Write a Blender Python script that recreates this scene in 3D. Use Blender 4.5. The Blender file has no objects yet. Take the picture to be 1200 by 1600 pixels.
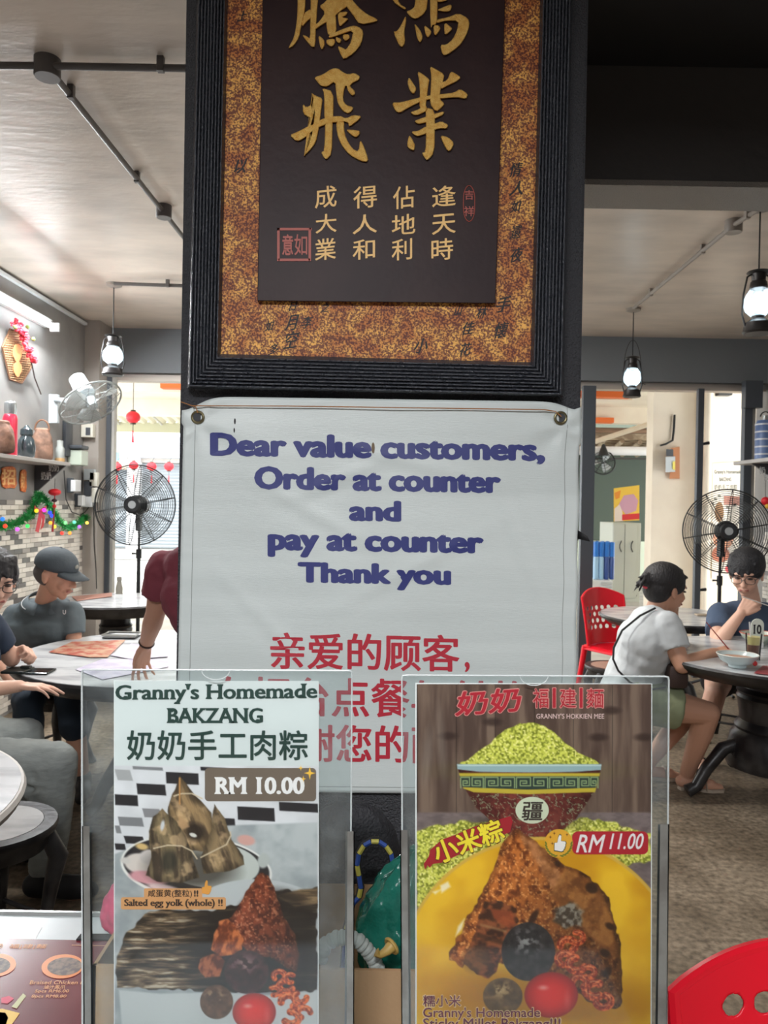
import bpy, bmesh, math, random
import numpy as np
from mathutils import Vector, Matrix
random.seed(7); np.random.seed(7)
SC = bpy.context.scene
COL = SC.collection
R = math.radians
# ---------------------------------------------------------------- camera
CZ, FPX = 1.5, 1200.0
ROLL, PITCH = R(1.0), R(0.48)
cr, sr, cp, sp = math.cos(ROLL), math.sin(ROLL), math.cos(PITCH), math.sin(PITCH)
Fw = Vector((0, cp, -sp)); U0 = Vector((0, sp, cp)); R0 = Vector((1, 0, 0))
Rt = R0*cr + U0*sr; Up = U0*cr - R0*sr
CAM = Vector((0, 0, CZ))
cd = bpy.data.cameras.new('camera'); cam = bpy.data.objects.new('camera', cd); COL.objects.link(cam)
cam.matrix_world = Matrix(((Rt.x, Up.x, -Fw.x, 0), (Rt.y, Up.y, -Fw.y, 0), (Rt.z, Up.z, -Fw.z, CZ), (0, 0, 0, 1)))
cd.sensor_fit = 'VERTICAL'; cd.sensor_height = 36; cd.lens = 36*FPX/1600; cd.clip_start = .02; cd.clip_end = 200
cd.dof.use_dof = True; cd.dof.focus_distance = 1.2; cd.dof.aperture_fstop = 14.0
SC.camera = cam
def ray(px, py): return Rt*((px-600)/FPX) + Up*((800-py)/FPX) + Fw
def W(px, py, Y):
    d = ray(px, py); return CAM + d*(Y/d.y)
def G(px, py, z):
    d = ray(px, py); return CAM + d*((z-CZ)/d.z)
# ---------------------------------------------------------------- light
SC.view_settings.view_transform = 'Standard'; SC.view_settings.look = 'None'
SC.view_settings.gamma = 1; SC.view_settings.use_curve_mapping = False
SC.view_settings.exposure = 0.85
wd = bpy.data.worlds.new('World'); SC.world = wd; wd.use_nodes = True
bg = wd.node_tree.nodes['Background']; bg.inputs[0].default_value = (.93, .97, 1, 1); bg.inputs[1].default_value = 2.8
def area(name, loc, sx, sy, power, col=(1, 1, 1), rot=(0, 0, 0)):
    l = bpy.data.lights.new(name, 'AREA'); l.shape = 'RECTANGLE'; l.size = sx; l.size_y = sy; l.energy = power; l.color = col
    o = bpy.data.objects.new(name, l); COL.objects.link(o); o.location = loc; o.rotation_euler = rot; return o
def point(name, loc, power, rad=.03, col=(1, 1, 1)):
    l = bpy.data.lights.new(name, 'POINT'); l.energy = power; l.shadow_soft_size = rad; l.color = col
    o = bpy.data.objects.new(name, l); COL.objects.link(o); o.location = loc; return o
sl = bpy.data.lights.new('sun', 'SUN'); sl.energy = 1.2; sl.angle = R(6); sl.color = (1, .96, .9)
so = bpy.data.objects.new('sun', sl); COL.objects.link(so); so.rotation_euler = (R(48), 0, R(12))
# unseen fill lights behind the camera, added to light banner and posters
area('counter_fill', (-.5, -.9, 2.85), 1.3, .12, 58, (.97, .98, 1.0))
area('counter_fill', (1.6, -1.2, 2.85), 1.3, .12, 22, (.97, .98, 1.0))
area('counter_fill', (-.6, -2.4, 2.85), 1.3, .12, 26, (.97, .98, 1.0))
# added fill lights for the dining hall, hidden behind the pillar
area('hall_fill', (0, 3.5, 2.98), 1.3, .12, 26, (1, .97, .92))
area('hall_fill', (0, 5.4, 2.98), 1.3, .12, 34, (1, .97, .92))
# ---------------------------------------------------------------- helpers
def lin(c):
    c = [x/255. for x in c[:3]]
    return tuple(x/12.92 if x <= .04045 else ((x+.055)/1.055)**2.4 for x in c) + (1,)
MATS = {}
def mat(name, col, rough=.6, metal=0., col2=None, nscale=20., nlo=.4, nhi=.6, bump=0., bscale=80., emit=None, estr=0., spec=.5, stretch=None, trans=0., alpha=1., detail=4., sub=0., attr=None):
    if name in MATS: return MATS[name]
    m = bpy.data.materials.new(name); m.use_nodes = True; nt = m.node_tree; b = nt.nodes['Principled BSDF']
    b.inputs['Base Color'].default_value = lin(col); b.inputs['Roughness'].default_value = rough; b.inputs['Metallic'].default_value = metal
    b.inputs['Specular IOR Level'].default_value = spec
    if trans: b.inputs['Transmission Weight'].default_value = trans
    if alpha < 1: b.inputs['Alpha'].default_value = alpha
    tc = nt.nodes.new('ShaderNodeTexCoord'); vec = tc.outputs['Object']
    if stretch:
        mp = nt.nodes.new('ShaderNodeMapping'); mp.inputs['Scale'].default_value = stretch
        nt.links.new(vec, mp.inputs[0]); vec = mp.outputs[0]
    if attr:
        a = nt.nodes.new('ShaderNodeVertexColor'); a.layer_name = attr; nt.links.new(a.outputs[0], b.inputs['Base Color'])
    elif col2:
        n = nt.nodes.new('ShaderNodeTexNoise'); n.inputs['Scale'].default_value = nscale; n.inputs['Detail'].default_value = detail
        r = nt.nodes.new('ShaderNodeValToRGB'); r.color_ramp.elements[0].position = nlo; r.color_ramp.elements[1].position = nhi
        r.color_ramp.elements[0].color = lin(col); r.color_ramp.elements[1].color = lin(col2)
        nt.links.new(vec, n.inputs['Vector']); nt.links.new(n.outputs[0], r.inputs[0]); nt.links.new(r.outputs[0], b.inputs['Base Color'])
    if bump:
        n = nt.nodes.new('ShaderNodeTexNoise'); n.inputs['Scale'].default_value = bscale; n.inputs['Detail'].default_value = 3
        bp = nt.nodes.new('ShaderNodeBump'); bp.inputs['Strength'].default_value = bump; bp.inputs['Distance'].default_value = .01
        nt.links.new(vec, n.inputs['Vector']); nt.links.new(n.outputs[0], bp.inputs['Height']); nt.links.new(bp.outputs[0], b.inputs['Normal'])
    if emit:
        b.inputs['Emission Color'].default_value = lin(emit); b.inputs['Emission Strength'].default_value = estr
    MATS[name] = m; return m
def clear(name, tint=(255, 255, 255), gloss=.06, haze=0., hcol=(200, 205, 205), hscale=30, rough=.03):
    """thin clear sheet: transparent body, faint clear-coat reflection, optional dust"""
    if name in MATS: return MATS[name]
    m = bpy.data.materials.new(name); m.use_nodes = True; nt = m.node_tree; nt.nodes.clear()
    out = nt.nodes.new('ShaderNodeOutputMaterial'); t = nt.nodes.new('ShaderNodeBsdfTransparent'); t.inputs[0].default_value = lin(tint)
    g = nt.nodes.new('ShaderNodeBsdfGlossy'); g.inputs['Roughness'].default_value = rough
    mx = nt.nodes.new('ShaderNodeMixShader'); fr = nt.nodes.new('ShaderNodeFresnel'); fr.inputs[0].default_value = 1.0+gloss*7
    nt.links.new(fr.outputs[0], mx.inputs[0]); nt.links.new(t.outputs[0], mx.inputs[1]); nt.links.new(g.outputs[0], mx.inputs[2])
    last = mx
    if haze:
        d = nt.nodes.new('ShaderNodeBsdfDiffuse'); d.inputs[0].default_value = lin(hcol)
        n = nt.nodes.new('ShaderNodeTexNoise'); n.inputs['Scale'].default_value = hscale; n.inputs['Detail'].default_value = 8
        tc = nt.nodes.new('ShaderNodeTexCoord'); nt.links.new(tc.outputs['Object'], n.inputs['Vector'])
        mr = nt.nodes.new('ShaderNodeMapRange'); mr.inputs[1].default_value = .4; mr.inputs[2].default_value = .75
        mr.inputs[3].default_value = haze*.35; mr.inputs[4].default_value = haze
        nt.links.new(n.outputs[0], mr.inputs[0]); m2 = nt.nodes.new('ShaderNodeMixShader')
        nt.links.new(mr.outputs[0], m2.inputs[0]); nt.links.new(mx.outputs[0], m2.inputs[1]); nt.links.new(d.outputs[0], m2.inputs[2]); last = m2
    nt.links.new(last.outputs[0], out.inputs[0]); MATS[name] = m; return m
def tag(o, label=None, cat=None, group=None, kind=None):
    if label: o['label'] = label
    if cat: o['category'] = cat
    if group: o['group'] = group
    if kind: o['kind'] = kind
    return o
def wloc(o):
    v = Vector((0, 0, 0))
    while o is not None: v += o.location; o = o.parent
    return v
def thing(name, label, cat, loc=(0, 0, 0), group=None):
    o = bpy.data.objects.new(name, None); COL.objects.link(o); o.location = loc; o.empty_display_size = .05
    return tag(o, label, cat, group)
def make(name, V, F, m=None, parent=None, smooth=False, loc=None):
    """V in world coordinates; stored local to the parent (or to loc)"""
    off = wloc(parent) if parent else (Vector(loc) if loc is not None else Vector((0, 0, 0)))
    me = bpy.data.meshes.new(name)
    me.from_pydata([tuple(Vector(v)-off) for v in V], [], F); me.update()
    if smooth:
        me.polygons.foreach_set('use_smooth', [True]*len(me.polygons))
        if smooth != 'all':
            try: me.set_sharp_from_angle(angle=R(38))
            except Exception: pass
    o = bpy.data.objects.new(name, me); COL.objects.link(o)
    if m: me.materials.append(m)
    if parent: o.parent = parent
    elif loc is not None: o.location = loc
    return o
def frame(d):
    d = Vector(d).normalized(); a = Vector((0, 0, 1)) if abs(d.z) < .9 else Vector((1, 0, 0))
    x = d.cross(a).normalized(); return x, d.cross(x).normalized(), d
class MB:
    def __init__(s): s.V = []; s.F = []
    def add(s, V, F):
        n = len(s.V); s.V += [Vector(v) for v in V]; s.F += [tuple(i+n for i in f) for f in F]; return s
    def box(s, a, b, M=None, bev=0.):
        a = Vector(a); b = Vector(b); lo = Vector(map(min, a, b)); hi = Vector(map(max, a, b))
        if bev <= 0:
            V = [(x, y, z) for x in (lo.x, hi.x) for y in (lo.y, hi.y) for z in (lo.z, hi.z)]
            F = [(0, 1, 3, 2), (4, 6, 7, 5), (0, 4, 5, 1), (2, 3, 7, 6), (0, 2, 6, 4), (1, 5, 7, 3)]
        else:
            bm = bmesh.new(); bmesh.ops.create_cube(bm, size=1)
            for v in bm.verts: v.co = Vector(((lo.x+hi.x)/2+v.co.x*(hi.x-lo.x), (lo.y+hi.y)/2+v.co.y*(hi.y-lo.y), (lo.z+hi.z)/2+v.co.z*(hi.z-lo.z)))
            bmesh.ops.bevel(bm, geom=bm.edges[:], offset=bev, segments=2, affect='EDGES', profile=.5)
            V = [v.co.copy() for v in bm.verts]; F = [tuple(v.index for v in f.verts) for f in bm.faces]; bm.free()
        if M: V = [M @ Vector(v) for v in V]
        return s.add(V, F)
    def cone(s, p0, p1, r0, r1, n=16, cap=True, sq=1., sqd=None):
        p0 = Vector(p0); p1 = Vector(p1); x, y, d = frame(p1-p0); V = []
        if sqd is not None: y = (Vector(sqd)-d*Vector(sqd).dot(d)).normalized(); x = y.cross(d)
        for p, r in ((p0, r0), (p1, r1)):
            for i in range(n):
                a = 2*math.pi*i/n; V.append(p + x*(r*math.cos(a)) + y*(r*sq*math.sin(a)))
        F = [(i, (i+1) % n, n+(i+1) % n, n+i) for i in range(n)]
        if cap: F += [tuple(reversed(range(n))), tuple(range(n, 2*n))]
        return s.add(V, F)
    def capsule(s, p0, p1, r0, r1, n=14, sq=1., sqd=None):
        p0 = Vector(p0); p1 = Vector(p1); x, y, d = frame(p1-p0 if (p1-p0).length > 1e-6 else (0, 0, 1)); V = []
        if sqd is not None: y = (Vector(sqd)-d*Vector(sqd).dot(d)).normalized(); x = y.cross(d)
        rings = []
        for k in range(1, 5):
            a = math.pi/2*(1-k/4.); rings.append((p0-d*(r0*math.sin(a)), r0*math.cos(a)))
        for k in range(0, 4):
            a = math.pi/2*(k/4.); rings.append((p1+d*(r1*math.sin(a)), r1*math.cos(a)))
        V.append(p0-d*r0)
        for c, r in rings:
            for i in range(n):
                a = 2*math.pi*i/n; V.append(c + x*(r*math.cos(a)) + y*(r*sq*math.sin(a)))
        V.append(p1+d*r1); m = len(rings); L = len(V)-1
        F = [(0, 1+(i+1) % n, 1+i) for i in range(n)]
        for k in range(m-1):
            for i in range(n): F.append((1+k*n+i, 1+k*n+(i+1) % n, 1+(k+1)*n+(i+1) % n, 1+(k+1)*n+i))
        F += [(1+(m-1)*n+i, 1+(m-1)*n+(i+1) % n, L) for i in range(n)]
        return s.add(V, F)
    def ell(s, c, r, M=None, nu=20, nv=12):
        c = Vector(c); r = (r, r, r) if isinstance(r, (int, float)) else r; V = [(0, 0, -1)]
        for j in range(1, nv):
            a = -math.pi/2+math.pi*j/nv
            for i in range(nu):
                b = 2*math.pi*i/nu; V.append((math.cos(a)*math.cos(b), math.cos(a)*math.sin(b), math.sin(a)))
        V.append((0, 0, 1)); L = len(V)-1
        V = [Vector((v[0]*r[0], v[1]*r[1], v[2]*r[2])) for v in V]
        if M: V = [M @ v for v in V]
        V = [v+c for v in V]
        F = [(0, 1+(i+1) % nu, 1+i) for i in range(nu)]
        for j in range(nv-2):
            for i in range(nu): F.append((1+j*nu+i, 1+j*nu+(i+1) % nu, 1+(j+1)*nu+(i+1) % nu, 1+(j+1)*nu+i))
        F += [(1+(nv-2)*nu+i, 1+(nv-2)*nu+(i+1) % nu, L) for i in range(nu)]
        return s.add(V, F)
    def tube(s, P, r, n=8, closed=False, cap=True, flat=1.):
        P = [Vector(p) for p in P]; m = len(P); V = []; rr = r if isinstance(r, (list, tuple)) else [r]*m
        prev = None
        for k in range(m):
            if closed: d = P[(k+1) % m]-P[k-1]
            else: d = P[min(k+1, m-1)]-P[max(k-1, 0)]
            d = d.normalized() if d.length > 1e-9 else Vector((0, 0, 1))
            if prev is None: x, y, _ = frame(d)
            else:
                x = (prev-d*prev.dot(d)); x = x.normalized() if x.length > 1e-6 else frame(d)[0]; y = d.cross(x)
            prev = x
            for i in range(n):
                a = 2*math.pi*i/n; V.append(P[k]+x*(rr[k]*math.cos(a))+y*(rr[k]*flat*math.sin(a)))
        F = []
        for k in range(m if closed else m-1):
            k2 = (k+1) % m
            for i in range(n): F.append((k*n+i, k*n+(i+1) % n, k2*n+(i+1) % n, k2*n+i))
        if cap and not closed: F += [tuple(reversed(range(n))), tuple(range((m-1)*n, m*n))]
        return s.add(V, F)
    def lathe(s, prof, c, n=32, M=None):
        """prof: (r,z) list"""
        V = []; c = Vector(c)
        for r, z in prof:
            for i in range(n):
                a = 2*math.pi*i/n; v = Vector((r*math.cos(a), r*math.sin(a), z)); V.append((M @ v if M else v)+c)
        m = len(prof); F = []
        for k in range(m-1):
            for i in range(n): F.append((k*n+i, k*n+(i+1) % n, (k+1)*n+(i+1) % n, (k+1)*n+i))
        if prof[0][0] > 1e-5: F.append(tuple(reversed(range(n))))
        if prof[-1][0] > 1e-5: F.append(tuple(range((m-1)*n, m*n)))
        return s.add(V, F)
    def prism(s, P, d):
        """P: ordered 3D polygon, d: extrusion vector"""
        n = len(P); P = [Vector(p) for p in P]; d = Vector(d)
        return s.add(P+[p+d for p in P], [tuple(range(n)), tuple(reversed(range(n, 2*n)))]+[(i, n+i, n+(i+1) % n, (i+1) % n) for i in range(n)])
    def torus(s, c, nrm, Rr, r, N=40, n=8, a0=0, a1=2*math.pi):
        x, y, d = frame(nrm); c = Vector(c); full = abs(a1-a0-2*math.pi) < 1e-6
        P = [c+x*(Rr*math.cos(a0+(a1-a0)*i/(N if full else N-1)))+y*(Rr*math.sin(a0+(a1-a0)*i/(N if full else N-1))) for i in range(N)]
        return s.tube(P, r, n, closed=full)
    def build(s, name, m=None, parent=None, smooth=False, loc=None):
        return make(name, s.V, s.F, m, parent, smooth, loc)
def one(name, mb, m, label, cat, group=None, kind=None, smooth=True, loc=None):
    """a thing that is one mesh, origin at its base"""
    if loc is None:
        V = mb.V; loc = Vector((sum(v.x for v in V)/len(V), sum(v.y for v in V)/len(V), min(v.z for v in V)))
    o = mb.build(name, m, None, smooth, loc); return tag(o, label, cat, group, kind)
def dup(root, loc=None, rotz=None, label=None):
    def cp(o, par):
        c = o.copy(); COL.objects.link(c); c.parent = par
        for ch in [x for x in bpy.data.objects if x.parent == o and x != c]: cp(ch, c)
        return c
    r = cp(root, None)
    if loc is not None: r.location = loc
    if rotz is not None: r.rotation_euler.z = rotz
    if label: r['label'] = label
    return r
def struct(name, mb, m, parent=None, smooth=False):
    o = mb.build(name, m, parent, smooth)
    if parent is None: o['kind'] = 'structure'
    return o
# ---- text: glyph outlines of Blender's built-in font
_txt = {}
def glyphs(s, bold=0., res=3, spacing=1., line=1.):
    k = (s, bold, res, spacing, line)
    if k not in _txt:
        c = bpy.data.curves.new('t', 'FONT'); c.body = s; c.offset = bold; c.resolution_u = res; c.size = 1; c.space_character = spacing; c.space_line = line; c.align_x = 'CENTER' if '\n' in s else 'LEFT'
        o = bpy.data.objects.new('t', c); COL.objects.link(o); dg = bpy.context.evaluated_depsgraph_get()
        me = o.evaluated_get(dg).to_mesh()
        V = [(v.co.x, v.co.y) for v in me.vertices]; F = [tuple(p.vertices) for p in me.polygons]
        bpy.data.objects.remove(o); bpy.data.curves.remove(c)
        _txt[k] = (V, F)
    return _txt[k]
def slabs(V, F, th=.035, ext=.05, levels=(0, .53, .73), tol=.012):
    """serifs: find short horizontal outline edges at the base, x-height and cap lines, and lay a slab over each"""
    cnt = {}
    for f in F:
        for i in range(len(f)):
            e = (f[i], f[(i+1) % len(f)]); k = (min(e), max(e)); cnt[k] = cnt.get(k, 0)+1
    segs = []
    for (a, b), n in cnt.items():
        if n == 1 and abs(V[a][1]-V[b][1]) < .004:
            L = abs(V[a][0]-V[b][0])
            if .05 < L < .24: segs.append((min(V[a][0], V[b][0]), max(V[a][0], V[b][0]), V[a][1]))
    return segs
def text_fit(s, box, P, bold=0., lift=0., ext=0., serif=0., shear=0., slant=0., res=3, spacing=1., line=1., boldy=None, nb=8):
    """fill the pixel box (x0,y0,x1,y1) on the surface P(px,py,lift)->world; bold letters by stamping the outline round a small ring;
    ext>0 raises the letters off the surface"""
    V, F = glyphs(s, 0., res, spacing, line); by = bold if boldy is None else boldy
    xs = [v[0]+shear*v[1] for v in V]; ys = [v[1]+slant*v[0] for v in V]
    x0, x1, y0, y1 = min(xs)-bold, max(xs)+bold, min(ys)-by, max(ys)+by
    sx = (box[2]-box[0])/max(x1-x0, 1e-6); sy = (box[3]-box[1])/max(y1-y0, 1e-6)
    def m(x, y, l): return P(box[0]+(x-x0)*sx, box[3]-(y-y0)*sy, l)
    cnt = {}
    for f in F:
        for i in range(len(f)):
            a, b = f[i], f[(i+1) % len(f)]; cnt.setdefault((min(a, b), max(a, b)), []).append((a, b))
    rim = [es[0] for es in cnt.values() if len(es) == 1]
    offs = [(0, 0)]+([(bold*math.cos(2*math.pi*k/nb), by*math.sin(2*math.pi*k/nb)) for k in range(nb)] if bold else [])
    mb = MB()
    for k, (ox, oy) in enumerate(offs):
        l = lift+ext+k*.000008
        mb.add([m(xs[i]+ox, ys[i]+oy, l) for i in range(len(V))], F)
        if ext > 0:
            mb.add([m(xs[i]+ox, ys[i]+oy, q) for q in (l, lift) for i in range(len(V))], [(b, a, a+len(V), b+len(V)) for a, b in rim])
    if serif:
        for a, b, y in slabs(V, F):
            e = serif+bold; t = .05+by*.6; up = 1 if y < .2 else -1
            if .2 < y < .45: continue
            y -= up*by
            q = [(a-e, y), (b+e, y), (b+e, y+up*t*.6), (b+bold, y+up*t*1.7), (a-bold, y+up*t*1.7), (a-e, y+up*t*.6)]
            mb.add([m(p[0]+shear*p[1], p[1]+slant*p[0], lift+ext+.0001) for p in q], [tuple(range(6))])
    return mb
# ================================================================= SETTING
CEIL = 3.05
M_ceil = mat('ceiling_paint', (222, 208, 194), .36, col2=(198, 186, 174), nscale=2.2, nlo=.35, nhi=.7, bump=.25, bscale=9, stretch=(1, 2.5, 1))
M_dark = mat('dark_paint', (74, 71, 70), .6, bump=.3, bscale=30)
M_blk = mat('plain_black', (34, 34, 36), .7)
M_beam = mat('grey_beam_paint', (122, 127, 132), .55, bump=.15, bscale=20)  # grey made lighter to carry the glare over the beam
M_wall = mat('grey_wall_paint', (150, 147, 144), .5, col2=(138, 136, 134), nscale=3, bump=.15, bscale=14)
M_pill = mat('textured_black_paint', (72, 73, 77), .5, bump=1., bscale=260)
M_rough = mat('pebbled_grey_paint', (158, 152, 144), .5, bump=1.0, bscale=240)
M_post = mat('dark_steel', (84, 89, 96), .45, metal=.3)  # dark steel with the veil of glare mixed into its colour
M_cream = mat('cream_plaster', (236, 226, 208), .8, col2=(228, 216, 198), nscale=2, bump=.1, bscale=15)
M_out = mat('pale_concrete', (205, 203, 196), .85, col2=(188, 186, 180), nscale=3)
M_orng = mat('orange_paint', (226, 112, 52), .7)
def box(a, b, **k): return MB().box(a, b, **k)
# floor: trodden stone-chip floor with broad stains
def floor_mat():
    m = bpy.data.materials.new('stone_chip_floor'); m.use_nodes = True; nt = m.node_tree; b = nt.nodes['Principled BSDF']; L = nt.links.new
    tc = nt.nodes.new('ShaderNodeTexCoord')
    def noise(s, d): n = nt.nodes.new('ShaderNodeTexNoise'); n.inputs['Scale'].default_value = s; n.inputs['Detail'].default_value = d; L(tc.outputs['Object'], n.inputs['Vector']); return n
    def ramp(n, p0, p1, c0, c1):
        r = nt.nodes.new('ShaderNodeValToRGB'); r.color_ramp.elements[0].position = p0; r.color_ramp.elements[1].position = p1
        r.color_ramp.elements[0].color = lin(c0); r.color_ramp.elements[1].color = lin(c1); L(n.outputs[0], r.inputs[0]); return r
    a = ramp(noise(38, 9), .32, .68, (104, 94, 82), (164, 151, 134)); c = ramp(noise(2.2, 4), .35, .7, (255, 250, 242), (170, 160, 146))
    mx = nt.nodes.new('ShaderNodeMixRGB'); mx.blend_type = 'MULTIPLY'; mx.inputs[0].default_value = 1; L(a.outputs[0], mx.inputs[1]); L(c.outputs[0], mx.inputs[2])
    L(mx.outputs[0], b.inputs['Base Color']); b.inputs['Roughness'].default_value = .55
    bp = nt.nodes.new('ShaderNodeBump'); bp.inputs['Strength'].default_value = .35; bp.inputs['Distance'].default_value = .004; L(noise(60, 4).outputs[0], bp.inputs['Height']); L(bp.outputs[0], b.inputs['Normal'])
    return m
struct('floor', box((-2.6, -3.2, -.1), (3.5, 7.0, 0)), floor_mat())
struct('ceiling', box((-2.8, -3.2, CEIL), (3.7, 7.1, CEIL+.12)), M_ceil)
struct('wall_left', box((-2.72, -3.2, 0), (-2.6, 6.62, CEIL)), M_wall)
struct('wall_right', box((3.42, -3.2, 0), (3.54, 7.1, CEIL)), M_wall)
struct('wall_back', box((-2.8, -3.3, 0), (3.6, -3.2, CEIL)), M_dark)
# rendered corner pier at the end of the left wall
struct('trim_1', box((-2.72, 6.62, 0), (-2.47, 7.0, CEIL)), mat('pale_grey_pier', (168, 160, 152), .6))
# front beam over the open shopfront
struct('trim_2', box((-2.8, 6.9, 2.655), (3.6, 7.15, CEIL+.01)), M_beam)
# black panel under the ceiling near the counter, and the deep cross beam to the right of the pillar
struct('trim_3', box((.43, -3.2, CEIL-.02), (3.42, 2.66, CEIL)), M_blk)
struct('trim_4', MB().box((.35, 2.66, 2.635), (3.42, 2.86, CEIL)), M_dark)
struct('trim_5', box((.35, 2.655, 2.618), (3.42, 2.865, 2.637)), M_rough)
struct('sun_blocker', MB().box((-14, -4, 3.2), (14, 7.3, 6)), M_cream)  # unseen mass over the shop, added to keep the sun off the porch walls
# ---- pillar: face plane at 1.75 m, leaning with nothing: built square in world space from its two picture edges
PY = 1.75
pl0, pl1 = W(280, 620, PY).x, W(909, 620, PY).x
def Pp(px, py, l=0.): return W(px, py, PY-l)
def quadp(px0, py0, px1, py1, l0, l1):
    """slab on the pillar face given by a pixel box, from lift l0 to l1"""
    A = [Pp(px0, py0, l0), Pp(px1, py0, l0), Pp(px1, py1, l0), Pp(px0, py1, l0)]; B = [Pp(px0, py0, l1), Pp(px1, py0, l1), Pp(px1, py1, l1), Pp(px0, py1, l1)]
    return MB().add(A+B, [(0, 1, 2, 3), (7, 6, 5, 4), (0, 4, 5, 1), (1, 5, 6, 2), (2, 6, 7, 3), (3, 7, 4, 0)])
pil = MB()
bm = bmesh.new(); bmesh.ops.create_cube(bm, size=1)
for v in bm.verts: v.co = Vector(((pl0+pl1)/2+v.co.x*(pl1-pl0), 1.755+.45+v.co.y*.9, CEIL/2+v.co.z*CEIL))
bmesh.ops.bevel(bm, geom=[e for e in bm.edges if abs(e.verts[0].co.z-e.verts[1].co.z) > 1], offset=.006, segments=2, affect='EDGES')
pil.add([v.co.copy() for v in bm.verts], [tuple(v.index for v in f.verts) for f in bm.faces]); bm.free()
struct('wall_pillar', pil, M_pill)
# ---- mosaic dado on the left wall and beside the right post: every tile real, joined (5 px high tiles)
def dado(name, x, ys, z1, sgn, parent, z0=.0):
    """tiles stand proud of the wall at x, facing sgn"""
    V = []; F = []; cols = []; rng = random.Random(3); th, tw = .035, .122; nz = int((z1-z0)/th)
    for k in range(nz):
        z = z1-th*(k+1); y = ys[0]-(k % 2)*tw/2
        while y < ys[1]:
            a, b = max(y+.0015, ys[0]), min(y+tw-.0015, ys[1])
            if b-a > .01:
                n = len(V); h = .004+rng.random()*.0012
                V += [(x, a, z+.001), (x, b, z+.001), (x, b, z+th-.001), (x, a, z+th-.001)]+[(x+sgn*h, a+.001, z+.002), (x+sgn*h, b-.001, z+.002), (x+sgn*h, b-.001, z+th-.002), (x+sgn*h, a+.001, z+th-.002)]
                F += [tuple(n+i for i in f) for f in ((4, 5, 6, 7), (0, 1, 5, 4), (1, 2, 6, 5), (2, 3, 7, 6), (3, 0, 4, 7))]
                r = rng.random(); c = (240, 234, 224) if r < .55 else (222, 214, 204) if r < .74 else (172, 166, 160) if r < .87 else (116, 113, 112)
                j = rng.uniform(.95, 1.03); cols += [lin([q*j for q in c])]*5
            y += tw
    o = make(name, V, F, mat('mosaic_tile_glaze', (220, 210, 200), .25, attr='Col'), parent)
    at = o.data.color_attributes.new('Col', 'FLOAT_COLOR', 'CORNER'); arr = []
    for p, c in zip(o.data.polygons, cols): arr += list(c)*len(p.vertices)
    at.data.foreach_set('color', arr); o['kind'] = 'stuff'; return o
wl = bpy.data.objects['wall_left']; wr = bpy.data.objects['wall_right']
dado('tile', -2.598, (3.2, 6.62), 1.495, 1, wl)
dado('tile', 3.418, (5.6, 6.9), 1.36, -1, wr)
# shop-front frame: head rail, track and posts
struct('trim_6', MB().box((-2.75, 6.93, 2.585), (3.5, 7.05, 2.61)).box((-2.75, 6.98, 2.61), (3.5, 7.02, 2.655)), mat('worn_rail', (196, 186, 176), .5, metal=.2))
def post(name, px0, px1, Y, dep=.07, top=2.6, m=M_post, py=700):
    a, b = W(px0, py, Y).x, W(px1, py, Y).x
    return struct(name, box((a, Y, 0), (b, Y+dep, top)), m)
post('trim_7', 157, 172, 6.80); post('trim_8', 172, 178, 6.83, m=M_out)
post('trim_9', 910, 930, 6.85); post('trim_10', 1090, 1099, 6.9, .05); post('trim_11', 1163, 1175, 6.85); post('trim_12', 1175, 1180, 6.87, m=M_out)
struct('trim_13', box((W(1163, 640, 6.8).x, 6.78, 2.42), (W(1190, 640, 6.8).x, 6.86, 2.66)), M_post)
# rail at knee height between right posts
# ================================================================= OUTSIDE
struct('street_floor', box((-14, 7.0, -.12), (14, 40, -.02)), M_out)
# five-foot way ceiling, its beams and painted edges
struct('porch_ceiling', box((-6, 7.15, 3.1), (8, 12.0, 3.2)), M_cream)
struct('porch_beam', MB().box((-6, 10.0, 2.93), (3.2, 10.2, 3.1)).box((-6, 12.0, 2.85), (8, 12.2, 3.4)), M_cream)
struct('porch_band', box((W(900, 615, 9.9).x-1.5, 9.85, W(930, 620, 9.85).z), (W(985, 615, 9.9).x, 10.0, W(930, 608, 9.85).z)), M_orng)
struct('porch_band', box((W(920, 655, 11.9).x-1.2, 11.85, W(930, 660, 11.85).z), (W(958, 655, 11.9).x, 12.0, W(930, 652, 11.85).z)), M_orng)
struct('porch_band', box((W(252, 600, 9.9).x, 9.85, W(260, 606, 9.85).z), (W(330, 600, 9.9).x, 10.0, W(260, 595, 9.85).z)), M_orng)
# sloping strut and ribbed canvas awning at the kerb
aw = thing('awning', 'pale ribbed canvas awning over the pavement left of the pillar', 'awning', (W(225, 640, 12.2).x, 12.6, 2.6))
m = MB(); x0, x1 = W(120, 640, 12.5).x, W(470, 640, 12.5).x; n = 22
V = []
for i in range(n*3+1):
    x = x0+(x1-x0)*i/(n*3.); dz = .05*(1 if i % 3 else 0)
    V += [(x, 12.25, 3.12-dz*.3), (x, 13.6, 2.93-dz)]
F = [(2*i, 2*i+2, 2*i+3, 2*i+1) for i in range(n*3)]
m.add(V, F); cv = m.build('canopy', mat('canvas', (214, 208, 186), .8), aw); md = cv.modifiers.new('s', 'SOLIDIFY'); md.thickness = .01
MB().box((x0, 13.58, 2.72), (x1, 13.61, 2.9)).build('valance', mat('canvas_edge', (188, 186, 158), .8), aw)
for k in range(7):
    x = x0+.3+k*.75; MB().capsule((x, 12.25, 3.1), (x+.02, 13.58, 2.86), .018, .018, 8).build('rib', M_out, aw)
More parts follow.
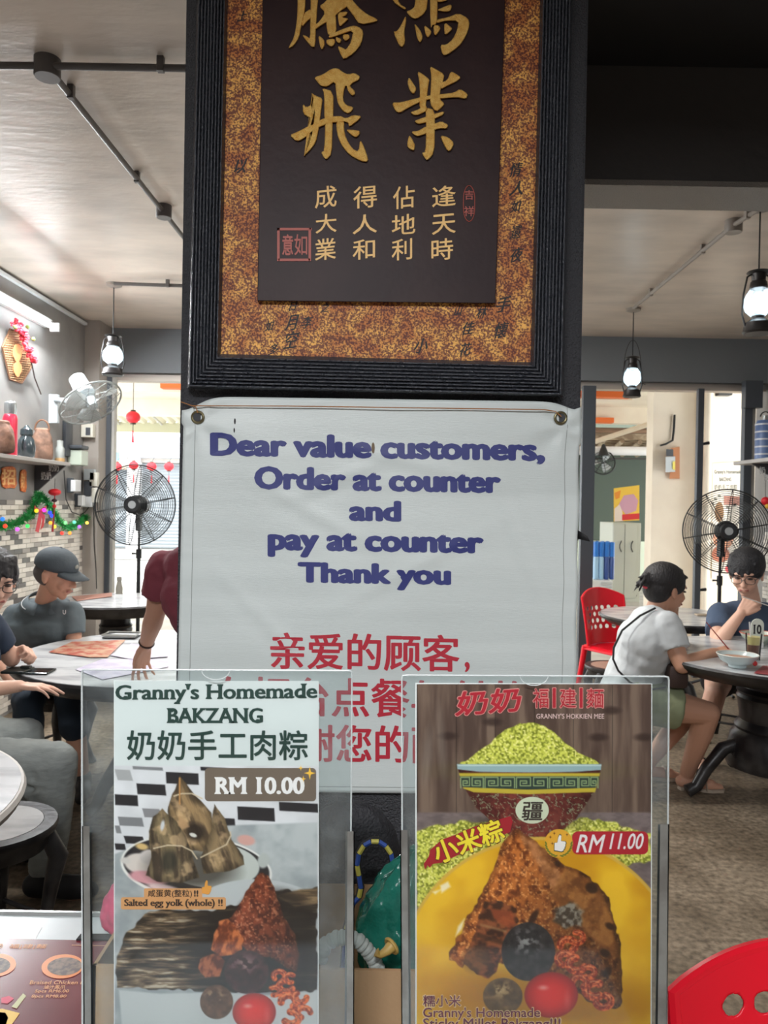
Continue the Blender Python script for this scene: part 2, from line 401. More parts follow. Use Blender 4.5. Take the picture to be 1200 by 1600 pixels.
# building across the street
BY = 20.0
ob = thing('shophouse', 'white shop building with grey roller shutters across the street', 'building', (W(230, 880, BY).x, BY, 0))
bx0, bx1 = W(60, 760, BY).x, W(520, 760, BY).x
def zb(y, x=230, Y=BY): return W(x, y, Y).z
MB().box((bx0, BY+.1, 0), (bx1, BY+3, 6.5)).build('wall', mat('white_facade', (244, 245, 246), .8), ob)
MB().box((bx0, BY-.35, zb(716)), (bx1, BY+.1, zb(684))).build('fascia', mat('pale_blue_fascia', (176, 186, 200), .7), ob)
MB().box((bx0, BY-.3, 0), (bx1, BY+.1, zb(858))).build('step', M_out, ob)
MB().box((bx0, BY-.12, zb(723)), (bx1, BY+.1, zb(713))).build('shutter_box', M_out, ob)
M_shut = mat('roller_shutter', (150, 158, 164), .5, metal=.1)
for xa, xb in ((130, 203), (222, 300), (318, 400)):
    s_ = MB(); a, b = W(xa, 780, BY).x, W(xb, 780, BY).x; z0, z1 = zb(856), zb(722); nn = 26; prof = []
    for i in range(nn):
        za, zc = z0+(z1-z0)*i/nn, z0+(z1-z0)*(i+1)/nn
        prof += [(BY-.02, za), (BY-.05, (za+zc)/2), (BY-.02, zc-.004)]
    V = [(a, y, z) for y, z in prof]+[(b, y, z) for y, z in prof]; k = len(prof)
    s_.add(V, [(i, k+i, k+i+1, i+1) for i in range(k-1)]); s_.build('shutter', M_shut, ob)
for xa, xb in ((203, 222), (300, 318)):
    MB().box((W(xa, 780, BY).x, BY-.25, 0), (W(xb, 780, BY).x, BY+.1, zb(713))).build('pier', mat('white_facade', (244, 245, 246), .8), ob)
MB().box((W(180, 700, BY).x, BY-.5, zb(735)), (W(206, 700, BY).x, BY-.36, zb(704))).build('sign_board', mat('shop_sign_cream', (228, 222, 200), .7), ob)
MB().box((W(186, 700, BY).x, BY-.53, zb(722)), (W(197, 700, BY).x, BY-.5, zb(709))).build('sign_patch', mat('shop_sign_blue', (120, 170, 214), .7), ob)
# striped road crossing / steps in the glare
for k, (ya, Yk) in enumerate(((875, 18.4), (890, 15.6), (905, 13.2))):
    struct('kerb', box((-9, Yk, -.02), (-1.0, Yk+.35, .05+.03*k)), mat('kerb_white', (232, 232, 230), .8))
# red paper lanterns
M_red = mat('red_lantern_paper', (226, 36, 48), .5, emit=(226, 36, 48), estr=.0)
def paper_lantern(px, py, Y, r, lab, grp, cord):
    c = W(px, py, Y); hook = Vector((c.x, c.y, 3.11)) if grp is None else Vector((c.x, BY-.34, zb(712))); t = thing('paper_lantern', lab, 'lantern', (c.x, c.y, c.z-r*.8), grp)
    MB().ell(c, (r, r, r*.88), nu=24).build('shade', M_red, t, True)
    MB().cone(c+Vector((0, 0, r*.8)), c+Vector((0, 0, r*1.02)), r*.4, r*.35).cone(c-Vector((0, 0, r*1.02)), c-Vector((0, 0, r*.8)), r*.4, r*.4).build('cap', mat('lantern_cap', (70, 44, 30), .5), t)
    MB().cone(c-Vector((0, 0, r*3.6)), c-Vector((0, 0, r*1.9)), r*.16, r*.1, 8).build('tassel', M_red, t)
    MB().cone(c-Vector((0, 0, r*1.9)), c-Vector((0, 0, r)), .004, .004, 6).tube([c+Vector((0, 0, r)), c+Vector((0, 0, cord*.6)), hook], .004, 6).build('cord', M_blk, t)
paper_lantern(208, 652, 9.3, .085, 'round red paper lantern hanging alone beneath the pale awning', None, .5)
for i, (px, py) in enumerate(((183, 729), (209, 727), (237, 729), (264, 729))):
    paper_lantern(px, py, 19.3, .12, ['red lantern on the far shopfront, leftmost, partly behind the post', 'red lantern on the far shopfront in front of the white pier', 'red lantern on the far shopfront over the right shutter, nearer the pier', 'red lantern on the far shopfront nearest the big pillar'][i], 'lanterns on the far shopfront', .2)
# ---- right side: neighbour's cream wall, alley and its clutter
struct('neighbour_wall', MB().box((W(1018, 800, 8.2).x, 8.2, 0), (6.5, 8.4, 3.1)), M_cream)
struct('neighbour_pier', MB().box((W(1103, 800, 8.0).x, 8.0, 0), (W(1112, 800, 8.0).x, 8.2, 3.1)).box((W(1112, 800, 8.1).x, 8.1, 0), (W(1175, 800, 8.1).x, 8.2, 3.1)), M_cream)
struct('alley_wall', MB().box((.2, 15.0, 0), (8, 15.2, 3.6)), mat('dark_green_wall', (92, 104, 94), .8))
struct('alley_dado', MB().box((.2, 14.9, 0), (8, 15.0, W(930, 845, 14.9).z)), mat('pale_green_wall', (222, 234, 214), .7))
struct('wall_alley_side', box((.2, 12.2, 2.5), (.3, 15, 3.6)), M_cream)
struct('alley_roof', MB().box((.2, 12.2, 2.72), (8, 15, 2.8)), mat('brown_rafters', (150, 122, 100), .8, col2=(104, 82, 66), nscale=3, stretch=(.3, 4, 4)))
for i in range(7):
    y = 12.3+i*.4; struct('rafter', box((.2, y, 2.62), (8, y+.1, 2.74)), mat('rafter_wood', (190, 172, 146), .8, col2=(140, 120, 98), nscale=6))
for i in range(5):
    x = W(925+i*26, 700, 13).x; struct('rafter', MB().tube([(x, 12.25, 2.62-.02*i), (x+.5, 14.8, 2.55)], .04, 6), mat('rafter_wood', (190, 172, 146), .8))
p = thing('roof_pipe', 'thick white pipe running under the alley roof', 'pipe', W(975, 704, 12.1))
MB().cone(W(890, 704, 12.1), W(1016, 705, 12.1), .07, .07, 20).build('tube', mat('white_pipe', (240, 242, 246), .5), p, True)
MB().cone(W(890, 716, 12.1), W(1016, 717, 12.1), .015, .015, 8).build('conduit', M_dark, p)
p = one('roof_strut', MB().tube([W(930, 690, 12.0), W(1016, 662, 11.5)], .04, 8), mat('pale_timber', (214, 200, 178), .8), 'pale timber strut slanting up towards the cream wall', 'strut')
# ================================================================= PILLAR: carved plaque
M_fr = mat('black_lacquer_moulding', (62, 65, 72), .25, bump=.5, bscale=180)
M_gold = mat('gold_leaf', (255, 210, 118), .45, metal=.0, col2=(240, 180, 84), nscale=120, nlo=.35, nhi=.7, bump=.6, bscale=420)
M_goldp = mat('gold_paint', (250, 204, 128), .5)
M_pan = mat('dark_lacquer_panel', (44, 28, 30), .45, col2=(52, 34, 34), nscale=6, bump=.05, bscale=60, spec=.22)
def gold_mat():
    m = bpy.data.materials.new('mottled_gold_board'); m.use_nodes = True; nt = m.node_tree; b = nt.nodes['Principled BSDF']; L = nt.links.new
    tc = nt.nodes.new('ShaderNodeTexCoord')
    def rn(s, d, p0, p1, c0, c1):
        n = nt.nodes.new('ShaderNodeTexNoise'); n.inputs['Scale'].default_value = s; n.inputs['Detail'].default_value = d; L(tc.outputs['Object'], n.inputs['Vector'])
        r = nt.nodes.new('ShaderNodeValToRGB'); r.color_ramp.elements[0].position = p0; r.color_ramp.elements[1].position = p1
        r.color_ramp.elements[0].color = lin(c0); r.color_ramp.elements[1].color = lin(c1); L(n.outputs[0], r.inputs[0]); return r
    a = rn(260, 5, .45, .58, (128, 78, 62), (250, 200, 118)); c = rn(26, 5, .42, .6, (204, 156, 132), (255, 240, 204))
    mx = nt.nodes.new('ShaderNodeMixRGB'); mx.blend_type = 'MULTIPLY'; mx.inputs[0].default_value = 1; L(a.outputs[0], mx.inputs[1]); L(c.outputs[0], mx.inputs[2])
    L(mx.outputs[0], b.inputs['Base Color']); b.inputs['Roughness'].default_value = .6; return m
M_ink = mat('black_ink', (30, 28, 30), .6)
M_seal = mat('seal_red', (176, 84, 72), .5)
pq = thing('carved_plaque', 'framed dark plaque with raised gold characters hung high on the black pillar', 'plaque', Pp(585, 612, .03))
OUT = [(315, -330), (902, -318), (880, 620), (292, 607)]      # tl tr br bl
INN = [(362, -285), (851, -272), (829, 566), (345, 553)]
prof = [(0, .012)]; NR = 9
for i in range(NR):
    t0 = .04+.9*i/NR; dt = .9/NR; base = .034+.012*math.sin(math.pi*min(1, (i+.5)/NR))
    prof += [(t0, base-.004), (t0+dt*.28, base+.0035), (t0+dt*.6, base+.0035), (t0+dt*.95, base-.004)]
prof += [(1., .022)]
for s_ in range(4):
    oa, obb = OUT[s_], OUT[(s_+1) % 4]; ia, ib = INN[s_], INN[(s_+1) % 4]; N = 150; V = []; F = []; rng = random.Random(s_)
    k = len(prof); kn = [[rng.random() for _ in range(N+1)] for _ in range(k)]
    for j in range(N+1):
        u = j/N
        for q, (t, h) in enumerate(prof):
            A = (oa[0]+(obb[0]-oa[0])*u, oa[1]+(obb[1]-oa[1])*u); B = (ia[0]+(ib[0]-ia[0])*u, ia[1]+(ib[1]-ia[1])*u)
            ridge = (q-1)//4 if 0 < q < k-1 else 0
            kk = kn[(ridge*4) % k][j]; dh = -.0035 if (kk > .86 and (q-1) % 4 in (1, 2) and 0 < q < k-1) else 0
            wob = (kn[(ridge*4+1) % k][j]-.5)*.5
            V.append(Pp(A[0]+(B[0]-A[0])*t+wob, A[1]+(B[1]-A[1])*t+wob*.4, h+dh))
    for j in range(N):
        for q in range(k-1): F.append((j*k+q, j*k+q+1, (j+1)*k+q+1, (j+1)*k+q))
    make('frame_side', V, F, M_fr, pq, True)
def polyslab(P, l0, l1, fn=Pp):
    n = len(P); A = [fn(x, y, l0) for x, y in P]; B = [fn(x, y, l1) for x, y in P]
    return MB().add(A+B, [tuple(reversed(range(n))), tuple(range(n, 2*n))]+[(i, (i+1) % n, n+(i+1) % n, n+i) for i in range(n)])
polyslab([(355, -295), (860, -280), (836, 572), (338, 560)], .004, .02).build('gold_board', gold_mat(), pq)
pp = polyslab([(414, -215), (796, -208), (774, 474), (402, 470)], .021, .036); pnl = pp.build('panel', M_pan, pq)
bv = pnl.modifiers.new('b', 'BEVEL'); bv.width = .0012
S_ = 6.156
def strokes(ox, polys, name='gold_character'):
    mb = MB()
    for i, P in enumerate(polys):
        # round the corners once, then chamfer to the raised face
        Q = []
        for a, b in zip(P, P[1:]+P[:1]): Q += [(a[0]*.78+b[0]*.22, a[1]*.78+b[1]*.22), (a[0]*.22+b[0]*.78, a[1]*.22+b[1]*.78)]
        Q = [(ox+x/S_, y/S_) for x, y in Q]; cx = sum(q[0] for q in Q)/len(Q); n = len(Q); h = .0425+.00015*i
        nrm = []
        ar = sum(Q[j][0]*Q[(j+1) % n][1]-Q[(j+1) % n][0]*Q[j][1] for j in range(n)); sg = 1 if ar > 0 else -1
        for j in range(n):
            a = Q[j-1]; b = Q[(j+1) % n]; dx, dy = b[0]-a[0], b[1]-a[1]; l = math.hypot(dx, dy) or 1; nrm.append((-dy/l*sg, dx/l*sg))
        I = [(Q[j][0]+nrm[j][0]*1.1, Q[j][1]+nrm[j][1]*1.1) for j in range(n)]
        A = [Pp(x, y, .035) for x, y in Q]; B = [Pp(x, y, h-.003) for x, y in Q]; C2 = [Pp(x, y, h) for x, y in I]
        F = [(j, (j+1) % n, n+(j+1) % n, n+j) for j in range(n)]+[(n+j, n+(j+1) % n, 2*n+(j+1) % n, 2*n+j) for j in range(n)]+[tuple(range(2*n, 3*n))]
        mb.add(A+B+C2, F)
    return mb.build(name, M_gold, pq)
strokes(440, [[(310,745),(400,715),(480,660),(540,655),(600,700),(640,715),(700,700),(755,735),(745,770),(680,800),(655,830),(700,870),(710,905),(680,925),(640,880),(620,815),(600,870),(590,960),(620,1010),(690,1030),(685,1060),(640,1095),(590,1070),(540,1000),(525,900),(515,780),(440,835),(380,830),(345,790)],
 [(385,845),(500,880),(498,1110),(490,1200),(485,1480),(430,1540),(400,1510),(380,1465),(410,1450),(420,1200),(410,1100),(410,900)],
 [(285,890),(325,920),(395,945),(385,1030),(370,1150),(355,1260),(330,1370),(280,1440),(205,1512),(240,1440),(285,1300),(310,1180),(315,1050),(300,940)],
 [(203,995),(240,1035),(295,1000),(295,1130),(270,1135),(205,1095)],
 [(75,1300),(160,1265),(300,1190),(420,1130),(560,1112),(620,1140),(690,1105),(765,1115),(755,1145),(650,1225),(640,1180),(600,1170),(450,1185),(330,1240),(200,1345),(140,1360)],
 [(525,1160),(605,1165),(600,1240),(620,1330),(680,1430),(740,1460),(755,1340),(790,1400),(835,1530),(820,1560),(760,1550),(650,1490),(570,1390),(530,1280)],
 [(615,1245),(700,1250),(755,1260),(750,1295),(715,1325),(670,1300)]])
strokes(440, [[(150,-300),(235,-300),(235,-100),(225,120),(190,250),(170,360),(120,440),(65,470),(75,440),(120,360),(145,220),(155,60)],
 [(280,-300),(360,-300),(360,-100),(345,60),(330,260),(325,450),(290,455),(245,400),(195,335),(240,345),(275,375),(275,180),(280,60)],
 [(210,130),(285,80),(290,170),(250,200),(190,270)],
 [(310,250),(370,200),(420,120),(360,60),(420,20),(470,-60),(580,-100),(640,-100),(640,60),(560,110),(470,200),(400,230),(320,290)],
 [(560,-60),(650,-40),(740,70),(820,135),(925,185),(915,210),(750,240),(690,150),(620,60)],
 [(430,160),(520,110),(530,330),(450,350),(430,250)],
 [(540,120),(640,110),(620,150),(575,165),(650,180),(610,215),(560,262),(545,200)],
 [(450,340),(560,290),(680,245),(740,255),(790,300),(770,420),(700,510),(600,575),(570,530),(535,440),(590,460),(620,480),(670,400),(690,290),(560,335),(460,370)],
 [(350,335),(410,380),(415,440),(390,480),(370,450)], [(430,380),(510,370),(515,420),(480,455),(430,420)], [(520,350),(580,380),(560,420),(525,400)], [(590,330),(650,330),(655,370),(615,395),(590,370)],
 [(400,-300),(480,-310),(470,-200),(560,-190),(640,-310),(720,-300),(640,-150),(800,-160),(800,-120),(420,-110),(420,-150),(480,-160)]])
strokes(600, [[(60,-200),(110,-160),(120,-60),(150,40),(215,75),(200,95),(150,65),(90,20),(70,-60)],
 [(210,145),(215,210),(195,300),(205,410),(175,460),(140,430),(88,305),(125,300),(160,250)],
 [(310,-260),(420,-260),(420,70),(380,140),(310,185),(260,170),(210,110),(260,95),(300,60)],
 [(440,-260),(515,-260),(515,180),(500,240),(470,240),(445,270)],
 [(515,-10),(600,-40),(615,5),(515,25)], [(500,100),(590,60),(640,42),(655,60),(640,105),(590,115)],
 [(500,190),(620,165),(715,125),(810,175),(825,240),(790,350),(720,450),(600,535),(560,525),(540,430),(600,430),(660,380),(705,290),(715,200),(590,200),(510,225)],
 [(290,220),(350,290),(375,360),(350,415),(320,380),(305,300)], [(383,235),(450,290),(455,320),(425,365),(400,340)], [(475,240),(530,245),(545,280),(500,345),(480,330)], [(580,210),(650,265),(655,285),(600,335),(580,325)],
 [(515,-260),(700,-250),(700,-90),(640,-90),(640,-200),(515,-205)]])
strokes(600, [[(320,685),(370,710),(440,765),(430,800),(415,920),(400,1040),(340,1050),(345,900),(340,790)],
 [(440,635),(500,665),(582,715),(570,780),(545,850),(535,950),(585,1000),(560,1030),(500,1080),(440,1000),(450,850),(455,730)],
 [(240,740),(280,800),(315,855),(285,910),(245,870),(225,790)],
 [(540,800),(610,770),(640,690),(670,695),(745,745),(700,785),(620,820),(545,862)],
 [(72,985),(160,985),(330,940),(450,915),(560,905),(680,890),(730,852),(810,905),(790,955),(700,935),(550,950),(430,955),(330,990),(230,1040),(150,1090),(110,1070)],
 [(248,1080),(340,1050),(400,1000),(420,1060),(340,1105),(290,1110)], [(285,1165),(380,1130),(500,1090),(580,1070),(575,1100),(500,1140),(380,1185),(330,1195)],
 [(260,1265),(330,1260),(400,1215),(500,1185),(550,1165),(620,1200),(605,1240),(530,1235),(420,1280),(330,1315),(290,1300)],
 [(400,1030),(490,1060),(490,1250),(485,1470),(415,1550),(385,1510),(362,1470),(400,1460),(405,1250)],
 [(240,1295),(275,1340),(300,1400),(290,1450),(245,1435),(220,1400)], [(540,1300),(620,1320),(675,1375),(650,1440),(615,1460),(570,1380)]])
small = [('成', 492, 290, 526, 326), ('大', 493, 334, 526, 365), ('業', 492, 372, 525, 407), ('得', 552, 290, 589, 326), ('人', 551, 335, 589, 366), ('和', 551, 374, 586, 406),
         ('佔', 614, 290, 648, 327), ('地', 612, 334, 649, 366), ('利', 612, 372, 644, 407), ('逢', 675, 290, 712, 324), ('天', 675, 333, 712, 367), ('時', 674, 372, 708, 406)]
for ch, a, b, c, d in small: text_fit(ch, (a, b, c, d), Pp, bold=.008, lift=.0362, ext=.0009, slant=.1).build('small_character', M_goldp, pq)
se = MB()
for a, b, c, d in ((433, 356, 487, 360), (433, 404, 486, 408), (433, 356, 437, 408), (482, 356, 486, 408)): se.add(*(lambda q: (q.V, q.F))(quadp(a, b, c, d, .0362, .0372)))
text_fit('意', (441, 366, 458, 399), Pp, bold=.02, lift=.0362, ext=.001).build('seal_character', M_seal, pq); text_fit('如', (460, 366, 480, 399), Pp, bold=.01, lift=.0362, ext=.001).build('seal_character', M_seal, pq)
se.build('seal_border', M_seal, pq)
P_ = [Pp(733+10*math.cos(t)*(1-.16*math.cos(2*t)*0-.22*math.cos(2*t+math.pi)*0)*(1-.12*abs(math.cos(t))**8), 318+28*math.sin(t), .037) for t in [2*math.pi*i/40 for i in range(40)]]
MB().tube(P_, .0009, 6, closed=True).build('seal_border', M_seal, pq)
text_fit('吉', (726, 297, 740, 312), Pp, bold=.01, lift=.0362, ext=.001).build('seal_character', M_seal, pq); text_fit('祥', (725, 322, 741, 338), Pp, bold=.01, lift=.0362, ext=.001).build('seal_character', M_seal, pq)
for i, (ch, x, y, s) in enumerate([('情', 807, 264, 21), ('人', 806, 293, 22), ('如', 806, 322, 18), ('還', 806, 362, 20), ('夜', 808, 397, 22), ('李', 480, 503, 18), ('月', 456, 503, 24), ('空', 455, 530, 26), ('如', 421, 509, 15), ('多', 427, 545, 16),
        ('花', 728, 545, 20), ('佳', 732, 512, 20), ('林', 753, 487, 18), ('手', 787, 474, 24), ('懷', 784, 515, 24), ('小', 657, 539, 22), ('上', 378, 24, 16), ('以', 376, 258, 22), ('日', 458, 478, 14), ('之', 508, 480, 14), ('山', 716, 484, 14)]):
    text_fit(ch, (x-s/2, y-s/2, x+s/2, y+s*.6), Pp, bold=.025, boldy=.008, lift=.0204, shear=.35, slant=.1).build('ink_character', M_ink, pq)
# ================================================================= banner
bn = thing('vinyl_banner', 'white vinyl banner with blue and red order-at-counter notice tied on the pillar', 'banner', Pp(585, 1240, .01))
NX, NY = 120, 120; V = []; F = []
def bnr(u, v, ex=0.):
    """u,v in 0..1 -> px, lift"""
    top = 619+9*u + 22*math.exp(-(u/.055)**2) + 14*math.exp(-((1-u)/.05)**2) - 6*math.exp(-((1-u)/.012)**2)
    xl = 287-13*v - (3 if v < .04 else 0); xr = 906-9*v + 2.5*math.sin(v*31)*.4+(2 if v < .1 else 0)
    x = xl+(xr-xl)*u; y = top+(1236+6*u-top)*v
    l = .010+.0022*math.sin(u*5+1)*math.sin(v*3.1) + .0016*math.sin(u*9+v*7) + .001*math.sin(u*21-v*13)
    for eu, ev in ((.04, .055), (.955, .055)):
        d = math.hypot(u-eu, v-ev); a = math.atan2(v-ev, u-eu); l += .0035*math.sin(a*5)*math.exp(-d*9)*min(1, d*25)
    for cx, cy, ax, ln in ((.35, .3, .5, .16), (.6, .42, -.5, .2), (.4, .2, -.4, .14), (.75, .75, .3, .2), (.25, .6, .8, .2), (.55, .15, .25, .2), (.85, .35, 1.2, .15)):
        du, dv = u-cx, v-cy; p = du*math.cos(ax)+dv*math.sin(ax); q = -du*math.sin(ax)+dv*math.cos(ax)
        l += .0016*math.exp(-(p/ln)**2)*math.exp(-(q/.018)**2) - .001*math.exp(-(p/ln)**2)*math.exp(-((q-.03)/.02)**2)
    return x, y, max(l, .003)+ex
for j in range(NY+1):
    for i in range(NX+1): x, y, l = bnr(i/NX, j/NY); V.append(Pp(x, y, l))
for j in range(NY):
    for i in range(NX): a = j*(NX+1)+i; F.append((a, a+NX+1, a+NX+2, a+1))
sh_ = make('sheet', V, F, mat('white_vinyl', (214, 222, 220), .38, col2=(204, 212, 210), nscale=4, bump=.12, bscale=300, stretch=(.15, 1, 3)), bn, 'all')
sd = sh_.modifiers.new('s', 'SOLIDIFY'); sd.thickness = .001; sd.offset = -1
def Pb(px, py, l=0.):
    py2 = py+(px-590)*.0165; u = (px-280)/622.; v = (py2-625)/613.; u = min(1, max(0, u)); v = min(1, max(0, v))
    return Pp(px, py2, bnr(u, v)[2]+.0006+l)
M_blue = mat('banner_blue_print', (52, 58, 122), .5); M_bred = mat('banner_red_print', (186, 46, 62), .5)
for s, b in (('Dear value customers,', (328, 680, 852, 722)), ('Order at counter', (397, 731, 783, 768)), ('and', (545, 782, 627, 815)), ('pay at counter', (418, 833, 756, 873)), ('Thank you', (465, 880, 705, 922))):
    text_fit(s, b, Pb, bold=.062, boldy=.042).build('lettering', M_blue, bn)
for s, b in (('亲爱的顾客', (422, 990, 718, 1048)), (',', (726, 1032, 734, 1048)), ('在柜台点餐与付款', (332, 1060, 826, 1121)), ('感谢您的配合', (408, 1133, 758, 1192))):
    text_fit(s, b, Pb, bold=.022, boldy=.014).build('lettering', M_bred, bn)
M_hem = mat('hem_thread', (150, 154, 152), .7)
for pts in ([(.03, v/20) for v in range(21)], [(.965, v/20) for v in range(21)], [(u/20, .985) for u in range(21)]):
    MB().tube([Pp(*bnr(u, v, .0006)) for u, v in pts], .0006, 6).build('hem', M_hem, bn)
for px, py in ((309, 652), (876, 653)):
    MB().torus(Pp(px, py, .014), (0, 1, 0), .0125, .0032, 28, 8).build('eyelet', mat('aged_brass', (120, 112, 84), .35, metal=.8), bn, True)
    MB().cone(Pp(px, py, .0125), Pp(px, py, .0135), .0125, .0125, 20).build('eyelet_hole', mat('eyelet_shadow_pillar', (58, 60, 64), .6), bn)
st = one('string', MB().tube([Pp(283, 628, .004), Pp(306, 636, .018), Pp(309, 645, .019)], .0012, 6), mat('brown_string', (164, 110, 62), .8), 'short brown string tied at the left eyelet of the banner', 'string')
st = one('string', MB().tube([Pp(300, 634, .02), Pp(450, 634.5, .02), Pp(700, 638, .02), Pp(850, 640, .02), Pp(868, 643, .02), Pp(877, 651, .02)], .0013, 6), mat('brown_string', (164, 110, 62), .8), 'long brown string stretched along the top edge of the banner', 'string')
t = MB(); t.add([Pp(903, 828, .003), Pp(918, 838, .02), Pp(922, 846, .02), Pp(903, 842, .003)], [(0, 1, 2, 3)]); o = one('tape_scrap', t, M_blk, 'small torn black tape scrap sticking out at the right of the banner', 'tape'); o.modifiers.new('s', 'SOLIDIFY').thickness = .001
for x, y, s in ((367, 662, 5), (366, 676, 4), (583, 700, 9)):
    Q = [Pb(x+s*.3*math.cos(a), y+s*math.sin(a), .0004) for a in [k*math.pi/4 for k in range(8)]]; MB().add(Q, [tuple(range(8))]).build('stain', mat('brown_stain', (120, 104, 84), .8) if s > 5 else M_blk, bn)
# ================================================================= ceiling conduits, lanterns
M_cond = mat('painted_conduit', (150, 142, 134), .45)
M_cdk = mat('dark_conduit', (92, 88, 86), .4)
def conduit(name_lab, pts, boxes, clips=()):
    M_cond = M_cdk if pts[0][0] < 600 else MATS['painted_conduit']
    P = [G(x, y, CEIL-.035) for x, y in pts]; t = thing('ceiling_conduit', name_lab, 'conduit', (P[0]+P[-1])/2+Vector((0, 0, -.02)))
    MB().tube(P, .0125, 12).build('tube', M_cond, t, True)
    for x, y, r in boxes:
        c = G(x, y, CEIL-.04); MB().lathe([(r, CEIL+.002-c.z), (r, -.02), (r*.93, -.026), (0, -.026)], c, 24).build('junction_box', M_cond, t, True)
    for x, y in clips:
        c = G(x, y, CEIL-.035); MB().box(c-Vector((.012, .012, .016)), c+Vector((.012, .012, .037)), bev=.002).build('clip', M_cond, t)
    return t
conduit('grey conduit across the ceiling at the upper left with round junction box', [(-40, 102), (72, 103), (300, 107)], [(74, 110, .045)], [(251, 105)])
conduit('long grey conduit running away across the left ceiling', [(80, 112), (256, 332), (330, 425)], [(256, 333, .04)], [(111, 148), (214, 280)])
conduit('short grey conduit feeding the left lantern ceiling rose', [(178, 443), (300, 447)], [], [(262, 445)])
conduit('diagonal grey conduit between the two right lanterns', [(990, 481), (1146, 352), (1185, 327)], [(1146, 356, .045)], [(1017, 459), (1098, 392), (1168, 337)])
M_lmet = mat('lantern_black_metal', (52, 50, 50), .4, metal=.5)
M_glass = clear('lantern_glass', (235, 245, 248), .1, haze=.5, hcol=(235, 245, 250), hscale=6)
M_bulb = mat('glowing_bulb', (255, 255, 255), .5, emit=(235, 248, 255), estr=9)
def hurricane(px, py, ypx_top, ypx_bot, lab, w=.15, handle=0., power=28):
    top = G(px, py, CEIL); Y = top.y; a, b = W(px-3 if px > 900 else px-2, ypx_top, Y), W(px, ypx_bot, Y); x = top.x; h = a.z-b.z; z0 = b.z
    t = thing('hurricane_lantern', lab, 'lantern', (x, Y, z0)); c = Vector((x, Y, z0)); k = w/2
    MB().lathe([(.055, CEIL-z0), (.055, CEIL-z0-.018), (.02, CEIL-z0-.03), (0, CEIL-z0-.03)], c, 24).build('ceiling_rose', M_cond, t, True)
    MB().cone((x, Y, z0+h*.98), (x, Y, CEIL-.02), .004, .004, 8).build('cord', M_blk, t)
    MB().lathe([(k*.85, 0), (k*.95, .01), (k*.9, h*.05), (k*.82, h*.17), (k*.55, h*.21), (k*.4, h*.24), (k*.4, h*.28), (0, h*.28)], c, 28).build('tank', M_lmet, t, True)
    MB().lathe([(k*.42, h*.27), (k*.8, h*.36), (k*.9, h*.47), (k*.78, h*.6), (k*.5, h*.7), (k*.48, h*.72)], c, 28).build('globe', M_glass, t, True)
    MB().lathe([(k*.5, h*.7), (k*.55, h*.72), (k*.5, h*.8), (k*.42, h*.82), (k*.45, h*.93), (k*.75, h*.95), (k*.7, h*.965), (k*.2, h), (0, h)], c, 28).build('chimney', M_lmet, t, True)
    MB().ell(c+Vector((0, 0, h*.5)), (k*.42, k*.42, h*.13)).build('bulb', M_bulb, t, True)
    for s_ in (-1, 1):
        MB().tube([c+Vector((s_*k*.8, 0, h*.1)), c+Vector((s_*k*1.05, 0, h*.3)), c+Vector((s_*k*.98, 0, h*.6)), c+Vector((s_*k*.75, 0, h*.88)), c+Vector((s_*k*.4, 0, h*.93))], .005, 8).build('side_tube', M_lmet, t, True)
    if handle:
        MB().tube([c+Vector((k*.95*math.cos(q), 0, h*.55+(h*.45+handle)*math.sin(q))) for q in [math.pi*i/16 for i in range(17)]], .0022, 6).build('wire_handle', M_lmet, t, True)
    MB().cone(c+Vector((k*.7, -k*.3, h*.34)), c+Vector((k*1.25, -k*.5, h*.3)), .0025, .0025, 6).build('wick_knob', M_lmet, t)
    point('lantern_bulb', (x, Y-.001, z0+h*.5), power, .03, (.88, .95, 1))
    return t
hurricane(178, 443, 522, 587, 'lit hurricane lantern hanging at the left near the corner fan', .16, 0, 28)
hurricane(990, 482, 556, 621, 'lit hurricane lantern hanging over the shopfront right of the pillar', .145, .12, 28)
hurricane(1188, 322, 421, 522, 'lit hurricane lantern at the right edge, the largest and nearest', .155, 0, 28)
# ================================================================= left wall
def PL(px, py, l=0.):
    d = ray(px, py); return CAM+d*((-2.6+l)/d.x)
M_tube = mat('fluorescent_tube', (255, 255, 255), .4, emit=(240, 250, 255), estr=7)
M_white = mat('white_plastic', (226, 228, 228), .4)
t = thing('fluorescent_lamp', 'lit fluorescent tube lamp on the left wall under the ceiling', 'lamp', (-2.5, 5.2, 2.76))
MB().box((-2.6, 4.2, 2.80), (-2.53, 5.82, 2.86), bev=.006).build('batten', M_white, t)
MB().cone((-2.49, 4.25, 2.79), (-2.49, 5.78, 2.79), .019, .019, 16).build('tube', M_tube, t, True)
for y in (4.22, 5.79): MB().box((-2.535, y-.012, 2.765), (-2.465, y+.012, 2.83), bev=.003).build('end_cap', M_white, t)
area('tube_light', (-2.45, 5.0, 2.76), .06, 1.5, 40, (.95, .98, 1), (0, R(-35), 0))
struct('trim_14', MB().box((-2.6, 2, 3.0), (-2.572, 6.6, 3.022)), M_white)
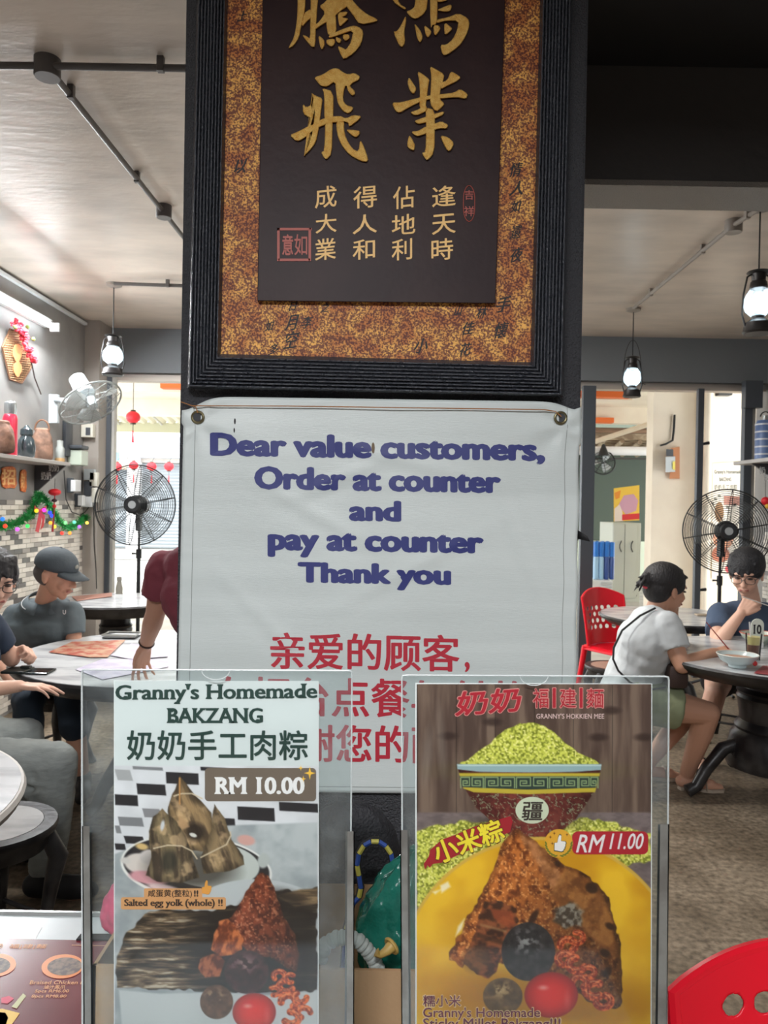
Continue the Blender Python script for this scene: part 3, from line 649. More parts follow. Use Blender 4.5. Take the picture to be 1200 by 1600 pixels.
# rattan hexagon
t = thing('rattan_hexagon', 'woven rattan hexagon with two orange fans on the left wall', 'ornament', PL(30, 600, .01))
hx = [(15.6, 514), (3.5, 542), (15, 592.6), (34, 599), (50, 572), (40, 522)]
MB().tube([PL(x, y, .015) for x, y in hx], .006, 6, closed=True).build('rim', mat('rattan_rim', (120, 84, 60), .7), t)
m = MB(); m2 = MB()
def clip_hex(a, b):
    """part of segment a-b inside the hexagon"""
    ts = []
    for p, q in zip(hx, hx[1:]+hx[:1]):
        r = (b[0]-a[0], b[1]-a[1]); s = (q[0]-p[0], q[1]-p[1]); den = r[0]*s[1]-r[1]*s[0]
        if abs(den) < 1e-9: continue
        tt = ((p[0]-a[0])*s[1]-(p[1]-a[1])*s[0])/den; uu = ((p[0]-a[0])*r[1]-(p[1]-a[1])*r[0])/den
        if 0 <= uu <= 1 and 0 <= tt <= 1: ts.append(tt)
    return (min(ts), max(ts)) if len(ts) >= 2 else None
for i in range(30):
    for a, b in (((0, 505+i*3.6), (60, 512+i*3.6)), ((-8+i*2.6, 500), (8+i*2.6, 606))):
        c = clip_hex(a, b)
        if c: m.tube([PL(a[0]+(b[0]-a[0])*q, a[1]+(b[1]-a[1])*q, .013) for q in c], .0045, 4, flat=.5)
wv = m.build('weave', mat('rattan', (196, 160, 122), .8), t); wv['kind'] = 'stuff'
MB().prism([PL(x, y, .002) for x, y in hx], (.006, 0, 0)).build('backing', mat('rattan_backing', (120, 96, 80), .8), t)
M_fan = mat('orange_paper', (230, 150, 96), .7)
for cx, cy, rx, ry in ((26.5, 552, 7, 14.5), (27, 577, 6.5, 12)):
    P_ = [PL(cx+rx*math.cos(a)*(1 if math.sin(a)*1 < .5 else .75), cy+ry*math.sin(a), .02) for a in [2*math.pi*i/20 for i in range(20)]]
    MB().prism(P_, (.004, 0, 0)).build('paper_fan', M_fan, t)
# red blossom branch
t = thing('blossom_spray', 'artificial red blossom spray hung over the rattan hexagon', 'flowers', PL(48, 572, .03)); rng = random.Random(5)
P_ = [(20, 504), (32, 520), (40, 540), (46, 556), (50, 570), (54, 590), (64, 616)]
MB().tube([PL(x, y, .05 if i < 5 else .02) for i, (x, y) in enumerate(P_)], .005, 6).build('stem', mat('twig', (70, 52, 48), .8), t)
M_bl = mat('red_blossom', (206, 52, 72), .7); M_lf = mat('small_green_leaf', (120, 150, 70), .7)
for i in range(34):
    q = rng.random()*3.6; k = int(q); f = q-k; x = P_[k][0]+(P_[k+1][0]-P_[k][0])*f+rng.uniform(-3, 6); y = P_[k][1]+(P_[k+1][1]-P_[k][1])*f+rng.uniform(-6, 4)
    c = PL(x, y, rng.uniform(.04, .09)); r = rng.uniform(.013, .022); mm = MB()
    for a in range(5):
        an = a*1.257+rng.random(); d = Vector((rng.uniform(.2, .7), math.cos(an), math.sin(an))).normalized(); mm.ell(c+d*r*.8, (r*.7, r*.7, r*.5), nu=6, nv=4)
    mm.build('blossom', M_bl, t)
for x, y in ((43, 511), (24, 511), (52, 530)): MB().ell(PL(x, y, .07), (.012, .02, .014), nu=8, nv=6).build('leaf', M_lf, t)
# wall fan
c0 = PL(82, 640, 0); t = thing('wall_fan', 'grey wall fan tilted down beside the left lantern', 'fan', PL(84, 662, .03)); M_gp = mat('grey_plastic', (196, 204, 208), .4)
MB().box(PL(79, 662, 0), PL(90, 616, .07), bev=.006).build('wall_bracket', M_gp, t)
fc = W(142, 630, 5.75); ax = Vector((.55, -.30, -.78)).normalized()
mo = fc-ax*.13
MB().capsule(PL(88, 625, .06), W(108, 627, 5.72), .022, .02, 10).build('arm', M_gp, t, True)
MB().cone(mo-ax*.12, mo+ax*.04, .062, .07, 20).build('motor', M_gp, t, True)
MB().capsule(W(108, 627, 5.72), mo, .02, .025, 10).build('neck', M_gp, t, True)
M_gd = mat('fan_guard_wire', (150, 154, 152), .4, metal=.4)
def guard(c, ax, Rr, dep, wr, rings, spokes, m, parent, rim=.005):
    x, y, d = frame(ax); c = Vector(c)
    MB().torus(c, ax, Rr, rim, 48, 8).build('rim', m, parent, True)
    g = MB()
    for sgn in (1, -1):
        for i in range(1, rings): rr = Rr*i/rings; hh = dep*math.sqrt(max(0, 1-(rr/Rr)**2))*sgn; g.torus(c+d*hh, ax, rr, wr, 40, 4)
    gg = g.build('guard_wires', m, parent); gg['kind'] = 'stuff'
    for sgn in (1, -1):
        for k in range(spokes):
            a = 2*math.pi*k/spokes+.2; u = x*math.cos(a)+y*math.sin(a)
            MB().tube([c+u*(Rr*q)+d*(dep*sgn*math.sqrt(1-q*q)) for q in (.08, .3, .5, .7, .85, .95, 1.)], wr*1.6, 5).build('spoke', m, parent)
def blades(c, ax, Rr, n, m, parent):
    x, y, d = frame(ax)
    for k in range(n):
        V = []; 
        for i in range(7):
            q = .16+.74*i/6; 
            for j in range(5):
                an = 2*math.pi*k/n+(j/4-.5)*(1.25-.45*q); V.append(Vector(c)+(x*math.cos(an)+y*math.sin(an))*(Rr*q)+d*((j/4-.5)*.06))
        F = [(i*5+j, i*5+j+1, i*5+j+6, i*5+j+5) for i in range(6) for j in range(4)]
        o = make('blade', V, F, m, parent, 'all'); o.modifiers.new('s', 'SOLIDIFY').thickness = .002
guard(fc, ax, .235, .055, .0016, 9, 10, M_gd, t, .007); blades(fc, ax, .235, 3, mat('clear_grey_blade', (190, 196, 196), .3), t)
MB().cone(fc-ax*.03, fc+ax*.035, .05, .04, 20).build('hub', M_gp, t, True)
# shelf with its end bracket
t = thing('wall_shelf', 'dark grey wall shelf of jars and bags under the rattan hexagon', 'shelf', (-2.5, 4.7, 1.60))
MB().box((-2.598, 3.4, 1.755), (-2.355, 5.76, 1.78), bev=.002).build('board', mat('shelf_edge', (176, 172, 168), .5), t)
br = MB().prism([(-2.598, 5.70, 1.755), (-2.37, 5.70, 1.755), (-2.598, 5.70, 1.545)], (0, .02, 0)).build('bracket', mat('charcoal_board', (70, 70, 74), .6), t)
def Pq(px, py, l=0.): return W(px, py, 5.697-l)
for b in ((76, 724, 92, 737), (64, 737, 80, 750)): text_fit('奶奶'[0]+'奶', b, Pq, bold=.02).build('lettering', M_white, br)
# ---- things on the shelf
SZ = 1.78
def onshelf(px, dx=-2.47): return Vector((dx, -dx*1200/(600-px), SZ))
c = onshelf(14, -2.44); t = thing('thermos_flask', 'red vacuum flask with steel cap on the left wall shelf', 'flask', c)
MB().lathe([(.043, 0), (.045, .01), (.045, .24), (.04, .262), (.034, .272), (0, .272)], c, 28).build('body', mat('red_enamel', (214, 44, 72), .3), t, True)
MB().lathe([(.035, .27), (.036, .285), (.038, .29), (.037, .345), (.03, .352), (0, .352)], c, 28).build('cap', mat('brushed_steel', (190, 196, 198), .25, metal=.8), t, True)
def sack(c, w, h, lab, col, handle=True, seed=1):
    t = thing('cloth_sack', lab, 'bag', c); m = MB(); n = 22; rng = random.Random(seed); V = []; prof = [(.82, 0), (.98, .12), (1, .35), (.96, .6), (.8, .8), (.62, .9), (.66, 1.), (.3, 1.02)]
    for r, z in prof:
        for i in range(n): a = 2*math.pi*i/n; q = r*(1+.07*math.sin(5*a+z*6)+.05*rng.uniform(-1, 1)); V.append(c+Vector((math.cos(a)*q*w*.5, math.sin(a)*q*w*.45, z*h)))
    F = [(k*n+i, k*n+(i+1) % n, (k+1)*n+(i+1) % n, (k+1)*n+i) for k in range(len(prof)-1) for i in range(n)]+[tuple(range((len(prof)-1)*n, len(prof)*n)), tuple(reversed(range(n)))]
    o = make('body', V, F, mat('sackcloth_%d' % seed, col, .85, col2=tuple(int(x*.75) for x in col), nscale=18, bump=.4, bscale=60), t, 'all'); o.modifiers.new('s', 'SUBSURF').levels = 1
    if handle: MB().tube([c+Vector((w*.33*math.cos(a), 0, h*.95+h*.32*math.sin(a))) for a in [math.pi*i/12 for i in range(13)]], .006, 6).build('handle', mat('sack_handle', (120, 84, 62), .7), t)
sack(onshelf(-3, -2.42), .19, .21, 'brown wrinkled sack in front of the red flask on the shelf', (146, 110, 92), False, 1)
sack(onshelf(64, -2.49), .16, .235, 'brown cloth sack with loop handle on the shelf', (142, 108, 90), True, 2)
c = onshelf(40, -2.47); t = thing('dark_jar', 'dark glazed jar between the flask and the brown sack', 'jar', c)
MB().lathe([(.04, 0), (.055, .02), (.06, .08), (.05, .13), (.035, .155), (.042, .165), (.04, .2), (.02, .215), (.01, .23), (0, .23)], c, 28).build('body', mat('dark_glaze', (52, 62, 66), .2), t, True)
MB().tube([c+Vector((0.0, -.05-.03*math.sin(a), .09+.04*math.cos(a))) for a in [math.pi*i/10 for i in range(11)]], .006, 6).build('handle', mat('dark_glaze', (52, 62, 66), .2), t)
c = Vector((-2.415, 5.71, SZ)); t = thing('glass_jar', 'small glass jar with cork base at the shelf end', 'jar', c)
MB().lathe([(.03, 0), (.036, .01), (.034, .03), (0, .03)], c, 20).build('base', mat('cork', (176, 140, 92), .7), t, True)
MB().lathe([(.03, .03), (.032, .1), (.022, .12), (.022, .16), (0, .165)], c, 20).build('body', mat('grey_glass', (150, 154, 150), .15), t, True)
# gold lucky characters on the wall
M_lucky = mat('orange_glitter_card', (232, 138, 66), .5, col2=(200, 92, 48), nscale=60, bump=.4, bscale=90)
for x0, y0, x1, y1, lab in ((0, 727, 26, 765, 'wide orange lucky-character cut-out on the wall under the shelf'), (30, 733, 41, 770, 'narrow orange lucky-character cut-out beside the wide one')):
    rng = random.Random(x0+1); t = thing('lucky_cutout', lab, 'ornament', PL((x0+x1)/2, y1, .01), 'lucky cut-outs')
    n = 18; P_ = [PL((x0+x1)/2+(x1-x0)/2*math.copysign(abs(math.cos(a))**.5, math.cos(a))*rng.uniform(.8, 1), (y0+y1)/2+(y1-y0)/2*math.copysign(abs(math.sin(a))**.5, math.sin(a))*rng.uniform(.85, 1), .004) for a in [2*math.pi*i/n for i in range(n)]]
    MB().prism(P_, (.008, 0, 0)).build('card', M_lucky, t)
    text_fit('招' if x0 == 0 else '財', (x0+3, y0+6, x1-2, y1-7), PL, bold=.02, lift=.0128).build('lettering', mat('pale_gold_card', (250, 196, 128), .5), t)
# ---- garland
t = thing('tinsel_garland', 'green tinsel garland with coloured baubles swagged across the tiled wall', 'garland', PL(70, 830, .04))
gp = [(-12, 818), (0, 821), (18, 820), (38, 812), (50, 800), (56, 783), (60, 773), (67, 778), (74, 786), (84, 800), (92, 815), (105, 825), (120, 820), (130, 811), (134, 808)]
def gpt(q):
    k = min(int(q), len(gp)-2); f = q-k; return gp[k][0]+(gp[k+1][0]-gp[k][0])*f, gp[k][1]+(gp[k+1][1]-gp[k][1])*f
def PG(px, py, l):
    return PL(px, py, l) if px < 128 else W(px, py, 6.62-l)
V = []; F = []; rng = random.Random(9); NT = 3400
for i in range(NT):
    x, y = gpt(rng.random()*(len(gp)-1.001)); c = PG(x, y, .06); d = Vector((rng.gauss(0, 1), rng.gauss(0, 1), rng.gauss(0, 1))).normalized(); s = d.orthogonal().normalized()*.003; L_ = rng.uniform(.02, .048)
    n = len(V); V += [c-s+d*.006, c+s+d*.006, c+s*.5+d*L_, c-s*.5+d*L_]; F.append((n, n+1, n+2, n+3))
o = make('tinsel', V, F, mat('green_tinsel', (38, 150, 72), .35, metal=.3), t); o['kind'] = 'stuff'
MB().tube([PG(x, y, .06) for x, y in gp], .009, 6).build('cord', mat('garland_core', (30, 90, 50), .6), t)
for i, (x, y, cc) in enumerate([(4, 811, (40, 110, 220)), (8, 822, (236, 60, 40)), (27, 827, (200, 90, 230)), (43, 822, (60, 210, 90)), (57, 798, (250, 200, 40)), (69, 797, (220, 60, 240)), (78, 801, (40, 60, 230)), (81, 806, (40, 70, 230)), (79, 817, (250, 160, 50)), (85, 823, (250, 220, 60)), (97, 833, (236, 60, 50)), (109, 833, (250, 140, 50)), (102, 817, (120, 220, 130)), (124, 823, (160, 100, 220)), (136, 817, (250, 220, 90)), (116, 816, (90, 200, 160))]):
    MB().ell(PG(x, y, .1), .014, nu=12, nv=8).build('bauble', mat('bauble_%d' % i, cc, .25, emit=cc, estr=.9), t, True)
# red bow streamers
t = thing('red_streamer', 'translucent red ribbon bow with tails on the tiled wall', 'ribbon', PL(62, 835, .02))
for P_ in ([(62, 796), (54, 790), (53, 800), (62, 800)], [(62, 796), (72, 790), (72, 801), (62, 800)], [(61, 799), (58, 815), (55, 830), (60, 832), (64, 815), (65, 800)], [(63, 799), (66, 812), (63, 828), (68, 822), (70, 806)]):
    o = MB().prism([PL(x, y, .075) for x, y in P_], (.003, 0, 0)).build('ribbon', mat('red_ribbon', (214, 70, 80), .5), t)
# hanging red ornament
t = thing('hanging_ornament', 'small red lantern ornament with long tassel hung from the shelf bracket', 'ornament', PL(84, 832, .1))
q = lambda x, y: PL(x, y, .16)
MB().ell(q(85.5, 769), (.045, .045, .026)).build('shade', M_red, t, True)
MB().tube([q(86, 748), q(85.5, 764)], .002, 5).build('cord', M_blk, t); MB().ell(q(85, 791), (.014, .014, .014)).build('bead', M_red, t, True)
MB().tube([q(85.5, 774), q(84.5, 800), q(82, 831)], [.004, .004, .008], 6).build('tassel', mat('dark_red_tassel', (170, 34, 48), .7), t)
MB().ell(q(85, 782), (.02, .02, .013)).build('knot', mat('dark_tassel_cap', (60, 40, 44), .6), t, True)
# notices on the tiles
def notice(x0, y0, x1, y1, lab, rows):
    t = thing('wall_notice', lab, 'notice', PL((x0+x1)/2, y1, .008)); P_ = [PL(x0, y0, .0085), PL(x1, y0+1, .0085), PL(x1, y1, .0085), PL(x0, y1, .0085)]
    MB().prism(P_, (.001, 0, 0)).build('paper', mat('notice_paper', (232, 228, 220), .7), t)
    for k in range(rows):
        yy = y0+4+(y1-y0-6)*k/rows; text_fit(['SELF', 'SERVICE', 'NO', 'PORK'][k % 4], (x0+2, yy, x1-2, yy+4), PL, lift=.0101).build('lettering', mat('notice_ink', (170, 160, 156), .8), t)
# electrics by the corner pier
def wallbox(px0, py0, px1, py1, l, m, name, lab, cat, f=PL):
    a, b = f(px0, py1, 0.001), f(px1, py0, l); o = MB().box(a, b, bev=.003); return one(name, o, m, lab, cat)
M_dp = mat('dark_grey_plastic', (70, 74, 80), .5)
def PR(px, py, l=0.): return W(px, py, 6.62-l)
wallbox(97, 660, 114, 712, .03, M_dp, 'meter_board', 'dark grey board on the wall behind the fan', 'board')
t = thing('paper_dispenser', 'dark and cream dispenser on the corner pier under the fan', 'dispenser', PR(140, 686, .06)); MB().box(PR(131, 684, .001), PR(145, 662, .07), bev=.006).build('body', mat('cream_plastic', (222, 218, 204), .5), t); MB().box(PR(134, 680, .07), PR(141, 668, .074)).build('window', M_dp, t)
t = thing('cup_dispenser', 'pale green dispenser with black lid left of the pier', 'dispenser', PL(124, 730, .05))
MB().box(PL(116, 728, .002), PL(127.5, 703, .12), bev=.01).build('body', mat('pale_green_plastic', (196, 206, 190), .4), t); MB().box(PL(115.5, 703, .002), PL(127.7, 695, .13), bev=.01).build('lid', M_dp, t)
for i, (x0, y0, x1, y1) in enumerate(((104, 747, 116, 770), (116, 771, 127, 792))):
    t = thing('socket_box', ['black socket box with white plugs, upper of two', 'black socket box with grey plug, lower of two'][i], 'socket', PL((x0+x1)/2, y1, .03), 'socket boxes by the pier')
    MB().box(PL(x0, y1, .002), PL(x1, y0, .05), bev=.004).build('housing', M_dp, t)
    for k in range(2 if i == 0 else 1): MB().box(PL(x1-1+k*4, y1-2, .05), PL(x1+2+k*4, y0+3, .09), bev=.004).build('plug', M_white, t)
for i, (x0, y0, x1, y1, mm, lab) in enumerate(((134, 733, 147, 750, M_gp, 'grey hook box on the pier, uppermost'), (134, 752, 144, 775, M_dp, 'dark box on the pier above the lower white plug'), (130, 776, 144, 792, M_white, 'white adaptor on the pier at the tile line'), (147, 738, 156, 760, mat('cream_plastic', (222, 218, 204), .5), 'cream switch box beside the shopfront post, upper'), (148, 762, 156, 785, mat('cream_plastic', (222, 218, 204), .5), 'cream switch box beside the shopfront post, lower'))):
    if x1 > 152: x0, x1 = x0-4, x1-4
    wallbox(x0, y0, x1, y1, .05, mm, 'switch_box', lab, 'switch', PR)
cab = one('cable', MB().tube([PL(100, 735, .02), PL(103, 780, .02), PL(112, 800, .03), PL(125, 805, .03), PR(133, 800, .03), PR(142, 788, .03)], .004, 6), M_blk, 'black cable sagging from the sockets to the white adaptor', 'cable')
cab = one('cable', MB().tube([PR(146, 790, .03), PR(147, 850, .02), PR(150, 890, .02), PR(151, 920, .02)], .004, 6), M_blk, 'thin black cable hanging down the corner pier', 'cable')
# ================================================================= FOREGROUND: printed posters in clear holders
# a small software painter fills a fine grid of printed colour (the photographs printed on the posters)
def vnoise(X, Y, s, seed):
    rs = np.random.RandomState(seed); g = rs.rand(64, 64); x = X/s; y = Y/s; xi = np.floor(x).astype(int); yi = np.floor(y).astype(int); fx = x-xi; fy = y-yi
    fx = fx*fx*(3-2*fx); fy = fy*fy*(3-2*fy); a = g[yi % 64, xi % 64]; b = g[yi % 64, (xi+1) % 64]; c = g[(yi+1) % 64, xi % 64]; d = g[(yi+1) % 64, (xi+1) % 64]
    return (a*(1-fx)+b*fx)*(1-fy)+(c*(1-fx)+d*fx)*fy
def fbm(X, Y, s, seed, o=4):
    t = 0; w = .5
    for k in range(o): t = t+w*vnoise(X, Y, s/2**k, seed+k*7); w *= .5
    return t/(1-.5**o)
class Paint:
    def __init__(s, x0, y0, x1, y1, st, base):
        s.x = np.arange(x0, x1+st*.5, st); s.y = np.arange(y0, y1+st*.5, st); s.X, s.Y = np.meshgrid(s.x, s.y); s.C = np.empty(s.X.shape+(3,)); s.C[:] = base
    def poly(s, P, soft=1.2, wob=0., seed=1):
        X, Y = s.X, s.Y
        if wob: X = X+wob*(vnoise(s.X, s.Y, 9, seed)-.5)*2; Y = Y+wob*(vnoise(s.X, s.Y, 9, seed+1)-.5)*2
        ins = np.zeros(X.shape, bool); D = np.full(X.shape, 1e9)
        for (ax, ay), (bx, by) in zip(P, P[1:]+P[:1]):
            if ay != by:
                c = ((ay > Y) != (by > Y)) & (X < (bx-ax)*(Y-ay)/(by-ay)+ax); ins ^= c
            dx, dy = bx-ax, by-ay; t = np.clip(((X-ax)*dx+(Y-ay)*dy)/(dx*dx+dy*dy+1e-9), 0, 1); D = np.minimum(D, (X-ax-t*dx)**2+(Y-ay-t*dy)**2)
        D = np.sqrt(D)*np.where(ins, 1, -1); s.D = D; return np.clip(D/soft+.5, 0, 1)
    def ellm(s, cx, cy, rx, ry, ang=0., soft=1.2):
        a = math.radians(ang); x = (s.X-cx)*math.cos(a)+(s.Y-cy)*math.sin(a); y = -(s.X-cx)*math.sin(a)+(s.Y-cy)*math.cos(a); r = np.sqrt((x/rx)**2+(y/ry)**2); s.r = r
        return np.clip((1-r)*min(rx, ry)/soft+.5, 0, 1)
    def line(s, P, w, soft=1.): 
        D = np.full(s.X.shape, 1e9)
        for (ax, ay), (bx, by) in zip(P[:-1], P[1:]):
            dx, dy = bx-ax, by-ay; t = np.clip(((s.X-ax)*dx+(s.Y-ay)*dy)/(dx*dx+dy*dy+1e-9), 0, 1); D = np.minimum(D, (s.X-ax-t*dx)**2+(s.Y-ay-t*dy)**2)
        return np.clip((w/2-np.sqrt(D))/soft+.5, 0, 1)
    def put(s, m, col, a=1.):
        col = np.asarray(col, float)
        if col.ndim == 1: col = col[None, None, :]
        m = (m*a)[..., None]; s.C = s.C*(1-m)+col*m
    def mixn(s, c1, c2, n, lo=.35, hi=.65):
        t = np.clip((n-lo)/(hi-lo), 0, 1)[..., None]; return np.array(c1)[None, None, :]*(1-t)+np.array(c2)[None, None, :]*t
    def mesh(s, name, fn, parent, m):
        h, w = s.X.shape; V = np.array([fn(0, 0, 0)]*3)  # plane basis from three probes
        o = np.array(fn(s.x[0], s.y[0])); ux = (np.array(fn(s.x[0]+100, s.y[0]))-o)/100; uy = (np.array(fn(s.x[0], s.y[0]+100))-o)/100
        co = o[None, None, :]+ux[None, None, :]*(s.X-s.x[0])[..., None]+uy[None, None, :]*(s.Y-s.y[0])[..., None]
        off = wloc(parent); co = co.reshape(-1, 3)-np.array(off)[None, :]
        idx = np.arange(h*w).reshape(h, w); q = np.stack([idx[:-1, :-1], idx[1:, :-1], idx[1:, 1:], idx[:-1, 1:]], -1).reshape(-1, 4)
        me = bpy.data.meshes.new(name); me.vertices.add(h*w); me.vertices.foreach_set('co', co.astype(np.float32).ravel())
        me.loops.add(q.size); me.loops.foreach_set('vertex_index', q.ravel().astype(np.int32)); me.polygons.add(len(q)); me.polygons.foreach_set('loop_start', (np.arange(len(q))*4).astype(np.int32)); me.polygons.foreach_set('loop_total', np.full(len(q), 4, np.int32)); me.update(calc_edges=True); me.validate()
        c = np.clip(s.C/255., 0, 1); c = np.where(c <= .04045, c/12.92, ((c+.055)/1.055)**2.4); rgba = np.ones((h*w, 4), np.float32); rgba[:, :3] = c.reshape(-1, 3)
        at = me.color_attributes.new('Col', 'FLOAT_COLOR', 'POINT'); at.data.foreach_set('color', rgba.ravel())
        ob = bpy.data.objects.new(name, me); COL.objects.link(ob); me.materials.append(m); ob.parent = parent; return ob
M_print = mat('poster_print', (200, 200, 200), .35, attr='Col')
FY = .75
def Pf(px, py, l=0.): return W(px, py, FY-l)
def sticky_rice(p, P, dark, mid, light, seed, cx, cy, wob=2.):
    m = p.poly(P, 1.5, wob, seed); D = p.D; n = fbm(p.X*1.3, p.Y, 9, seed, 4); g = fbm(p.X, p.Y, 3.2, seed+3, 2)
    c = p.mixn(dark, mid, n, .3, .6); t = np.clip((g-.6)/.25, 0, .7)[..., None]; c = c*(1-t)+np.array(light)[None, None, :]*t
    edge = np.clip(.72+D/40, .72, 1)[..., None]; sh = (1-.35*np.clip(((p.X-cx)/120.)+((p.Y-cy)/260.), -.4, 1))[..., None]; p.put(m, np.clip(c*edge*sh*1.18, 0, 255)); return m
def mushroom(p, cx, cy, rx, ry, seed, col=(34, 28, 30), hi=(140, 130, 132), ang=0):
    m = p.ellm(cx, cy, rx, ry, ang); n = fbm(p.X, p.Y, 8, seed, 4); l = np.clip(1-np.sqrt(((p.X-cx+rx*.1)/(rx*.75))**2+((p.Y-cy+ry*.35)/(ry*.55))**2), 0, 1)
    c = np.array(col)[None, None, :]*(.55+n[..., None]*.9); t = (np.clip((n-.52)/.12, 0, 1)*l)[..., None]; p.put(m, c*(1-t)+np.array(hi)[None, None, :]*t)
def shrimps(p, lst, seed):
    for i, (cx, cy, r, a0) in enumerate(lst):
        P = [(cx+r*math.cos(a0+q), cy+r*.8*math.sin(a0+q)) for q in np.linspace(0, 4.2, 10)]
        m = p.line(P, r*.95, 1.5); n = fbm(p.X, p.Y, 4, seed+i, 3); p.put(m, p.mixn((128, 40, 22), (232, 116, 62), n, .35, .65)); p.put(p.line([(x-.8, y-r*.18) for x, y in P], r*.16, 1.2), (246, 176, 120), .6)
        p.put(p.line(P[::3], 1.4), (110, 36, 22), .5)
def tomato(p, cx, cy, rx, ry):
    m = p.ellm(cx, cy, rx, ry); r = p.r[..., None]; c = np.array((222, 44, 38))[None, None, :]*(1.02-.38*r**3); p.put(m, c)
    p.put(p.ellm(cx-rx*.3, cy-ry*.32, rx*.17, ry*.1, 0, 5), (250, 190, 180), .75); p.put(p.ellm(cx+rx*.6, cy+ry*.2, rx*.1, ry*.34, 0, 7), (240, 120, 104), .5)
# ---------- poster 1
p = Paint(179, 1064, 497.5, 1668, 1.15, (206, 214, 212))
X, Y = p.X, p.Y; top = 1196
m = np.clip((Y-top)/1.2, 0, 1); p.put(m, p.mixn((202, 204, 206), (218, 220, 222), fbm(X, Y, 40, 4), .3, .7))
def tileq(u0, v0, wd, hh, sk, col):
    P = [(u0, v0), (u0+wd, v0+wd*.05), (u0+wd+sk, v0+hh+wd*.05), (u0+sk, v0+hh)]; p.put(p.poly(P, 1.2), col)
dk, gy = (40, 40, 44), (122, 124, 126)
for u, v, w_, h_, s_, c in ((207, 1197, 47, 5, 1, gy), (313, 1198, 60, 6, 1, dk), (259, 1206, 51, 18, 1, dk), (213, 1224, 45, 17, 2, dk), (179, 1241, 36, 17, 1, dk), (179, 1202, 24, 17, 5, (160, 162, 162)), (371, 1260, 58, 21, 1, dk), (436, 1253, 61, 14, 1, dk), (222, 1263, 27, 14, 4, (132, 132, 134)), (184, 1276, 38, 14, 3, gy), (179, 1290, 8, 12, 3, gy), (193, 1306, 30, 12, 4, dk), (179, 1318, 16, 10, 2, dk), (340, 1278, 27, 13, 1, dk)): tileq(u, v, w_, h_, s_, c)
m = p.poly([(356, 1290), (497, 1285), (497, 1700), (179, 1700), (179, 1335), (196, 1328)], 3); p.put(m, p.mixn((150, 158, 160), (182, 188, 188), fbm(X, Y, 30, 8), .3, .7))
# flowered plate
m = p.ellm(307, 1357, 119, 52, 6); p.put(m, (226, 226, 220)); m = p.ellm(307, 1356, 115, 48, 6); p.put(m, (38, 38, 42))
for cx, cy, rx, ry, c in ((220, 1350, 26, 16, (208, 200, 192)), (232, 1372, 30, 10, (206, 150, 156)), (385, 1313, 14, 8, (206, 160, 150)), (412, 1345, 9, 12, (176, 182, 178)), (222, 1323, 10, 5, (210, 180, 120)), (236, 1340, 18, 12, (196, 190, 186)), (255, 1388, 26, 6, (214, 190, 190)), (196, 1345, 8, 5, (200, 196, 190))): p.put(p.ellm(cx, cy, rx, ry, 10, 3), c)
p.put(p.ellm(330, 1352, 76, 36, 4), (190, 196, 190)); p.put(p.ellm(300, 1358, 66, 30, 4, 20), (60, 56, 50), .8)
leafc = [((118, 98, 70), (70, 58, 44)), ((108, 92, 68), (58, 48, 38)), ((98, 86, 64), (52, 44, 36))]
def dumpling(P, k, seed, ax):
    m = p.poly(P, 1.5, 1., seed); D = p.D.copy(); a, b = leafc[k]; st = fbm((X*math.cos(ax)+Y*math.sin(ax))*.35, (-X*math.sin(ax)+Y*math.cos(ax))*1.9, 12, seed, 4); n2 = fbm(X, Y, 16, seed+5)
    c = p.mixn(b, a, st, .35, .62); t = np.clip((n2-.56)/.14, 0, 1)[..., None]; c = c*(1-t*.5)+np.array((176, 150, 114))[None, None, :]*t*.5; c = c*np.clip(.8+D/30, .7, 1.2)[..., None]*1.12; p.put(m, c)
dumpling([(282, 1212), (296, 1232), (330, 1270), (336, 1300), (318, 1330), (290, 1330), (268, 1300), (262, 1262), (272, 1236)], 0, 21, 1.2)
dumpling([(335, 1256), (352, 1280), (362, 1312), (380, 1338), (382, 1352), (360, 1362), (318, 1366), (314, 1340), (330, 1298)], 1, 31, 1.2)
dumpling([(254, 1264), (276, 1284), (292, 1310), (306, 1352), (312, 1372), (284, 1380), (246, 1378), (228, 1368), (236, 1340), (232, 1300), (240, 1276)], 2, 41, 1.5)
p.put(p.ellm(305, 1300, 16, 14, 20, 9), (34, 28, 26), .85); p.put(p.ellm(302, 1305, 6, 3, 20), (216, 216, 208)); p.put(p.ellm(254, 1290, 3, 8, 10, 2), (205, 210, 212)); p.put(p.poly([(280, 1276), (292, 1284), (296, 1292), (286, 1296), (278, 1290)], 3), (186, 150, 110), .8); p.put(p.ellm(264, 1345, 12, 17, 0, 8), (40, 42, 38), .7)
for P in ([(272, 1244), (284, 1240), (300, 1240), (316, 1248)], [(240, 1326), (262, 1321), (284, 1322), (300, 1330), (308, 1342)], [(314, 1340), (334, 1330), (354, 1320), (361, 1306), (360, 1300)]): p.put(p.line(P, 2), (206, 190, 160))
p.put(p.line([(281, 1216), (281, 1256)], 2.4), (190, 140, 84))
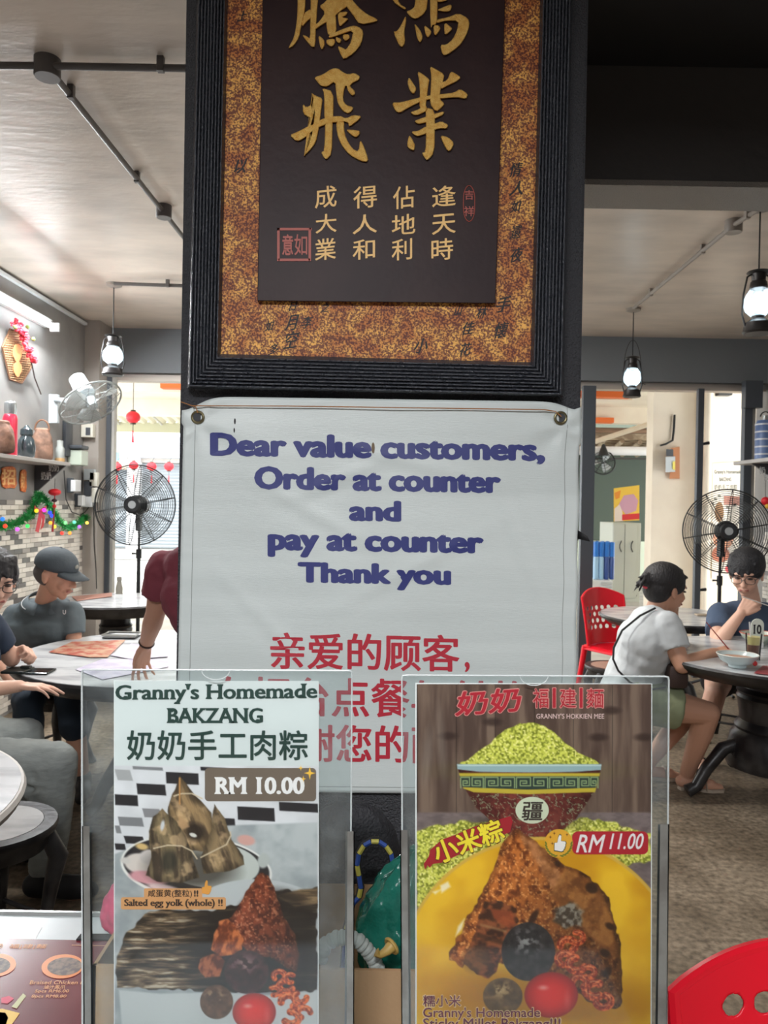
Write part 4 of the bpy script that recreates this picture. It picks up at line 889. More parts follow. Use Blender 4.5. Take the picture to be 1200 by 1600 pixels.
# white dish and leaf strip below
p.put(p.ellm(400, 1460, 130, 86, 0), (186, 192, 192)); p.put(p.poly([(186, 1548), (250, 1554), (330, 1552), (420, 1556), (497, 1550), (497, 1700), (198, 1700)], 3), (196, 202, 200))
m = p.poly([(228, 1428), (262, 1420), (330, 1424), (396, 1408), (420, 1392), (470, 1392), (497, 1388), (497, 1550), (430, 1552), (330, 1550), (250, 1546), (181, 1544), (180, 1500), (196, 1462)], 2, 3, 51)
st = fbm(X*.28, Y*2.3, 10, 61, 5); c = p.mixn((46, 38, 30), (132, 110, 84), st, .42, .66); tt = np.clip((st-.64)/.1, 0, 1)[..., None]; c = c*(1-tt)+np.array((190, 176, 150))[None, None, :]*tt
dk_ = np.clip(((X-270)/60), 0, 1)[..., None]; c = c*(1-dk_*.72)+np.array((30, 24, 20))[None, None, :]*dk_*.5; p.put(m, c)
p.put(p.poly([(430, 1400), (470, 1390), (497, 1389), (497, 1412), (462, 1418)], 3), p.mixn((84, 68, 50), (140, 116, 84), st, .4, .6)); p.put(p.ellm(430, 1440, 60, 50, 0, 16), (26, 20, 18), .6)
p.put(p.ellm(400, 1490, 90, 55, 10, 24), (24, 18, 16), .75)
sticky_rice(p, [(410, 1363), (420, 1368), (432, 1396), (446, 1436), (462, 1462), (470, 1494), (464, 1520), (450, 1516), (430, 1500), (396, 1492), (366, 1470), (352, 1448), (376, 1410), (398, 1374)], (70, 28, 18), (124, 62, 40), (190, 128, 96), 71, 400, 1400)
for P, c1, c2 in (([(344, 1440), (356, 1436), (372, 1452), (382, 1470), (378, 1484), (362, 1494), (344, 1496), (330, 1484), (334, 1462)], (112, 52, 28), (206, 120, 68)), ([(326, 1494), (340, 1490), (352, 1504), (344, 1526), (322, 1530), (310, 1514), (312, 1500)], (84, 40, 26), (170, 98, 62))):
    n = fbm(X*1.4+Y*.6, Y*.7-X*.6, 10, 81, 4); p.put(p.poly(P, 2, 1.5, 83), p.mixn(c1, c2, n, .35, .62))
mushroom(p, 386, 1520, 35, 34, 91, (58, 36, 36), (160, 130, 126)); mushroom(p, 339, 1567, 26, 27, 95, (92, 66, 48), (190, 160, 126))
shrimps(p, [(437, 1526, 9, 2.5), (448, 1542, 11, .5), (430, 1550, 8, 4.), (454, 1530, 8, 1.2), (452, 1566, 12, 3.), (470, 1560, 10, 0), (476, 1584, 10, 2), (456, 1592, 12, 4.6)], 99); tomato(p, 398, 1583, 34, 30)
po = thing('poster', 'rice-dumpling poster with RM 10.00 price in the left clear holder', 'poster', Pf(338, 1668))
sheet = p.mesh('print', lambda x, y, l=0: Pf(x, y, .0006), po, M_print)
polyslab([(178, 1063), (498, 1065.5), (498, 1669), (178, 1669)], -.0004, .0004, Pf).build('paper', mat('poster_paper', (232, 236, 234), .5), po)
M_dg = mat('dark_green_ink', (38, 62, 56), .5); M_wi = mat('white_ink', (232, 232, 230), .5)
L1 = .001
text_fit("Granny's Homemade", (180, 1068, 496, 1100), Pf, bold=.034, boldy=.016, lift=L1, serif=.05, slant=.01).build('lettering', M_dg, po)
text_fit('BAKZANG', (262, 1106, 411, 1130), Pf, bold=.036, boldy=.016, lift=L1, serif=.05).build('lettering', M_dg, po)
text_fit('奶奶手工肉粽', (198, 1141, 481, 1188), Pf, bold=.016, lift=L1).build('lettering', M_dg, po)
def rrect(x0, y0, x1, y1, r, n=5):
    P = []
    for cx, cy, a in ((x1-r, y0+r, -90), (x1-r, y1-r, 0), (x0+r, y1-r, 90), (x0+r, y0+r, 180)):
        for i in range(n+1): t = math.radians(a+90*i/n); P.append((cx+r*math.cos(t), cy+r*math.sin(t)))
    return P
def flat(P, l, m, name, parent, fn=Pf): return MB().add([fn(x, y, l) for x, y in P], [tuple(range(len(P)))]).build(name, m, parent)
flat(rrect(320, 1200, 494, 1252, 6), L1-.0002, mat('badge_brown', (110, 98, 86), .5), 'badge', po)
text_fit('RM 10.00', (337, 1214, 476, 1241), Pf, bold=.04, boldy=.02, lift=L1, serif=.05).build('lettering', M_wi, po)
def star(cx, cy, r, m, l, parent, fn=Pf, n=4, q=.28): flat([(cx+(r if k % 2 == 0 else r*q)*math.cos(k*math.pi/n), cy+(r if k % 2 == 0 else r*q)*math.sin(k*math.pi/n)*1.15) for k in range(2*n)], l, m, 'star', parent, fn)
M_star = mat('star_gold', (244, 196, 74), .5)
star(484, 1208, 9, M_star, L1+.0002, po); star(470, 1200, 4, M_star, L1+.0002, po); star(474, 1217, 4.5, M_star, L1+.0002, po)
M_tan = mat('label_tan', (212, 158, 104), .5)
flat(rrect(225, 1388, 316, 1404, 2), L1-.0002, M_tan, 'label', po); flat(rrect(189, 1402, 353, 1421, 3), L1-.0001, M_tan, 'label', po)
M_bk = mat('brown_black_ink', (52, 40, 36), .5)
text_fit('咸蛋黄(整粒)', (231, 1390, 300, 1403), Pf, bold=.012, lift=L1).build('lettering', M_bk, po)
text_fit('!!', (303, 1391, 310, 1401), Pf, bold=.04, lift=L1).build('lettering', M_bk, po)
text_fit('Salted egg yolk (whole) !!', (194, 1405, 348, 1419), Pf, bold=.04, boldy=.012, lift=L1, serif=.04).build('lettering', M_bk, po)
def thumb(cx, cy, s, m, l, parent, fn=Pf):
    flat([(cx+x*s, cy+y*s) for x, y in ((-.5, -.05), (-.2, -.1), (-.12, -.6), (.02, -.9), (.2, -.8), (.18, -.25), (.62, -.2), (.68, 0), (.6, .1), (.64, .28), (.54, .36), (.56, .52), (.44, .58), (.42, .74), (.2, .82), (-.2, .74), (-.5, .7))], l, m, 'thumbs_up', parent, fn)
thumb(322, 1387, 13, mat('thumb_amber', (226, 160, 72), .5), L1+.0002, po)
# ---------- poster 2
p = Paint(651, 1069, 1017.5, 1668, 1.15, (94, 78, 68)); X, Y = p.X, p.Y
n = fbm(X*2.2, Y*.25, 26, 5, 4); p.C[:] = p.mixn((84, 66, 58), (124, 104, 90), n, .3, .7)
pl = .82+.18*np.clip(np.abs(((X-651) % 61)-30)/3-9, -1, 1)*-1; p.C *= np.clip(np.where(((X-651) % 61) < 2, .6, 1), 0, 1)[..., None]
for cx, cy in ((770, 1128), (935, 1152), (1006, 1152), (955, 1110), (700, 1150)): p.put(p.ellm(cx, cy, 14, 6, 0, 5), (52, 38, 34), .7)
for cx, cy, rx, ry, a in ((668, 1180, 8, 40, 5), (690, 1165, 6, 50, -4)): p.put(p.ellm(cx, cy, rx, ry, a, 8), (150, 140, 130), .35)
p.put(np.clip((Y-1268)/3, 0, 1), p.mixn((104, 92, 92), (128, 114, 112), fbm(X, Y*2, 14, 6), .3, .7))
def millet(mask, seed, c1=(120, 128, 40), c2=(214, 216, 96), c3=(240, 236, 150)):
    g = vnoise(X*1.05, Y*1.05, 3.1, seed); h = vnoise(X+40, Y, 2.2, seed+1); c = p.mixn(c1, c2, g*.6+h*.4, .25, .6); t = np.clip((h-.72)/.1, 0, 1)[..., None]; p.put(mask, c*(1-t)+np.array(c3)[None, None, :]*t)
millet(p.poly([(651, 1300), (680, 1290), (720, 1284), (760, 1284), (900, 1282), (905, 1278), (960, 1286), (1017, 1304), (1017, 1345), (651, 1420)], 3, 3, 3), 15)
p.put(p.ellm(828, 1284, 66, 12, 0, 14), (50, 44, 34), .7)
# millet heap
millet(p.poly([(717, 1194), (740, 1180), (768, 1158), (790, 1140), (812, 1130), (832, 1129), (850, 1134), (872, 1150), (900, 1174), (936, 1192), (938, 1198), (717, 1198)], 1.2, 1.6, 9), 25)
p.put(p.ellm(830, 1205, 112, 14, 0, 20), (120, 126, 50), .25)
# bowl
m = p.poly([(716, 1202), (939, 1202), (934, 1226), (922, 1248), (900, 1280), (876, 1300), (858, 1308), (800, 1308), (776, 1290), (744, 1262), (724, 1228)], 1.2); n = fbm(X, Y, 7, 33, 4); p.put(m, p.mixn((92, 34, 34), (126, 58, 50), n, .3, .6)*np.clip(1.15-np.abs(X-826)/190, .4, 1)[..., None])
sw = fbm(X, Y, 9, 37, 3); p.put(m*(np.abs(sw-.5) < .022)*(Y > 1240), (140, 152, 120), .8)
p.put(p.poly([(717, 1208), (938, 1208), (930, 1238), (918, 1238), (826, 1241), (740, 1238), (724, 1232)], 1.2), (196, 176, 60)); p.put(p.poly([(718, 1213), (937, 1213), (931, 1231), (826, 1234), (722, 1230)], 1.2), (44, 62, 58))
# key fret
def fret(x0, w, fl):
    k = w/24.; pts = [(0, 17), (0, 2), (22, 2), (22, 14), (6, 14), (6, 7), (16, 7), (16, 10.5), (10, 10.5)]
    P = [(x0+(x if not fl else 23-x)*k, 1212.5+y*1.1+.4*abs(x0-826)*-.003) for x, y in pts]; p.put(p.line(P, 1.6, .9), (150, 172, 120))
xs_ = [(720, 15), (737, 19), (758, 22), (782, 23), (807, 24), (833, 24), (859, 23), (883, 21), (905, 17), (923, 12)]
for i, (a, b) in enumerate(xs_): fret(a, b, i % 2)
p.put(p.poly([(714, 1194), (940, 1194), (939, 1203), (900, 1206), (828, 1207), (750, 1206), (715, 1202)], 1.2), (150, 178, 182)); p.put(p.line([(716, 1196), (939, 1196)], 2), (206, 222, 220), .7)
# yellow plate
m = p.ellm(846, 1530, 222, 222, 0, 2); p.put(m, (214, 176, 76)); m = p.ellm(846, 1532, 218, 219, 0, 2); n = fbm(X, Y, 60, 44, 3); p.put(m, p.mixn((206, 150, 20), (236, 192, 44), n, .3, .7))
p.put(p.ellm(846, 1500, 250, 60, 0, 60), (244, 204, 70), .5); p.put(p.ellm(740, 1570, 70, 50, 20, 40), (196, 130, 18), .5)
for P in ([(688, 1384), (700, 1378), (704, 1386), (690, 1396)], [(716, 1448), (726, 1436), (722, 1452), (712, 1464)], [(676, 1394), (690, 1390), (680, 1398)]): p.put(p.poly(P, 4), (246, 240, 214), .9)
# big zongzi
p.put(p.ellm(850, 1560, 150, 50, 5, 40), (150, 96, 18), .6)
sticky_rice(p, [(804, 1296), (812, 1298), (850, 1324), (885, 1354), (905, 1360), (936, 1384), (952, 1404), (960, 1440), (971, 1470), (973, 1520), (972, 1574), (958, 1578), (930, 1570), (880, 1540), (800, 1510), (730, 1500), (724, 1512), (704, 1500), (702, 1490), (744, 1410), (766, 1370), (786, 1316)], (84, 40, 14), (150, 88, 38), (206, 150, 90), 171, 830, 1400, 2.5)
n = fbm(X*.5+Y*.8, Y*.5-X*.7, 14, 57, 4)
for P, c1, c2 in (([(812, 1300), (850, 1326), (884, 1380), (870, 1400), (846, 1360), (820, 1322)], (120, 74, 40), (190, 132, 86)), ([(884, 1356), (936, 1388), (958, 1440), (962, 1500), (930, 1470), (900, 1440), (860, 1400)], (118, 70, 30), (176, 118, 60))): p.put(p.poly(P, 6, 2, 5), p.mixn(c1, c2, n, .35, .62), .75)
p.put(p.poly([(868, 1420), (892, 1408), (912, 1424), (910, 1446), (884, 1452), (866, 1440)], 5, 3, 8), p.mixn((58, 54, 48), (150, 150, 140), fbm(X, Y, 6, 62), .42, .66), .85)
for cx, cy, rx, ry in ((925, 1388, 10, 8), (872, 1350, 6, 4), (954, 1448, 8, 5), (834, 1434, 5, 14), (946, 1490, 9, 6), (950, 1520, 6, 9)): p.put(p.ellm(cx, cy, rx, ry, 30, 3), (44, 24, 16), .85)
# pork belly
n = fbm(X*1.2+Y*.3, Y*1.6-X*.3, 16, 66, 4); p.put(p.poly([(756, 1408), (784, 1408), (806, 1420), (810, 1440), (796, 1460), (786, 1484), (776, 1518), (762, 1530), (736, 1518), (724, 1506), (738, 1472), (748, 1440)], 2, 2, 67), p.mixn((66, 34, 18), (150, 84, 46), n, .36, .62)); p.put(p.poly([(766, 1420), (800, 1424), (806, 1444), (796, 1452), (772, 1436)], 4), (176, 84, 44), .7); p.put(p.ellm(744, 1500, 22, 20, 0, 10), (110, 80, 48), .5); p.put(p.line([(748, 1462), (786, 1474)], 7, 4), (50, 28, 16), .6); p.put(p.line([(752, 1446), (790, 1456)], 4, 3), (190, 150, 100), .5)
mushroom(p, 826, 1488, 42, 46, 68, (52, 48, 48), (160, 160, 156)); mushroom(p, 786, 1558, 31, 29, 69, (100, 76, 46), (206, 176, 126))
shrimps(p, [(888, 1478, 12, 3.), (902, 1466, 10, 4.5), (884, 1500, 12, 2), (902, 1508, 13, .4), (920, 1520, 10, 4), (930, 1548, 14, 1.), (906, 1536, 11, 3), (944, 1566, 12, 5)], 79); tomato(p, 862, 1556, 42, 36)
p2 = thing('poster', 'millet-dumpling poster with RM 11.00 price in the right clear holder', 'poster', Pf(834, 1668))
p.mesh('print', lambda x, y, l=0: Pf(x, y, .0006), p2, M_print)
polyslab([(649, 1067), (1019, 1068), (1018, 1669), (649, 1669)], -.0004, .0004, Pf).build('paper', MATS['poster_paper'], p2)
M_pink = mat('outline_pink', (222, 150, 142), .5); M_rd = mat('logo_red', (176, 38, 52), .5)
def outlined(s, b, mo, mi, parent, g=.03, l=L1, **k):
    text_fit(s, (b[0]-1.3, b[1]-1.3, b[2]+1.3, b[3]+1.3), Pf, bold=k.get('bold', .02)+g, lift=l, **{q: v for q, v in k.items() if q != 'bold'}).build('lettering_outline', mo, parent)
    text_fit(s, b, Pf, bold=k.get('bold', .02), lift=l+.0003, **{q: v for q, v in k.items() if q != 'bold'}).build('lettering', mi, parent)
outlined('奶奶', (711, 1076, 815, 1119), M_pink, M_rd, p2, .022, bold=.022, shear=.12, slant=.1)
outlined('福', (833, 1076, 857, 1106), M_pink, M_rd, p2, .03, bold=.004); outlined('建', (875, 1076, 900, 1106), M_pink, M_rd, p2, .03, bold=.004); outlined('麵', (917, 1076, 943, 1106), M_pink, M_rd, p2, .03, bold=.004)
for x in (866, 908): flat(rrect(x-3.2, 1074, x+3.2, 1107, 1), L1, M_pink, 'bar', p2); flat(rrect(x-2.4, 1075, x+2.4, 1106, 1), L1+.0002, M_rd, 'bar', p2)
text_fit("GRANNY'S HOKKIEN MEE", (838, 1115, 944, 1123), Pf, bold=.006, lift=L1).build('lettering', mat('pale_pink_ink', (226, 196, 190), .5), p2)
flat([(831.5+26*math.cos(a), 1266+21*math.sin(a)) for a in [2*math.pi*i/40 for i in range(40)]], L1, mat('seal_cream', (206, 214, 186), .5), 'roundel', p2)
text_fit('疆', (815, 1253, 849, 1282), Pf, bold=.014, lift=L1+.0002, shear=.08).build('lettering', M_bk, p2)
flat([(662, 1350), (670, 1338), (672, 1328), (690, 1312), (712, 1304), (740, 1292), (798, 1275), (801, 1283), (797, 1300), (770, 1312), (720, 1334), (690, 1348), (676, 1350), (672, 1356), (668, 1352), (664, 1359)], L1, mat('brush_red', (166, 32, 46), .5), 'brush_label', p2)
M_ye = mat('yellow_ink', (240, 222, 60), .5); M_brn = mat('brown_outline', (90, 40, 20), .5)
def rotP(cx, cy, deg):
    a = math.radians(deg); return lambda x, y, l=0.: Pf(cx+(x-cx)*math.cos(a)-(y-cy)*math.sin(a), cy+(x-cx)*math.sin(a)+(y-cy)*math.cos(a), l)
rp = rotP(732, 1316, -21)
text_fit('小米粽', (673.5, 1294.5, 790.5, 1334.5), rp, bold=.045, lift=L1+.0002).build('lettering_outline', M_brn, p2); text_fit('小米粽', (675, 1296, 789, 1333), rp, bold=.025, lift=L1+.0005).build('lettering', M_ye, p2)
flat([(873+22.5*math.cos(a), 1318+22.5*math.sin(a)) for a in [2*math.pi*i/40 for i in range(40)]], L1, mat('badge_amber', (226, 170, 50), .5), 'badge', p2)
thumb(874, 1318, 17, mat('badge_outline', (60, 70, 40), .5), L1+.0002, p2); thumb(874, 1318, 15, M_wi, L1+.0004, p2)
M_lau = mat('laurel_green', (110, 124, 40), .5)
for s_ in (-1, 1):
    for k in range(7):
        a = math.radians(90-s_*(14+k*13)); c = (873+20*math.cos(a), 1318+20*math.sin(a)); t_ = a+math.pi/2+s_*.5
        flat([(c[0]+3.4*math.cos(t_)*math.cos(q)-1.3*math.sin(t_)*math.sin(q), c[1]+3.4*math.sin(t_)*math.cos(q)+1.3*math.cos(t_)*math.sin(q)) for q in [math.pi*j/4 for j in range(8)]], L1+.0003, M_lau, 'laurel_leaf', p2)
for x, y in ((860, 1308), (866, 1302), (886, 1304), (863, 1318)): star(x, y, 2.6, M_brn, L1+.0003, p2)
flat(rrect(894, 1299, 1013, 1335, 9), L1, mat('price_red', (178, 32, 48), .5), 'badge', p2)
text_fit('RM', (900, 1304, 946, 1332), Pf, bold=.01, lift=L1+.0002, shear=.3, slant=.0).build('lettering', M_wi, p2); text_fit('11.00', (952, 1302, 1006, 1327), Pf, bold=.012, lift=L1+.0002, shear=.28).build('lettering', M_wi, p2)
M_mar = mat('maroon_ink', (104, 30, 60), .5); M_hal = mat('cream_halo', (236, 206, 150), .5)
outlined('糯小米', (661, 1555, 720, 1573), M_hal, M_mar, p2, .03, bold=.014)
outlined("Granny's Homemade", (661, 1574, 844, 1594), M_hal, M_mar, p2, .03, bold=.014); outlined('Sticky Millet Bakzang!!!', (661, 1591, 876, 1612), M_hal, M_mar, p2, .03, bold=.014)
# ---------- holders
M_acr = clear('acrylic_sheet', (253, 254, 254), .045, rough=.05)
M_acb = clear('dusty_acrylic_sheet', (244, 248, 248), .05, haze=.16, hcol=(190, 194, 196), hscale=38, rough=.08)
M_aed = mat('acrylic_edge', (206, 212, 212), .25, alpha=.75)
M_alu = mat('aluminium_channel', (138, 138, 134), .45, metal=.6, col2=(118, 116, 112), nscale=30)
def holder(lab, x0, y0, x1, xr0, xl1, ych_l, ych_r, chl, chr_):
    t = thing('poster_holder', lab, 'stand', Pf((x0+x1)/2, 1735)); t.location.z = .9
    B = 1700
    polyslab([(x0, y0), (x1, y0+2), (x1-(x1-x0)*.01, B), (x0+2, B)], .003, .0055, Pf).build('front_sheet', M_acr, t)
    bk = polyslab([(x0, y0), (x1, y0+2), (x1-(x1-x0)*.01, B), (x0+2, B)], -.0055, -.003, Pf).build('back_sheet', M_acb, t)
    ed = MB(); ed.tube([Pf(x0+1, B, 0), Pf(x0, y0+6, 0), Pf(x0+1, y0+1, 0), Pf(x0+6, y0, 0), Pf(x1-6, y0+2, 0), Pf(x1-1, y0+3, 0), Pf(x1, y0+8, 0), Pf(x1-(x1-x0)*.01, B, 0)], .0009, 6)
    ed.build('polished_edge', M_aed, t)
    for (a, b, a2, b2), yt, sd in ((chl, ych_l, 1), (chr_, ych_r, -1)):
        ch = MB(); w = b-a
        # U channel: web outside, flanges front and back
        def sl(q0, q1, l0, l1):
            A = [(a+w*q0, yt), (a+w*q1, yt), (a2+(b2-a2)*q1, 1745), (a2+(b2-a2)*q0, 1745)]; s = polyslab(A, l0, l1, Pf); ch.add(s.V, s.F)
        if sd == 1: sl(0, .12, -.008, .009); 
        else: sl(.88, 1, -.008, .009)
        sl(0, .78 if sd == 1 else 1, .007, .009) if sd == 1 else sl(.2, 1, .007, .009)
        sl(0, 1, -.008, -.0065); ch.build('channel', M_alu, t)
        MB().box(Vector((Pf((a2+b2)/2, 1740).x-.02, FY-.04, .9)), Vector((Pf((a2+b2)/2, 1740).x+.02, FY+.04, .912)), bev=.003).build('foot', M_alu, t)
    P_ = [Pf((x0+x1)/2-2+22*math.cos(a), y0+1+15*math.sin(a), .006) for a in [math.pi*(.02+.96*i/14) for i in range(15)]]
    MB().tube(P_, .0004, 5).build('thumb_notch', M_aed, t)
holder('clear poster holder with metal side channels, left of the two on the counter', 128, 1046, 550, 0, 0, 1291, 1299, (128, 143, 132, 147), (540, 554, 538, 553))
holder('clear poster holder with metal side channels, right of the two on the counter', 628, 1055, 1045, 0, 0, 1297, 1288, (625, 640, 628, 643), (1028, 1046, 1022, 1041))
# ================================================================= PEOPLE
def remesh(mb, voxel, smooth=4, name='tmp', fac=.5):
    me = bpy.data.meshes.new(name); me.from_pydata([tuple(v) for v in mb.V], [], mb.F); o = bpy.data.objects.new(name, me); COL.objects.link(o)
    r = o.modifiers.new('r', 'REMESH'); r.mode = 'VOXEL'; r.voxel_size = voxel
    s = o.modifiers.new('s', 'SMOOTH'); s.iterations = smooth; s.factor = fac
    dg = bpy.context.evaluated_depsgraph_get(); e = bpy.data.meshes.new_from_object(o.evaluated_get(dg)); bpy.data.objects.remove(o); bpy.data.meshes.remove(me); return e
def solid(mb, voxel, name, m, parent, smooth=4, fac=.5, noise=0., nsc=8.):
    off = wloc(parent); mb.V = [v-off for v in mb.V]; e = remesh(mb, voxel, smooth, name, fac); e.materials.clear(); e.materials.append(m)
    e.polygons.foreach_set('use_smooth', [True]*len(e.polygons)); o = bpy.data.objects.new(name, e); COL.objects.link(o); o.parent = parent
    if noise:
        tx = bpy.data.textures.new('c', 'CLOUDS'); tx.noise_scale = nsc; d = o.modifiers.new('d', 'DISPLACE'); d.texture = tx; d.strength = noise; d.mid_level = .5; d.texture_coords = 'LOCAL'
    return o
def skin(name, c): 
    return mat(name, c, .5, bump=.08, bscale=120, spec=.4)
def hand(mb, w, d, n, side, curl=(.3, .3, .3, .3), spread=.12, th=.6, s=1.):
    """w wrist, d direction of fingers, n palm-facing direction, side +1/-1 puts the thumb at +/- of d x n"""
    d = Vector(d).normalized(); n = Vector(n); n = (n-d*n.dot(d)).normalized(); t = d.cross(n).normalized()*side
    K = []
    for i in range(4):
        o = (1.5-i)*.0205*s; K.append(w+d*(.088-.006*abs(i-1))*s+t*o)
        mb.capsule(w+t*o*.55+d*.012*s, K[-1], .014*s, .0115*s, 8)
    mb.ell(w+d*.05*s, (.034*s, .034*s, .034*s)) if False else None
    for i in range(4):
        L = [(.040, .025, .020), (.045, .028, .021), (.042, .026, .020), (.033, .020, .018)][i]; a = 0; p = K[i]; dd = (d+t*(1.5-i)*spread).normalized(); r = .0092 if i < 3 else .008
        for j, l in enumerate(L):
            a += curl[i]*(1, 1.1, .8)[j]; v = dd*math.cos(a)+n*math.sin(a); q = p+v*l*s; mb.capsule(p, q, (r-.0007*j)*s, (r-.0007*(j+1))*s, 8); p = q
    b = w+d*.02*s+t*.026*s; v = (d*math.cos(th)+t*math.sin(th)+n*.25).normalized(); q = b+v*.04*s; mb.capsule(w+d*.008*s+t*.012*s, b, .014*s, .0145*s, 8); mb.capsule(b, q, .0145*s, .011*s, 8)
    v2 = (d*math.cos(th*.5)+t*math.sin(th*.5)+n*.4).normalized(); q2 = q+v2*.03*s; mb.capsule(q, q2, .011*s, .0085*s, 8); return K
def headparts(mb, c, M, s=1., neck=None, chin=1.):
    E = lambda x, y, z, rx, ry, rz: mb.ell(c+M @ Vector((x, y, z))*s, (rx*s, ry*s, rz*s), M, 18, 12)
    E(0, -.012, .035, .077, .096, .085); E(0, .018, -.012, .066, .078, .078); E(0, .036, -.055, .05, .05, .05*chin); E(0, .062, -.092*chin, .024, .02, .02)
    E(.03, .066, -.03, .028, .022, .028); E(-.03, .066, -.03, .028, .022, .028); E(0, .078, .03, .052, .02, .016)
    mb.capsule(c+M @ Vector((0, .092, .012))*s, c+M @ Vector((0, .112, -.026))*s, .008*s, .0125*s, 10); E(.011, .1, -.03, .008, .009, .007); E(-.011, .1, -.03, .008, .009, .007)
    E(0, .088, -.056, .024, .012, .007); E(0, .086, -.067, .021, .012, .008); E(0, .08, -.06, .03, .016, .02)
    for sx in (-1, 1):
        E(sx*.077, -.006, -.008, .009, .019, .031); E(sx*.082, -.012, .004, .008, .014, .018); E(sx*.078, .0, -.03, .008, .01, .012)
def facekids(c, M, s, parent, eyes=True, glasses=None, lips=True, brow=(40, 32, 30)):
    T = lambda x, y, z: c+M @ Vector((x, y, z))*s
    for sx in (-1, 1):
        MB().ell(T(sx*.031, .0855, .006), (.0145*s, .009*s, .0055*s), M, 12, 8).build('eye', mat('eye_dark', (70, 56, 50), .3), parent, True)
        MB().tube([T(sx*.014, .099, .022), T(sx*.03, .098, .027), T(sx*.046, .087, .022)], [.0022*s, .0032*s, .0015*s], 6).build('eyebrow', mat('brow_hair', brow, .8), parent, True)
    if lips:
        MB().capsule(T(-.02, .094, -.0585), T(.02, .094, -.0585), .0045*s, .0045*s, 8, sq=1.2).build('lips', mat('lip_tone', (170, 104, 96), .5), parent, True)
    if glasses:
        g = glasses
        for sx in (-1, 1):
            y_, x_ = M @ Vector((0, 0, 1)), M @ Vector((1, 0, 0)); P_ = []
            for i in range(24):
                a = 2*math.pi*i/24; cx = math.copysign(abs(math.cos(a))**.7, math.cos(a)); cy = math.copysign(abs(math.sin(a))**.7, math.sin(a)); P_.append(T(sx*.033, .113-.006*abs(cx), .004)+x_*(cx*.0255*s)+y_*(cy*.0185*s))
            MB().tube(P_, .0019*s, 6, closed=True).build('glasses_rim', g, parent, True)
            MB().tube([T(sx*.058, .107, .01), T(sx*.078, .06, .01), T(sx*.084, -.005, .004)], .0018*s, 6).build('glasses_temple', g, parent, True)
        MB().tube([T(-.009, .114, .008), T(0, .117, .011), T(.009, .114, .008)], .0018*s, 6).build('glasses_bridge', g, parent, True)
def orient(fwd, up=(0, 0, 1)):
    f = Vector(fwd).normalized(); r = f.cross(Vector(up)).normalized(); u = r.cross(f); return Matrix((r, f, u)).transposed()
def limb(mb, a, b, c, r, n=14):
    mb.capsule(a, a.lerp(b, .5), r[0], r[1]*1.06, n); mb.capsule(a.lerp(b, .5), b, r[1]*1.06, r[2], n); m = b.lerp(c, .32); mb.capsule(b, m, r[2], r[3], n); mb.capsule(m, c, r[3], r[4], n)
def torso(mb, J, k=0., f=1.):
    """J: pelvis, chest, neck, shl, shr ; k: padding"""
    pe, ch, ne = J['pelvis'], J['chest'], J['neck']; sd = (J['shr']-J['shl']); hip = (J['hipr']-J['hipl']); fd = (ch-pe).cross(sd).normalized()
    mb.capsule(pe-hip*.28, pe+hip*.28, .115*f+k, .115*f+k, 16)
    w = pe.lerp(ch, .5); mb.capsule(w-hip*.2, w+hip*.2, .108*f+k, .108*f+k, 16, sq=.95); mb.capsule(pe.lerp(ch, .2)-hip*.2, pe.lerp(ch, .2)+hip*.2, .112*f+k, .112*f+k, 16)
    mb.capsule(w.lerp(ch, .5)-sd*.17, w.lerp(ch, .5)+sd*.17, .11*f+k, .11*f+k, 16)
    mb.capsule(ch-sd*.2, ch+sd*.2, .115*f+k, .115*f+k, 16); up = ch.lerp(ne, .55); mb.capsule(up-sd*.24, up+sd*.24, .08*f+k, .08*f+k, 16)
    mb.capsule(J['shl'].lerp(J['shr'], .08), J['shl'].lerp(J['shr'], .92), .056*f+k, .056*f+k, 14)
def person(label, base, J, Mh, sc, hs, scl=1., hands=None, f=1., chin=1.):
    t = thing('person', label, 'person', base); b = MB(); torso(b, J, 0, f)
    b.capsule(J['neck'], J['head']+Mh @ Vector((0, -.02, -.04)), .054, .05, 14)
    headparts(b, J['head'], Mh, hs, chin=chin)
    for s_ in 'lr':
        limb(b, J['sh'+s_], J['el'+s_], J['wr'+s_], [.052*scl, .044*scl, .038*scl, .039*scl, .026*scl])
        limb(b, J['hip'+s_], J['kn'+s_], J['an'+s_], [.09*scl, .075*scl, .056*scl, .056*scl, .036*scl])
        an = J['an'+s_]; fd = J.get('ft'+s_, (J['kn'+s_]-J['hip'+s_])); fd = Vector((fd.x, fd.y, 0)).normalized(); z = .032
        b.capsule(Vector((an.x, an.y, z+.01))-fd*.03, Vector((an.x, an.y, z))+fd*.12, .032, .03, 12); b.capsule(Vector((an.x, an.y, .025))+fd*.1, Vector((an.x, an.y, .02))+fd*.17, .032, .018, 12)
        h = (hands or {}).get(s_)
        if h: hand(b, J['wr'+s_], *h)
    o = solid(b, .0052, 'body', sc, t, 5); return t, o
def sleeve(mb, a, b, q, k, r0=.064, r1=.062):
    e = a.lerp(b, q); mb.cone(a.lerp(b, -.02), e, r0+k, r1+k, 18); mb.ell(a, (r0+k*.8,)*3)
V3 = Vector
